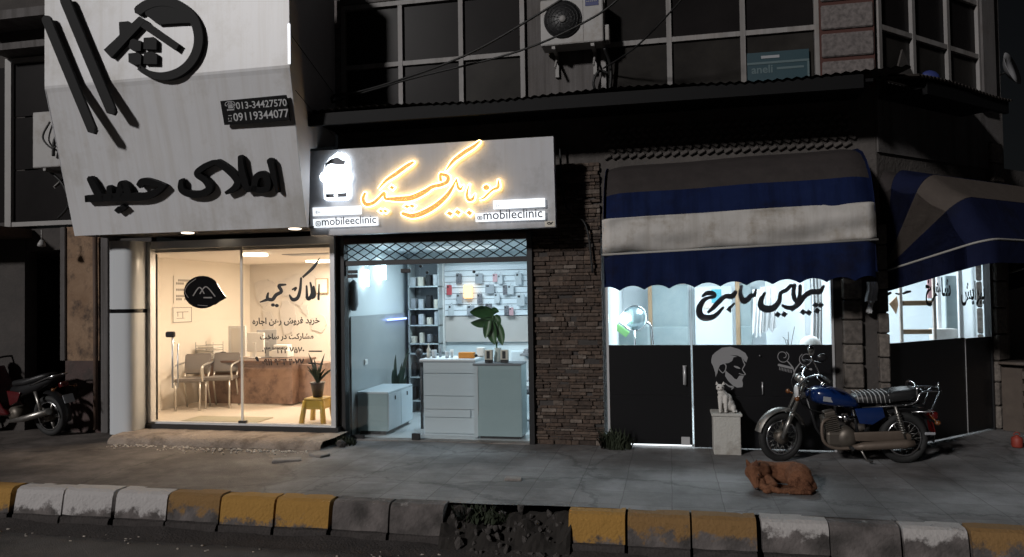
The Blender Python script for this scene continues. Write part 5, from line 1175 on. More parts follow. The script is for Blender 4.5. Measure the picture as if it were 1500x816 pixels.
# script lettering on the glass
GB = front(8.494); k = 6.5217; o = (1000, 405)
SCRIPT = [
 [(192, 188, 16), (232, 160, 34), (290, 164, 38), (305, 188, 26), (265, 206, 18)],
 [(268, 198, 18), (205, 225, 34), (160, 300, 50), (168, 368, 58), (222, 396, 54), (305, 378, 38), (386, 298, 16)],
 [(505, 148, 28), (470, 190, 44), (405, 192, 34), (345, 240, 40), (292, 300, 32), (238, 346, 14)],
 [(492, 260, 12), (455, 295, 22), (440, 326, 44)],
 [(560, 92, 20), (552, 170, 34), (580, 232, 52), (625, 214, 44), (650, 182, 34), (682, 178, 30), (700, 126, 12)],
 [(785, 158, 16), (746, 235, 44), (755, 292, 56), (812, 312, 60), (872, 296, 52), (922, 235, 36), (936, 160, 28), (990, 130, 30), (1036, 84, 26)],
 [(1068, 84, 30), (1058, 150, 34), (1068, 212, 36), (1100, 252, 24)],
 [(1122, 92, 28), (1118, 175, 30), (1098, 245, 30), (1062, 292, 32), (1000, 298, 32), (944, 272, 12)],
 [(1346, 92, 16), (1308, 144, 42), (1230, 148, 44), (1162, 190, 40), (1108, 262, 38), (1036, 328, 16)]]
mo = MB(); mo.ink(GB, [[(x, y, w + 9) for x, y, w in s_] for s_ in SCRIPT], o, k, depth=.002, off=.0005)
m = MB(); m.ink(GB, SCRIPT, o, k, depth=.003, off=.0075)
for x, y in ((908, 364), (970, 362), (1270, 272), (1318, 274), (1284, 328), (1150, 340), (1204, 346)):
    m.fill(GB, [(x - 28, y + 4), (x - 4, y - 24), (x + 28, y - 4), (x + 4, y + 24)], o, k, depth=.003, off=.0075); mo.fill(GB, [(x - 34, y + 5), (x - 5, y - 30), (x + 34, y - 5), (x + 5, y + 30)], o, k, depth=.002, off=.0005)
le = obj('lettering', mo, 'black_paint', T); obj('letter_face', m, 'barber_letter', le)
# bearded head sticker on the black panel
GH = front(8.486); k = 4.8; o = (1020, 500); m = MB()
m.fill(GH, [(105, 130), (112, 100), (130, 80), (180, 45), (240, 38), (300, 55), (345, 82), (362, 115), (352, 148), (338, 138), (322, 115), (288, 100), (235, 96), (288, 108), (262, 112), (252, 138), (228, 152), (206, 156), (190, 154), (170, 162), (157, 190), (147, 225), (136, 250), (132, 220), (120, 180), (106, 150)], o, k, depth=.001, off=0)
m.fill(GH, [(205, 205), (225, 222), (248, 240), (268, 262), (284, 268), (302, 242), (322, 240), (334, 246), (322, 272), (328, 300), (324, 322), (288, 326), (258, 312), (222, 276), (203, 245)], o, k, depth=.001, off=0)
m.ink(GH, [[(320, 116, 5), (334, 150, 8), (340, 166, 8), (324, 196, 6), (334, 215, 7), (344, 232, 7), (326, 238, 5)], [(268, 176, 9), (285, 182, 14), (306, 190, 7)], [(300, 226, 5), (332, 236, 6)], [(165, 165, 6), (192, 156, 8), (208, 172, 8), (204, 200, 7), (190, 222, 6)], [(200, 294, 6), (232, 316, 11), (258, 322, 12), (246, 338, 5)], [(160, 195, 6), (172, 212, 6), (186, 222, 6)]], o, k, depth=.001, off=0)
st_ = obj('head_sticker', m, 'sticker_grey', T)
# scissors, comb and razor sticker
k = 4.08; o = (1080, 490); m = MB()
sp1 = [(275 + r_ * math.cos(a), 132 + r_ * math.sin(a), 4) for a, r_ in [(-1.0 + j * .62, 33 - (0 if j < 9 else (j - 8) * 4.5)) for j in range(15)]]
sp2 = [(407 - r_ * math.cos(a), 148 + r_ * math.sin(a), 4) for a, r_ in [(-1.0 + j * .62, 36 - (0 if j < 9 else (j - 8) * 4.5)) for j in range(15)]]
m.ink(GH, [sp1, sp2, [(300, 160, 5), (332, 200, 8), (352, 262, 6), (376, 274, 9)], [(378, 168, 5), (350, 205, 8), (332, 250, 5)], [(248, 182, 14), (290, 192, 14), (332, 202, 12)], [(376, 196, 7), (420, 202, 9), (442, 208, 12)]], o, k, depth=.001, off=0)
for j in range(9): m.ink(GH, [[(253 + j * 9, 196 + j * 2.2, 3.5), (252 + j * 9, 212 + j * 2.2, 3.5)]], o, k, depth=.001, off=0)
obj('tool_sticker', m, 'sticker_grey', T)
# barber interior
BW = 11.58
def bbox(nm, mt, lab, cat, px0, py0, px1, py1, Y, dep, b=.006, zlow=None):
    a, b_ = at(px0, py0, Y), at(px1, py1, Y); m = MB(); m.box(a.x, b_.x, Y, Y + dep, b_.z if zlow is None else zlow, a.z, b); return obj(nm, m, mt, None, label=lab, cat=cat)
def marble(px0, px1, lab):
    Y = 11.2; a, b_ = at(px0, 428, Y), at(px1, 500, Y); t = thing('mirror_panel', ((a.x + b_.x) / 2, Y, .02), lab, 'mirror panel')
    m = MB(); m.box(a.x + .06, b_.x - .02, Y, Y + .03, .45, 1.86); obj('panel', m, 'marble_grey', t); m = MB(); m.box(a.x, a.x + .058, Y - .03, Y + .04, .02, 1.93, .004); m.box(a.x + .058, b_.x, Y - .03, Y + .04, 1.865, 1.93); obj('frame', m, 'wood_tan', t)
    m = MB(); m.box(a.x + .06, b_.x - .02, Y - .12, Y - .001, .9, 1.24, .01); obj('ledge', m, 'marble_grey', t)
marble(949, 1011, 'dull grey green mirror panel with a tan frame, left of the white door edge'); marble(1077, 1103, 'narrow grey green panel between white walls in the barber shop')
a = at(926, 466, 10.2); T2 = thing('ring_mirror', (a.x, 10.2, a.z - .2), 'round mirror with a glaring white lamp at the left in the barber window', 'mirror')
m = MB(); m.torus((a.x + .03, 10.2, a.z), .17, .008, 'Y', 32); obj('ring', m, 'chrome', T2); m = MB(); m.lathe([(.01, 0), (.165, 0), (.165, .012), (.01, .013)], (a.x + .03, 10.2, a.z), 'Y', 28); obj('mirror_glass', m, 'mirror_tint', T2)
m = MB(); m.ell((a.x - .10, 10.14, a.z - .005), (.065, .04, .08)); obj('lamp', m, 'lamp_glare', T2); m = MB(); m.tube([(a.x + .03, 10.2, a.z - .16), (a.x + .03, 10.2, .9)], .014); obj('stand', m, 'chrome', T2)
p = at(911, 484, 10.05); m = MB(); m.obox((p.x, 10.05, p.z), (.20, .03, .09), (0, R(38), 0), .02, 2); tag(obj('plastic_comb_tray', m, 'green_plastic', None), 'bright green plastic tray under the glaring lamp', 'tray')
p = at(930, 488, 10.3); T2 = thing('barber_chair', (p.x, 10.3, .02), 'dark barber chair back below the round mirror', 'chair')
m = MB(); m.obox((p.x - .05, 10.45, 1.14), (.52, .12, .36), None, .05, 3); obj('backrest', m, 'marble_grey', T2); m = MB(); m.obox((p.x - .05, 10.2, .62), (.55, .5, .14), None, .04, 2); obj('seat', m, 'seat_vinyl', T2); m = MB(); m.tube(spline3([(p.x - .28, 10.42, 1.3), (p.x, 10.42, 1.33), (p.x + .2, 10.42, 1.31), (p.x + .24, 10.42, 1.0)]), .018); obj('arm', m, 'chrome', T2); m = MB(); m.lathe([(.26, .021), (.24, .05), (.06, .07), (.06, .55)], (p.x - .05, 10.2, 0), 'Z', 20); obj('pedestal', m, 'chrome', T2)
bbox('white_cupboard', 'barber_wall', 'plain white cupboard behind the first word of the lettering', 'cupboard', 1017, 420, 1074, 505, 11.3, .25, zlow=.02)
a = at(1052, 432, 11.2); m = MB(); 
T2 = thing('wall_poster', (a.x, 11.28, a.z), 'aqua and sand coloured poster on the white cupboard', 'poster')
A_, B_ = at(1042, 424, 11.28), at(1057, 444, 11.28); m = MB(); m.box(A_.x, B_.x, 11.285, 11.295, B_.z, A_.z); obj('sheet', m, 'aqua', T2)
A_, B_ = at(1030, 444, 11.28), at(1045, 452, 11.28); m = MB(); m.box(A_.x, B_.x, 11.284, 11.296, B_.z, A_.z); obj('lower_sheet', m, 'barber_cream', T2)
# white jacket and towel
def cloth(nm, lab, cat, px0, py0, px1, py1, Y, par=None):
    a, b_ = at(px0, py0, Y), at(px1, py1, Y); rows = []
    for j in range(13):
        t = j / 12; rows.append([(a.x + (b_.x - a.x) * i / 16 + .01 * math.sin(t * 5), Y + .025 * math.sin(i * 1.3 + t * 2) * (.4 + t), a.z + (b_.z - a.z) * t * (1 - .06 * math.sin(i * .9))) for i in range(17)])
    m = MB(); m.sheet(rows); m.sheet([[(p[0], p[1] + .015, p[2]) for p in r_] for r_ in rows]); return obj(nm, m, 'cloth_white', par, label=lab, cat=cat)
cloth('white_jacket', 'white jacket hanging between the two words of the lettering', 'jacket', 1102, 424, 1119, 491, 10.6); cloth('towel', 'white towel hanging beside the white jacket', 'towel', 1113, 420, 1138, 484, 10.9)
bbox('white_door', 'barber_wall', 'plain white inner door between the towel and the grey curtain', 'door', 1120, 400, 1180, 505, 11.35, .04, zlow=.02)
cloth('shower_curtain', 'grey white curtain at the right end of the barber window', 'curtain', 1186, 400, 1206, 540, 10.2)
p = at(1187, 502, 9.6); m = MB(); m.ell((p.x, 9.6, p.z - .03), (.13, .1, .12)); tag(obj('hood_dryer', m, 'white_plastic', None), 'rounded white hood dryer low at the right of the barber window', 'dryer')
m = MB()
for tx, tz in ((-.06, .2), (0, .26), (.07, .32), (-.02, .16)): p = at(1155, 500, 8.75); m.tube(spline3([(p.x, 8.75, p.z - .2), (p.x + tx * .5, 8.75, p.z), (p.x + tx, 8.75, p.z - .15 + tz)]), [.004] * 12 + [.001], 5)
tag(obj('thin_twigs', m, 'sticker_grey', None), 'few thin twigs standing behind the barber glass above the mirror of the motorcycle', 'twigs')
T2 = thing('ceiling_lamp', (.5, 9.8, 2.4), 'bright white ceiling panel in the barber shop', 'lamp')
m = MB(); m.box(0, 1.0, 9.6, 10.1, 2.39, 2.417); obj('diffuser', m, 'lamp_day', T2); area('barber_light', (.5, 9.8, 2.37), (1.2, .8), 72, (.84, .95, 1.0), parent=T2)
T2 = thing('ceiling_lamp', (.6, 8.85, 2.4), 'white ceiling tube just behind the barber glass', 'lamp')
m = MB(); m.tube([(-.2, 8.85, 2.38), (1.4, 8.85, 2.38)], .018); obj('tube', m, 'lamp_day', T2); area('barber_front_light', (.6, 8.85, 2.36), (1.6, .1), 8, (.84, .95, 1.0), parent=T2)
T2 = thing('ceiling_lamp', (2.6, 10.4, 2.4), 'white ceiling lamp behind the corner window', 'lamp')
m = MB(); m.box(2.2, 2.9, 10.3, 10.7, 2.39, 2.417); obj('diffuser', m, 'lamp_day', T2); area('corner_light', (2.55, 10.5, 2.37), (.8, .5), 42, (.9, .96, 1.0), parent=T2)

# ------------------------------------------------------------------ corner window of the barber shop
T = thing('corner_shopfront', tuple(ch(1.2, 0, 0)), 'second barber window on the cut corner with dark lettering over a black panel', 'shopfront')
def chp(nm, mt, s0, s1, d0, d1, z0, z1): m = MB(); chbox(m, s0, s1, d0, d1, z0, z1); return obj(nm, m, mt, T)
chp('lower_panel', 'door_black', .09, 1.7, -.05, -.025, .02, 1.145); chp('lower_panel', 'door_black', 1.71, 2.30, -.05, -.025, .02, 1.135); chp('glass_pane', 'barber_glass', .09, 2.30, -.045, -.037, 1.146, 2.36)
chp('frame', 'black_paint', .05, .09, -.08, -.01, 0, 2.4); chp('frame', 'black_paint', 2.30, 2.335, -.08, -.01, 0, 2.4); chp('lintel', 'black_paint', .09, 2.30, -.08, -.01, 2.3605, 2.43); chp('meeting_rail', 'alu', 1.7005, 1.7095, -.06, -.02, .02, 1.13)
TP = Plane(ch(0, -.032, 0), CN); m = MB()
a0, a1 = TP.hit(1408, 451), TP.hit(1443, 449); m.text(shape('پیرایش'), a0 - Vector((0, 0, .0)), CE, (0, 0, 1), width=(a1 - a0).dot(CE), height=.32, depth=.002, bold=.03)
a0, a1 = TP.hit(1356, 449), TP.hit(1393, 440); obj('word', m, 'black_paint', T); m = MB(); m.text(shape('شاهرخ'), a0, CE, (0, 0, 1), width=(a1 - a0).dot(CE), height=.33, depth=.002, bold=.03)
obj('word', m, 'black_paint', T); m = MB(); m.ink(TP, [[(1297, 429, 3), (1300, 431, 4), (1304, 429, 4)], [(1312, 430, 2), (1317, 431, 3)], [(1323, 430, 3), (1328, 428, 4), (1333, 427, 3)]], depth=.002, off=0)
obj('small_print', m, 'black_paint', T)
# things behind it
def cp(px, py, Y): return at(px, py, Y)
T2 = thing('wooden_rack', (2.9, 10.3, .02), 'pale wooden ladder rack with two brown rungs behind the corner window', 'rack')
Y = 10.2
for px in (1320, 1369):
    a, b_ = at(px - 2.2, 440, Y), at(px + 2.2, 440, Y); m = MB(); m.box(a.x, b_.x, Y, Y + .04, .02, 2.0, .004); obj('post', m, 'wood_pale', T2)
for py in (444, 486):
    a, b_ = at(1323, py - 3.4, Y), at(1366, py + 3.4, Y); m = MB(); m.box(a.x, b_.x, Y + .005, Y + .03, b_.z, a.z, .004); obj('rung', m, 'wood_tan', T2)
a = at(1307, 445, 10.3); m = MB(); D0 = front(10.3); m.fill(D0, [(1302, 445), (1313, 434), (1315, 447), (1312, 460)], depth=.03, off=0); tag(obj('wooden_diamond', m, 'wood_tan', None), 'brown wooden diamond ornament left of the ladder rack', 'ornament')
def cbox(nm, mt, lab, cat, px0, py0, px1, py1, Y, dep, zlow=None):
    return bbox(nm, mt, lab, cat, px0, py0, px1, py1, Y, dep, .004, zlow)
cbox('red_banner', 'case_pink', 'reddish banner behind the top of the rack', 'banner', 1358, 400, 1371, 437, 10.6, .02)
cbox('white_partition', 'cloth_white', 'bright white partition edge right of the ladder rack', 'partition', 1372, 400, 1380, 482, 10.7, .05, .02)
cbox('white_box', 'white_plastic', 'white cabinet low behind the corner lettering', 'cabinet', 1372, 482, 1404, 520, 10.5, .3, .02)
m = MB(); a = at(1407, 440, 10.4); m.box(a.x - .02, a.x + .03, 10.4, 10.46, .02, 2.3, .004); tag(obj('white_pole', m, 'cloth_white', None), 'white upright pole in the middle of the corner window', 'pole')
m = MB(); a = at(1432, 440, 10.7); m.box(a.x - .35, a.x + .2, 10.75, 10.8, .02, 1.9); tag(obj('marble_board', m, 'marble_grey', None), 'grey marbled board behind the right word on the corner window', 'board')

# ------------------------------------------------------------------ awnings
AW = thing('striped_awning', (.62, 7.6, 1.76), 'wide blue awning with a creased white stripe and a scalloped edge over the barber door', 'awning')
AX0, AX1 = -.66, 1.955
pf = spline3([(8.45, 3.17), (8.22, 3.13), (7.98, 3.00), (7.80, 2.80), (7.68, 2.57), (7.62, 2.36), (7.60, 2.15)], 6)if False else None
prof_ = [(8.46, 3.16), (8.25, 3.13), (8.05, 3.06), (7.90, 2.95), (7.795, 2.83), (7.755, 2.765), (7.725, 2.70), (7.675, 2.565), (7.655, 2.46)]
def awn_sheet(pr, mt, nm, ripple=0.0, n=60, label=None, wob=0.0):
    rows = []
    for (y, z) in pr:
        row = []
        for i in range(n + 1):
            t = i / n; e = min(t, 1 - t) * 2.6; rd = max(0, 1 - e / .22) ** 2 * .10       # the ends roll back
            tilt = .075 * t
            row.append((AX0 + (AX1 - AX0) * t, y + rd + ripple * math.sin(i * .9 + z * 9) * .5 + wob * math.sin(i * .37 + z * 14) , z + tilt - rd * .15 + ripple * math.sin(i * .23)))
        rows.append(row)
    m = MB(); m.sheet(rows); m.sheet([[(p[0], p[1] + .006, p[2] - .004) for p in r_] for r_ in rows])
    return obj(nm, m, mt, AW, label=label)
def seg_(pr, n=4):
    out = []
    for a, b_ in zip(pr, pr[1:]):
        for k in range(n): out.append((a[0] + (b_[0] - a[0]) * k / n, a[1] + (b_[1] - a[1]) * k / n))
    return out + [pr[-1]]
awn_sheet(seg_(prof_[:6]), 'awning_brown', 'top_band', .004); awn_sheet(seg_(prof_[5:]), 'awning_navy', 'upper_band', .004)
# white rolled stripe with folds
rows = []; n = 130
for j in range(25):
    t = j / 24; a = R(100 - 190 * t); row = []
    for i in range(n + 1):
        s = i / n; e = min(s, 1 - s) * 2.6; rd = max(0, 1 - e / .10) ** 2 * .09
        f = .017 * math.sin(t * 11 + s * 7) * math.sin(s * 5 + 1) + .010 * math.sin(t * 17 - s * 9 + 2) * math.sin(s * 8) + .006 * math.sin(s * 40 + t * 6) * (1 if e < .5 else .25) + .012 * math.sin(s * 12 + t * 11) * max(0, 1 - e / .6)
        row.append((AX0 - .012 + (AX1 - AX0 + .024) * s, 7.675 - .075 * max(0, math.cos(a)) ** .8 - f + rd, 2.315 + .185 * math.sin(a) + .075 * s + .012 * math.sin(s * 3.1) * math.sin(s * 17 + 1) * (a < 0)))
    rows.append(row)
m = MB(); m.sheet(rows); obj('white_band', m, 'awning_white', AW, label='creased off white roll across the awning')
m = MB(); m.tube([(AX0 - .01, 7.64, 2.128), (AX1 + .01, 7.64, 2.203)], .012, 8); obj('front_bar', m, 'piping', AW)
# valance with scallops
rows = []; n = 176; ns = 10.5
for j in range(11):
    t = j / 10; row = []
    for i in range(n + 1):
        s = i / n; ph = (s * ns + .35) % 1; sc_ = .045 * (abs(2 * ph - 1) ** 2 ) 
        z0 = 2.125 + .075 * s; z1 = 1.795 + .065 * s - sc_ 
        e = min(s, 1 - s) * 2.6; rd = max(0, 1 - e / .12) ** 2 * .07
        row.append((AX0 + (AX1 - AX0) * s, 7.632 + .012 * math.sin(s * 33) * t + .008 * math.sin(s * 81 + 1) * t + rd, z0 + (z1 - z0) * t))
    rows.append(row)
m = MB(); m.sheet(rows, True); m.sheet([[(p[0], p[1] + .006, p[2]) for p in r_] for r_ in rows]); obj('valance', m, 'awning_navy', AW)
for X, dxx in ((AX0, .004), (AX1, -.004)):
    tl = .075 if X > 0 else 0
    m = MB(); m.prism([(X + dxx, y + .03, z + tl) for (y, z) in prof_] + [(X + dxx, 7.70, 2.13 + tl), (X + dxx, 7.66, 1.82 + tl), (X + dxx, 8.1, 1.95 + tl), (X + dxx, 8.46, 2.05 + tl)], (.004, 0, 0)); obj('side_cloth', m, 'awning_navy', AW)
for x in (AX0 + .03, AX1 - .03):
    m = MB(); m.tube([(x, 8.46, 2.5), (x, 7.66, 2.17 + (.075 if x > 0 else 0))], .012); m.tube([(x, 8.46, 3.1), (x, 8.46, 2.1)], .012); obj('frame_arm', m, 'rusty_steel', AW)
# plastic rag at the awning's right end
cloth('plastic_rag', 'crumpled pale plastic rag tied to the wall at the right end of the striped awning', 'rag', 1269, 413, 1286, 442, 8.3)
cloth('plastic_rag', 'short pale rag hanging left of the corner window', 'rag', 1271, 436, 1279, 458, 8.36)

# hooded awning on the cut corner: square hoops folding up from two hinges
DW = thing('hooded_awning', tuple(ch(1.2, .4, 2.0)), 'dark blue hooded awning with one beige wedge fanning over the corner window', 'awning')
HS, HW, HP, HZ, HR = .03, 2.75, 1.09, 1.916, .20
def hoop_path(n=8):
    p = [(HS, HP * .98 * i / 8 * (1 - HR / HP)) for i in range(9)]
    p += [(HS + HR - HR * math.cos(R(90 * i / n)), HP - HR + HR * math.sin(R(90 * i / n))) for i in range(n + 1)]
    p += [(HS + HR + (HW - HS - 2 * HR) * i / 14, HP) for i in range(1, 14)]
    p += [(HW - HR + HR * math.sin(R(90 * i / n)), HP - HR + HR * math.cos(R(90 * i / n))) for i in range(n + 1)]
    p += [(HW, (HP - HR) * (1 - i / 8)) for i in range(1, 9)]
    return p
def hoop(phi, sag=0.0):
    return [ch(s, max(d, .004) * math.cos(phi) * (1 - sag), HZ + d * math.sin(phi) * (1 - sag)) for s, d in hoop_path()]
def wedge(p0, p1, mt, nm, n=7):
    rows = [hoop(R(p0 + (p1 - p0) * j / n), .045 * math.sin(math.pi * j / n)) for j in range(n + 1)]; m = MB(); m.sheet(rows); m.sheet([[p + Vector((0, 0, -.006)) for p in r_] for r_ in rows]); return obj(nm, m, mt, DW)
wedge(14.6, 40.3, 'hood_navy_shaded', 'lower_wedge'); wedge(40.5, 64, 'hood_beige_shaded', 'beige_wedge'); wedge(64.2, 82, 'hood_navy_shaded', 'upper_wedge'); wedge(82.2, 91, 'awning_brown', 'top_wedge', 4)
m = MB(); m.tube(hoop(R(14.6)), .011, 8); obj('hoop', m, 'piping', DW)
hp = hoop(R(14.3)); rows = [[p + Vector((0, 0, -.006 - .215 * j / 5)) + CN * .006 * math.sin(i * .9) * j / 5 for i, p in enumerate(hp)] for j in range(6)]
m = MB(); m.sheet(rows); m.sheet([[p + CN * -.006 for p in r_] for r_ in rows]); obj('valance', m, 'hood_navy_shaded', DW)
m = MB(); chbox(m, 2.72, 5.4, -.4, -.2, 0, 3.3); tag(obj('side_shop_wall', m, 'grime_wall', None), 'dark wall behind the far awning at the right edge', 'wall')

# ------------------------------------------------------------------ air conditioners
def aircon(name, x0, x1, y0, y1, z0, z1, lab, badge=True, fan=True):
    T = thing(name, ((x0 + x1) / 2, (y0 + y1) / 2, z0), lab, 'air conditioner')
    w, h = x1 - x0, z1 - z0
    m = MB(); m.box(x0, x1, y0, y1, z0, z1, .018, 2); cs = obj('casing', m, 'ac_white', T)
    cx, cz, r_ = x0 + w * .36, z0 + h * .54, min(h * .43, w * .30)
    if fan:
        m = MB(); m.lathe([(.01, 0), (r_, 0), (r_, -.012), (.01, -.014)], (cx, y0 - .001, cz), 'Y', 36); g_ = obj('fan_grille', m, 'ac_grille', T)
        m = MB()
        for j in range(5): m.torus((cx, y0 - .017, cz), r_ * (.3 + .165 * j), .003, 'Y', 32, 5)
        for j in range(12): a = j * math.pi / 6; m.tube([(cx + r_ * .2 * math.cos(a), y0 - .018, cz + r_ * .2 * math.sin(a)), (cx + r_ * math.cos(a + .25), y0 - .018, cz + r_ * math.sin(a + .25))], .0025, 4)
        obj('guard_wire', m, 'black_paint', g_)
        m = MB(); m.lathe([(.005, 0), (r_ * .19, 0), (r_ * .17, -.008), (.005, -.01)], (cx, y0 - .022, cz), 'Y', 20); obj('fan_hub', m, 'frame_white', g_)
    m = MB(); m.box(x0 + w * .68, x0 + w * .684, y0 - .002, y0 - .0005, z0 + .02, z1 - .02); obj('panel_seam', m, 'grime_wall', cs)
    m = MB(); m.box(x1 + .0005, x1 + .06, y0 + .04, y1 - .06, z0 + h * .04, z0 + h * .38, .012, 2); obj('valve_cover', m, 'ac_white', T)
    if badge:
        m = MB(); m.box(x0 + w * .72, x0 + w * .93, y0 - .004, y0 - .0005, z0 + h * .78, z0 + h * .96); bd = obj('badge', m, 'blue_badge', T)
        m = MB()
        for j in range(6): m.box(x0 + w * (.74 + j * .029), x0 + w * (.757 + j * .029), y0 - .006, y0 - .0045, z0 + h * .865, z0 + h * .885)
        obj('badge_mark', m, 'frame_grey', bd)
    for fx in (.2, .82):
        x = x0 + w * fx; m = MB(); m.box(x - .02, x + .02, y0 + .02, 8.5, z0 - .035, z0 - .003); m.box(x - .02, x + .02, 8.46, 8.5, z0 - .28, z0 - .035); m.obox((x, (y0 + 8.5) / 2 + .05, z0 - .13), (.02, .03, .30), (R(-48), 0, 0)); obj('bracket', m, 'frame_grey', T)
    return T
aircon('outdoor_aircon', -1.365, -.655, 8.18, 8.44, 4.535, 5.06, 'white outdoor air conditioner with a round black fan between the upper windows')
NA = aircon('outdoor_aircon', -8.02, -7.2, 8.02, 8.30, 3.47, 4.20, 'white outdoor unit half hidden by the left edge of the big white sign', False, False)
m = MB(); m.tube(spline3([(-7.72, 7.99, 4.05), (-7.8, 7.96, 3.85), (-7.66, 7.96, 3.7), (-7.55, 7.97, 3.78)]), .012, 6); m.tube(spline3([(-7.5, 7.97, 4.0), (-7.62, 7.96, 3.8), (-7.66, 7.98, 3.6)]), .02, 6); obj('hose', m, 'cable', NA)
m = MB(); m.box(-7.64, -7.55, 8.0, 8.018, 3.98, 4.1); obj('label', m, 'soft_dim', NA)  # label brightened by a faint glow of its own, no lamp
m = MB(); m.tube(spline3([(-.66, 8.3, 4.5), (-.60, 8.42, 4.3), (-.62, 8.44, 4.0), (-.62, 8.44, 3.95)]), .02, 8); m.tube(spline3([(-.72, 8.44, 3.98), (-.8, 8.4, 4.12), (-.74, 8.42, 4.27), (-.63, 8.44, 4.25)]), .016, 8)
tag(obj('coolant_pipe', m, 'cable', None), 'black insulated pipe looping below the air conditioner', 'pipe')
# cables
def cable(pts, r_, lab):
    P_ = [at(x, y, Y) for x, y, Y in pts]; m = MB(); m.tube(spline3(P_, 10), r_, 6); tag(obj('cable', m, 'cable', None), lab, 'cable')
cable([(490, 142, 8.3), (560, 125, 7.9), (680, 82, 7.6), (790, 20, 7.4), (850, -20, 7.3)], .012, 'upper black cable rising to the right across the left window')
cable([(486, 150, 8.3), (600, 116, 7.9), (760, 75, 7.6), (870, 25, 7.4), (920, -15, 7.3)], .011, 'lower black cable crossing the front of the air conditioner')
cable([(884, 100, 8.4), (930, 70, 8.0), (980, 20, 7.6), (1010, -15, 7.4)], .010, 'short black cable rising from the pipe over the right window')
cable([(486, 190, 8.4), (482, 160, 8.35), (490, 140, 8.3), (520, 138, 8.3)], .022, 'thick bent cable end by the first upper window')
cable([(470, 165, 8.4), (500, 200, 8.42), (560, 205, 8.42), (640, 190, 8.42)], .01, 'thin sagging cable in the dark above the clinic sign')
cable([(820, 215, 8.4), (828, 300, 8.42), (858, 330, 8.42), (868, 400, 8.42)], .014, 'black cable running down the dark wall right of the clinic sign')
cable([(66, 245, 8.2), (92, 270, 8.2), (100, 300, 8.2), (85, 320, 8.3)], .016, 'black hose hanging below the half hidden outdoor unit')
m = MB(); p = at(1455, 95, 10.0); m.lathe([(.01, .0), (.12, .03), (.22, .09), (.225, .095), (.12, .045), (.01, .012)], (0, 0, 0), 'Z', 24); bmesh.ops.transform(m.bm, matrix=Matrix.Translation((4.30, 10.62, 4.52)) @ Euler((R(75), 0, R(50))).to_matrix().to_4x4(), verts=m.bm.verts)
m.tube([(3.93, 10.33, 4.40), (4.12, 10.50, 4.42), (4.30, 10.64, 4.51)], .015); tag(obj('satellite_dish', m, 'dish_grey', None), 'small satellite dish on the corner post high on the right', 'satellite dish')
# teal board behind the upper window
T = thing('teal_signboard', (1.2, 8.49, 4.1), 'dim teal signboard with pale letters leaning in the right upper window', 'sign')
a, b_ = at(1094, 78, 8.47), at(1186, 122, 8.47); zt_ = at(1140, 75, 8.47).z
m = MB(); m.box(a.x, b_.x, 8.465, 8.475, 3.98, zt_); obj('board', m, 'teal_sign', T)
zz = at(1140, 91, 8.47).z; m = MB(); m.box(a.x, b_.x, 8.46, 8.4645, zz - .012, zz + .012); m.box(b_.x - .02, b_.x, 8.46, 8.4645, 3.98, zz - .013); obj('trim', m, 'teal_text', T)
m = MB(); a = at(1101, 108.5, 8.46); b2 = at(1132, 105.5, 8.46); m.text('aneli', (a.x, 8.463, a.z), (1, 0, 0), (0, 0, 1), width=b2.x - a.x, depth=.001, bold=.02); a = at(1138, 100, 8.46); m.box(a.x, a.x + .28, 8.461, 8.4645, a.z - .012, a.z + .012); obj('lettering', m, 'teal_text', T)
m = MB(); a = at(1115, 84, 8.46); m.box(a.x, a.x + .19, 8.461, 8.4645, a.z - .015, a.z + .015); obj('small_plate', m, 'case_grey', T)
m = MB(); a = at(1170, 118, 8.46); m.torus((a.x, 8.462, a.z - .02), .045, .006, 'Y', 20); obj('round_mark', m, 'teal_text', T)
# clutter behind the corner window upstairs
m = MB(); p = ch(.42, .08, 4.0); m.prism([p, ch(.62, .08, 4.0), ch(.36, .08, 4.33), ch(.22, .08, 4.02)], CN * .02); tag(obj('leaning_board', m, 'grime_wall', None), 'dark pointed board leaning outside the corner window upstairs', 'board')
m = MB(); p = ch(1.0, .03, 4.1); m.ell(tuple(p), (.12, .04, .12)); m.ell(tuple(p + Vector((0, 0, -.08))), (.15, .04, .08)); tag(obj('blue_bag', m, 'blue_badge', None), 'dark blue bag on the sill of the corner window upstairs', 'bag')
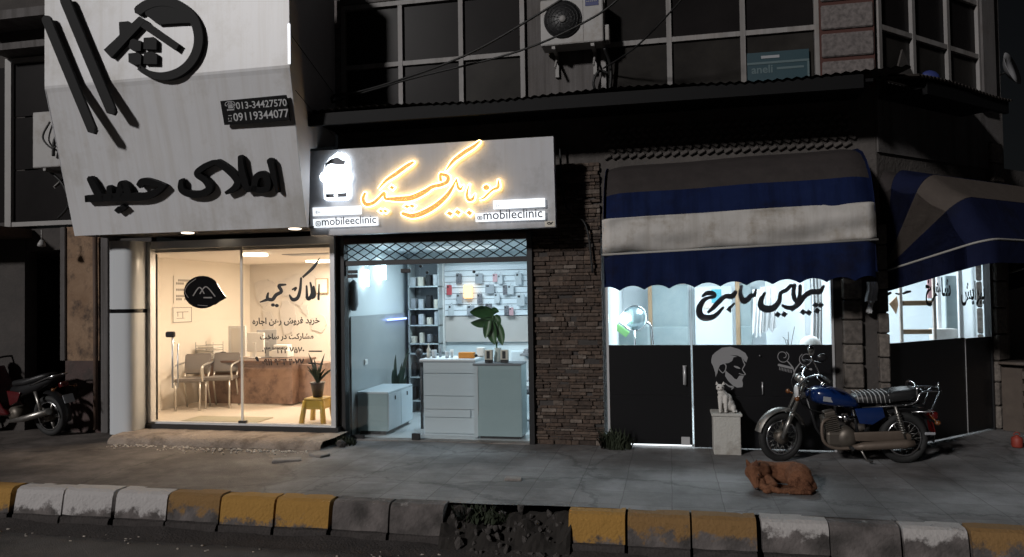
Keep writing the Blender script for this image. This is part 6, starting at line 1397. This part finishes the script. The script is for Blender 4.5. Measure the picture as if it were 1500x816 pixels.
# ------------------------------------------------------------------ motorcycles (built facing -x at the origin, then placed)
def wheel(T, nm, x, r_, spokes, yaw=0.0, tyre=.042, drum=.07):
    Mx = Matrix.Translation((x, 0, r_)) @ Matrix.Rotation(yaw, 4, 'Z')
    def fin(m): bmesh.ops.transform(m.bm, matrix=Mx, verts=m.bm.verts); return m
    m = MB(); m.torus((0, 0, 0), r_ - tyre, tyre, 'Y', 40, 10); w = obj(nm, fin(m), 'black_rubber', T, local=True)
    m = MB(); rr_ = r_ - 2 * tyre + .006
    m.lathe([(rr_ - .014, -.03), (rr_ + .004, -.032), (rr_ + .004, .032), (rr_ - .014, .03), (rr_ - .018, .0), (rr_ - .014, -.03)], (0, 0, 0), 'Y', 40, False); obj('rim', fin(m), 'chrome', w, local=True)
    m = MB(); m.lathe([(.02, -.055), (drum, -.05), (drum, .05), (.02, .055)], (0, 0, 0), 'Y', 20); m.cyl((0, -.085, 0), (0, .085, 0), .011, seg=8); obj('hub', fin(m), 'engine_alloy', w, local=True)
    m = MB()
    if spokes:
        for j in range(32):
            a = j * math.pi / 16; b_ = a + (.35 if j % 2 else -.35); yy = .03 if j % 4 < 2 else -.03
            m.tube([(drum * math.cos(b_), yy, drum * math.sin(b_)), (rr_ * math.cos(a), 0, rr_ * math.sin(a))], .0022, 4)
    else:
        for j in range(5):
            a = j * math.pi * .4; m.tube([(.03 * math.cos(a), 0, .03 * math.sin(a)), (rr_ * math.cos(a), 0, rr_ * math.sin(a))], [.026, .016], 6)
    obj('spokes', fin(m), 'dull_chrome', w, local=True)
    return w
def prism_y(m, pts, y0, y1, b=0.0):
    t = MB(); t.prism([(x, y0, z) for x, z in pts], (0, y1 - y0, 0))
    if b: bmesh.ops.bevel(t.bm, geom=t.bm.edges[:], offset=b, segments=2, affect='EDGES', profile=.6)
    return m._merge(t.bm, None, b > 0)
def loft(m, sections, seg=20, pw=.75):
    """closed body: sections (x, zc, halfwidth, halfheight)"""
    rings = []
    for (x, zc, hw, hh) in sections:
        ring = []
        for k in range(seg):
            a = 2 * math.pi * k / seg; c, s_ = math.cos(a), math.sin(a)
            ring.append(m.bm.verts.new((x, hw * math.copysign(abs(c) ** pw, c), zc + hh * math.copysign(abs(s_) ** pw, s_))))
        rings.append(ring)
    for A, Bq in zip(rings, rings[1:]):
        for k in range(seg): m.bm.faces.new((A[k], A[(k + 1) % seg], Bq[(k + 1) % seg], Bq[k])).smooth = True
    m.bm.faces.new(rings[0][::-1]); m.bm.faces.new(rings[-1]); return m
def fender(T, nm, mt, x, zc, r_, a0, a1, w, par=None, yaw=0.0):
    rows = []
    for j in range(19):
        a = R(a0 + (a1 - a0) * j / 18); rows.append([(r_ * (1 - .10 * abs(k / 3) ** 2) * math.cos(a), w * k / 3, r_ * (1 - .10 * abs(k / 3) ** 2) * math.sin(a)) for k in range(-3, 4)])
    m = MB(); m.sheet(rows); m.sheet([[(p[0] * .988, p[1] * .98, p[2] * .988) for p in r2] for r2 in rows])
    bmesh.ops.transform(m.bm, matrix=Matrix.Translation((x, 0, zc)) @ Matrix.Rotation(yaw, 4, 'Z'), verts=m.bm.verts)
    return obj(nm, m, mt, T, local=True)
gb = gnd(1232, 677)
T = thing('motorcycle', (gb.x, gb.y, 0), 'blue motorcycle with striped black seat and chrome rear rack parked before the barber shop', 'motorcycle', rot=(R(5), 0, R(5)))
T.scale = (.89, .95, .975)
def o_(nm, m, mt, par=None): return obj(nm, m, mt, par or T, local=True)
RW = .262
wheel(T, 'front_wheel', -.655, RW, True, R(14)); wheel(T, 'rear_wheel', .66, RW, True)
fender(T, 'front_fender', 'dull_chrome', -.655, RW, RW + .05, 20, 165, .06, yaw=R(14)); fender(T, 'rear_fender', 'bike_black', .66, RW + .02, RW + .065, -12, 125, .075)
for s_ in (-1, 1):
    m = MB(); m.tube([(-.66, s_ * .075, RW), (-.545, s_ * .075, .53)], .026, 10); m.tube([(-.545, s_ * .075, .53), (-.41, s_ * .075, .84)], .019, 10); m.lathe([(.031, 0), (.031, .03)], (-.545, s_ * .075, .50), 'Z', 12); o_('fork_leg', m, 'dull_chrome')
m = MB(); m.obox((-.455, 0, .74), (.05, .2, .035), (0, R(23), 0), .01); m.obox((-.42, 0, .83), (.06, .2, .03), (0, R(23), 0), .01); m.tube([(-.43, 0, .70), (-.37, 0, .85)], .028); o_('fork_yoke', m, 'dull_chrome')
# headlight, dials
m = MB(); m.lathe([(.02, .13), (.055, .11), (.085, .04), (.09, .0), (.086, -.006)], (-.475, 0, .735), 'X', 24); hl = o_('headlight', m, 'chrome')
m = MB(); m.lathe([(.08, -.006), (.06, -.022), (.01, -.03)], (-.475, 0, .735), 'X', 24); o_('lens', m, 'lens_clear', hl)
for s_ in (-1, 1):
    m = MB(); m.lathe([(.02, -.05), (.042, -.04), (.045, .015), (.04, .02), (.01, .021)], (0, 0, 0), 'Z', 18); bmesh.ops.transform(m.bm, matrix=Matrix.Translation((-.435, s_ * .06, .875)) @ Euler((0, R(28), 0)).to_matrix().to_4x4(), verts=m.bm.verts); o_('dial', m, 'dull_chrome')
for s_ in (-1, 1):
    m = MB(); m.tube([(-.50, s_ * .10, .70), (-.52, s_ * .17, .70)], .008); m.ell((-.525, s_ * .19, .70), (.028, .026, .026)); o_('indicator', m, 'lens_orange')
# handlebar
m = MB(); m.tube(spline3([(-.25, -.37, .92), (-.31, -.24, .95), (-.385, -.10, .90), (-.39, 0, .87), (-.385, .10, .90), (-.31, .24, .95), (-.25, .37, .92)]), .012, 8); hb = o_('handlebar', m, 'chrome')
for s_ in (-1, 1):
    m = MB(); m.tube([(-.275, s_ * .30, .937), (-.235, s_ * .42, .908)], .018, 10); o_('grip', m, 'black_rubber', hb)
    m = MB(); m.tube([(-.33, s_ * .24, .945), (-.345, s_ * .30, .935), (-.31, s_ * .40, .90)], .007, 6); o_('lever', m, 'chrome', hb)
for s_, mx, mz in ((-1, -.40, 1.20), (1, -.12, 1.04)):
    m = MB(); m.tube(spline3([(-.30, s_ * .23, .95), (-.33, s_ * .25, 1.02), (mx, s_ * .27, mz - .06)]), .007, 6); mi = o_('mirror', m, 'chrome' if s_ < 0 else 'bike_black')
    m = MB(); m.ell((mx, s_ * .27, mz), (.036, .018, .06) if s_ < 0 else (.06, .02, .045)); o_('mirror_head', m, 'mirror' if s_ < 0 else 'bike_black', mi)
m = MB(); m.tube(spline3([(-.36, -.12, .92), (-.48, -.14, .82), (-.44, -.10, .62), (-.2, -.06, .52)]), .006, 5); m.tube(spline3([(-.34, .14, .92), (-.50, .12, .84), (-.46, .09, .6), (-.60, .08, .40)]), .006, 5); o_('control_cable', m, 'cable')
# tank, seat, covers
m = MB(); loft(m, [(-.335, .715, .03, .03), (-.325, .71, .085, .065), (-.26, .705, .125, .088), (-.12, .69, .145, .098), (.02, .665, .135, .085), (.12, .635, .10, .062), (.18, .61, .06, .035)]); tk = o_('fuel_tank', m, 'bike_blue')
m = MB(); m.lathe([(.02, 0), (.035, .004), (.034, .02), (.01, .026)], (-.19, 0, .795), 'Z', 16); o_('tank_cap', m, 'chrome', tk)
m = MB(); m.obox((-.16, -.1375, .68), (.15, .006, .05), (0, R(8), R(4)), .002); o_('tank_badge', m, 'case_grey', tk)
m = MB(); loft(m, [(.10, .665, .06, .02), (.14, .672, .10, .042), (.25, .675, .125, .052), (.42, .685, .135, .055), (.50, .70, .138, .062), (.66, .715, .132, .062), (.76, .735, .11, .05), (.785, .74, .07, .03)], 20, .6); st = o_('seat', m, 'seat_vinyl')
for j in range(8):
    x = .14 + j * .045; m = MB(); hw = .105 + .025 * min(1, j / 4); m.tube([(x + .012, -hw - .006, .648), (x, -hw * .98, .705 + .003 * j), (x - .004, -hw * .6, .732 + .002 * j), (x - .004, hw * .6, .732 + .002 * j), (x, hw * .98, .705 + .003 * j)], .005, 6); o_('seat_piping', m, 'pipe_white', st)
for s_ in (-1, 1):
    m = MB(); prism_y(m, [(.11, .58), (.40, .60), (.43, .50), (.30, .42), (.16, .43)], s_ * .085, s_ * .115, .008); o_('side_cover', m, 'bike_blue')
# frame
m = MB()
for pts in ([(-.38, 0, .76), (.10, 0, .60), (.62, 0, .63)], [(-.39, 0, .72), (-.27, 0, .36), (-.16, 0, .20), (.18, 0, .19)], [(.12, 0, .58), (.20, 0, .20)], [(.22, 0, .26), (.45, 0, .60)]): m.tube(pts, .018, 8)
for s_ in (-1, 1): m.tube([(.18, s_ * .06, .22), (.66, s_ * .085, RW)], .018, 8); m.tube([(.20, s_ * .07, .58), (.72, s_ * .09, .62), (.86, s_ * .07, .60)], .013, 8)
o_('frame', m, 'bike_black')
for s_ in (-1, 1):
    m = MB(); m.tube([(.64, s_ * .11, .28), (.53, s_ * .11, .61)], .016, 8)
    for j in range(9): t = .2 + j * .075; m.torus((.64 - .11 * t, s_ * .11, .28 + .33 * t), .028, .006, 'Z', 14, 6)
    o_('shock_absorber', m, 'dull_chrome')
# engine
m = MB(); m.lathe([(.03, -.11), (.09, -.10), (.11, -.06), (.11, .06), (.09, .10), (.03, .11)], (.04, 0, .27), 'Y', 22); m.obox((-.06, 0, .26), (.24, .18, .16), None, .03, 2); en = o_('engine', m, 'engine_alloy')
m = MB()
for j in range(8): m.obox((-.10 - .012 * j * .5, 0, .345 + j * .020), (.155 - .004 * (j % 2), .165, .009), (0, R(-12), 0), .003)
m.tube([(-.09, 0, .32), (-.13, 0, .50)], .05, 14); m.obox((-.135, 0, .515), (.12, .12, .05), (0, R(-12), 0), .012, 2); o_('cylinder_head', m, 'engine_alloy', en)
m = MB(); m.lathe([(.02, -.02), (.036, -.02), (.036, .05), (.02, .05)], (.03, -.04, .46), 'Z', 14); m.tube([(-.08, 0, .48), (.06, -.02, .46), (.16, 0, .47)], .024, 8); o_('carburettor', m, 'chrome', en)
m = MB(); m.tube(spline3([(-.15, -.06, .47), (-.23, -.09, .42), (-.22, -.11, .25), (-.10, -.12, .18), (.10, -.12, .185)]), .018, 8); pi_ = o_('exhaust_pipe', m, 'exhaust_dull')
m = MB(); m.tube([(.08, -.125, .19), (.2, -.13, .205), (.62, -.145, .235), (.72, -.15, .245)], [.022, .042, .046, .03], 14); o_('silencer', m, 'exhaust_dull', pi_)
m = MB(); prism_y(m, [(.10, .34), (.62, .36), (.70, .32), (.70, .26), (.60, .25), (.12, .25)], -.118, -.095, .008); o_('chain_case', m, 'exhaust_dull')
for s_ in (-1, 1):
    m = MB(); m.tube([(.05, s_ * .1, .19), (.05, s_ * .21, .20)], .010, 8); m.tube([(.05, s_ * .15, .20), (.05, s_ * .23, .203)], .018, 8); o_('footrest', m, 'black_rubber')
m = MB(); m.tube([(.14, .10, .19), (.20, .22, .02)], .011, 8); m.tube([(.16, -.09, .19), (.24, -.11, .05), (.30, -.11, .04)], .010, 8); o_('side_stand', m, 'dull_chrome')
# rear rack, lights
m = MB()
for s_ in (-1, 1): m.tube(spline3([(.62, s_ * .12, .62), (.74, s_ * .13, .66), (.80, s_ * .12, .75), (1.0, s_ * .11, .765)], 4), .009, 7); m.tube([(1.0, s_ * .11, .765), (.90, s_ * .10, .55), (.70, s_ * .10, .55)], .009, 7)
m.tube(spline3([(.75, -.13, .70), (.745, -.12, .81), (.745, 0, .83), (.745, .12, .81), (.75, .13, .70)], 4), .010, 7)
m.tube([(1.0, -.11, .765), (1.02, 0, .775), (1.0, .11, .765)], .009, 7); m.tube([(1.02, 0, .775), (1.03, 0, .83)], .008, 6)
for x in (.84, .92): m.tube([(x, -.115, .757), (x, .115, .757)], .006, 6)
o_('rear_rack', m, 'chrome')
m = MB(); m.obox((.965, 0, .50), (.07, .14, .08), None, .02, 2); m.obox((.95, 0, .38), (.012, .17, .12), (0, R(-14), 0), .004); o_('tail_light', m, 'lens_red')
for s_ in (-1, 1):
    m = MB(); m.tube([(.90, s_ * .08, .52), (.93, s_ * .17, .47)], .007, 6); m.ell((.94, s_ * .185, .46), (.032, .022, .024)); o_('indicator', m, 'lens_orange')
m = MB(); m.obox((.90, -.10, .33), (.11, .02, .028), None, .006); o_('reflector', m, 'case_grey')

# second motorcycle, left edge: dark red step-through
gl = gnd(82, 637); T = thing('motorcycle', (gl.x - .62, gl.y, 0), 'dark red step through motorbike parked in the dark at the left edge', 'motorcycle', rot=(R(4), 0, R(-6)))
wheel(T, 'rear_wheel', .62, .265, False); wheel(T, 'front_wheel', -.60, .265, False)
m = MB(); loft(m, [(-.02, .50, .05, .06), (.05, .56, .09, .09), (.25, .60, .11, .09), (.50, .66, .12, .075), (.72, .74, .10, .05), (.86, .80, .04, .02)]); o_('tail_body', m, 'bike_black')
m = MB(); loft(m, [(.06, .68, .06, .02), (.12, .69, .11, .04), (.35, .715, .13, .045), (.62, .785, .12, .042), (.72, .81, .06, .02)], 18, .6); o_('seat', m, 'seat_vinyl')
m = MB(); prism_y(m, [(-.44, .86), (-.30, .90), (-.20, .60), (-.02, .36), (.06, .28), (-.14, .26), (-.30, .45), (-.46, .66)], -.14, .14, .03); o_('leg_shield', m, 'bike_red')
m = MB(); prism_y(m, [(.04, .60), (.28, .58), (.22, .46), (.08, .40)], -.13, -.10, .01); o_('side_cover', m, 'bike_red')
m = MB(); m.tube(spline3([(-.30, -.36, .99), (-.36, -.15, 1.0), (-.38, 0, .96), (-.36, .15, 1.0), (-.30, .36, .99)]), .014, 8); m.ell((-.40, 0, .95), (.10, .12, .08)); o_('handlebar', m, 'bike_black')
m = MB(); m.tube([(-.60, .07, .265), (-.40, .05, .82)], .024, 8); m.tube([(-.60, -.07, .265), (-.40, -.05, .82)], .024, 8); o_('fork', m, 'dull_chrome')
fender(T, 'front_fender', 'bike_red', -.60, .265, .31, 15, 160, .06); fender(T, 'rear_fender', 'bike_black', .62, .28, .32, -15, 95, .07)
m = MB(); m.lathe([(.03, -.1), (.10, -.08), (.10, .08), (.03, .1)], (.08, 0, .28), 'Y', 18); m.obox((-.06, 0, .29), (.2, .12, .11), None, .03, 2); o_('engine', m, 'engine_alloy')
m = MB(); m.tube([(.02, -.10, .19), (.30, -.13, .24), (.78, -.15, .36)], [.02, .04, .045], 12); o_('exhaust', m, 'dull_chrome')
for s_ in (-1, 1): m = MB(); m.tube([(.62, s_ * .11, .27), (.52, s_ * .11, .60)], .022, 8); o_('shock_absorber', m, 'dull_chrome')
m = MB(); m.tube(spline3([(.45, .12, .68), (.80, .11, .80), (.90, 0, .82), (.80, -.11, .80), (.45, -.12, .68)]), .010, 7); o_('grab_rail', m, 'chrome')
m = MB(); m.obox((.88, 0, .68), (.06, .12, .07), (0, R(-20), 0), .02, 2); o_('tail_light', m, 'lens_red')
for s_ in (-1, 1): m = MB(); m.tube([(.84, s_ * .06, .66), (.88, s_ * .14, .64)], .007, 6); m.ell((.885, s_ * .16, .64), (.03, .022, .022)); o_('indicator', m, 'lens_orange')
m = MB(); m.obox((.95, 0, .50), (.01, .15, .11), (0, R(-20), 0), .003); o_('number_plate', m, 'case_grey')

# ------------------------------------------------------------------ sleeping dog
gd = gnd(1141, 716); T = thing('sleeping_dog', (gd.x, gd.y, 0), 'reddish brown dog sleeping curled up on the pavement in front of the motorcycle', 'dog')
E_ = []
E_ += [((.165, .02, .115), (.115, .125, .112)), ((.20, -.02, .085), (.085, .10, .085))]
E_ += chain((.14, .11, .118), .10, (.0, .165, .10), .094, 6) + chain((.0, .165, .10), .094, (-.13, .11, .118), .098, 6)
E_ += [((-.15, .06, .115), (.085, .085, .10))]
E_ += chain((-.15, .03, .15), .085, (-.21, -.03, .155), .07, 4)                       # neck
E_ += [((-.225, -.06, .150), (.066, .068, .062)), ((-.20, -.075, .135), (.05, .05, .05))]
E_ += chain((-.222, -.085, .125), .046, (-.20, -.135, .050), .030, 6)                 # muzzle tucked down
E_ += chain((-.16, -.02, .08), .05, (-.15, -.12, .045), .036, 4) + chain((-.15, -.12, .045), .034, (-.04, -.175, .030), .026, 5) + [((-.025, -.18, .026), (.036, .026, .024))]
E_ += chain((-.10, .0, .08), .05, (-.06, -.10, .06), .036, 4) + chain((-.06, -.10, .06), .034, (-.11, -.18, .026), .024, 4) + [((-.125, -.185, .022), (.034, .026, .022))]
E_ += [((.15, -.06, .10), (.088, .06, .095)), ((.11, -.085, .085), (.055, .045, .06))]
E_ += chain((.19, -.10, .07), .05, (.22, -.13, .04), .036, 3) + chain((.22, -.13, .04), .033, (.04, -.17, .028), .024, 7) + [((.02, -.175, .024), (.04, .026, .022))]
E_ += chain((.26, .02, .07), .04, (.275, -.06, .04), .03, 4) + chain((.275, -.06, .04), .03, (.22, -.175, .022), .02, 5) + chain((.22, -.175, .022), .02, (.06, -.205, .018), .013, 6)
E_ += [((.0, -.02, .010), (.17, .13, .012))]
bd = blob('body', E_, .006, 'dog_fur', T, 2)
fm = MB(); fr = random.Random(3)
polys = [p for p in bd.data.polygons if p.center.z > .012]; tot = [p.area for p in polys]
for p in fr.choices(polys, tot, k=9000):
    n = p.normal; c = p.center
    d = Vector((.75, .15, -.5)); d = (d - n * d.dot(n)).normalized() if (d - n * d.dot(n)).length > .1 else Vector((1, 0, 0))
    d = (d + n * fr.uniform(.25, .7) + Vector((fr.uniform(-.4, .4), fr.uniform(-.4, .4), fr.uniform(-.4, .4)))).normalized(); s_ = n.cross(d).normalized() * fr.uniform(.0008, .0016); l = fr.uniform(.008, .019)
    v = [fm.bm.verts.new(q) for q in (c - s_ - n * .002, c + s_ - n * .002, c + d * l)]; fm.bm.faces.new(v)
tag(obj('fur', fm, 'dog_fur', T, local=True), kind='stuff')
def ear(c, d, w, h, mt, nm='ear'):
    m = MB(); c, d = Vector(c), Vector(d).normalized(); s_ = d.cross(Vector((0, -1, 0))).normalized(); n_ = s_.cross(d)
    rows = [[c + d * h * t + s_ * w * (1 - t) ** .8 * k + n_ * (.012 * (1 - k * k) * (1 - t)) for k in (-1, -.5, 0, .5, 1)] for t in (0, .25, .5, .75, .97)]
    m.sheet(rows); m.sheet([[p - n_ * .005 for p in r_] for r_ in rows]); obj(nm, m, mt, T, local=True)
ear((-.200, -.058, .192), (.10, -.15, .55), .034, .075, 'dog_dark_fur'); ear((-.244, -.035, .192), (-.25, .0, .55), .028, .070, 'dog_fur')
m = MB(); m.ell((-.199, -.157, .034), (.017, .013, .013)); obj('nose', m, 'dog_dark', T, local=True)
m = MB(); m.tube([(-.185, -.118, .148), (-.178, -.12, .140), (-.172, -.115, .137)], .004, 6); obj('eyelid', m, 'dog_dark', T, local=True)

# ------------------------------------------------------------------ plinth with cat
a, b_ = gnd(1045, 662), gnd(1087, 663); yP = 8.17
x0, x1 = at(1044, 640, yP).x, at(1087, 640, yP).x; zt = at(1065, 606, yP).z
T = thing('stone_plinth', ((x0 + x1) / 2, yP + .14, 0), 'pale grey square concrete plinth left of the motorcycle', 'plinth')
m = MB(); m.box(x0 + .01, x1 - .01, yP, yP + .30, 0, zt - .032, .008, 2); obj('block', m, 'plinth', T); m = MB(); m.box(x0 - .008, x1 + .008, yP - .014, yP + .314, zt - .0315, zt, .008, 2); obj('cap', m, 'plinth', T)
CX0 = (x0 + x1) / 2 - .01
T = thing('white_cat', (CX0, yP + .12, zt), 'white cat sitting upright on the concrete plinth', 'cat')
E_ = [((.035, .03, .075), (.075, .085, .078)), ((.025, .025, .13), (.062, .065, .07))] + chain((.02, .02, .14), .055, (-.035, -.015, .21), .042, 5)
E_ += [((-.045, -.02, .262), (.046, .044, .042)), ((-.047, -.052, .250), (.024, .02, .018))]
for s_ in (-1, 1): E_ += chain((-.02 + .028 * s_, -.03, .16), .03, (-.025 + .028 * s_, -.07, .02), .016, 7) + [((-.025 + .028 * s_, -.08, .013), (.018, .026, .013))]
E_ += [((.085, .0, .045), (.035, .06, .045)), ((-.02, .05, .045), (.035, .05, .045))] + [((.09, -.055, .015), (.018, .035, .014))]
E_ += chain((.08, .09, .02), .018, (.12, .02, .016), .014, 4) + chain((.12, .02, .016), .014, (.115, -.06, .014), .011, 4)
blob('body', E_, .006, 'cat_fur', T, 4)
for s_ in (-1, 1):
    m = MB(); c = Vector((-.045 + s_ * .030, -.018, .293)); d = Vector((s_ * .25, 0, 1)).normalized(); 
    rows = [[c + d * .038 * t + Vector((k * .018 * (1 - t), -.006 * (1 - k * k) * (1 - t), 0)) for k in (-1, 0, 1)] for t in (0, .5, .96)]; m.sheet(rows); m.sheet([[p + Vector((0, .006, 0)) for p in r_] for r_ in rows]); obj('ear', m, 'cat_fur', T, local=True)
    m = MB(); m.ell((-.045 + s_ * .019, -.058, .268), (.0095, .006, .0085)); obj('eye', m, 'cat_dark', T, local=True)
m = MB(); m.ell((-.047, -.072, .252), (.006, .004, .004)); obj('nose', m, 'cat_nose', T, local=True)

# ------------------------------------------------------------------ right edge clutter
T = thing('slatted_crate', tuple(ch(2.75, .45, 0)), 'dark stack of slatted wooden pallets at the right edge', 'pallets')
for j in range(5):
    m = MB(); chbox(m, 2.3, 3.6, .30, .36, .06 + j * .145, .15 + j * .145, .006); obj('slat', m, 'old_wood', T)
for s in (2.36, 2.95, 3.54): m = MB(); chbox(m, s - .035, s + .035, .362, .43, 0, .80); chbox(m, s - .03, s + .03, .07, .2995, .0, .76); obj('upright', m, 'old_wood', T)
m = MB(); chbox(m, 2.3, 3.6, .05, .44, .801, .83, .005); obj('top_board', m, 'old_wood', T)
q = gnd(1490, 655); T = thing('red_glow_can', (q.x, q.y, 0), 'small red orange can shape, in place of a red glow, at the right edge of the pavement', 'can')  # can shape added to stand for a spot of red glow
m = MB(); m.lathe([(.05, 0), (.055, .01), (.055, .09), (.045, .11), (.02, .12), (.02, .13)], (q.x, q.y, 0), 'Z', 18); obj('body', m, 'red_glow_tone', T)
m = MB(); m.torus((q.x, q.y, .13), .03, .005, 'Y', 16, 6, 0, 180); obj('handle', m, 'red_glow_tone', T)
# storm drain lip / broken slab pieces on the pavement
def slab(px, py, w, d, rz, lab):
    p = gnd(px, py); m = MB(); m.obox((p.x, p.y, .012), (w, d, .035), (R(3), R(2), rz), .008); obj('loose_slab', m, 'concrete', None, label=lab, cat='slab')
slab(752, 704, .16, .08, .1, 'small broken slab piece lying on the pavement behind the broken kerb gap'); slab(420, 676, .30, .12, .5, 'loose broken slab right below the office step'); slab(468, 668, .2, .14, -.4, 'cracked slab piece near the clinic threshold')
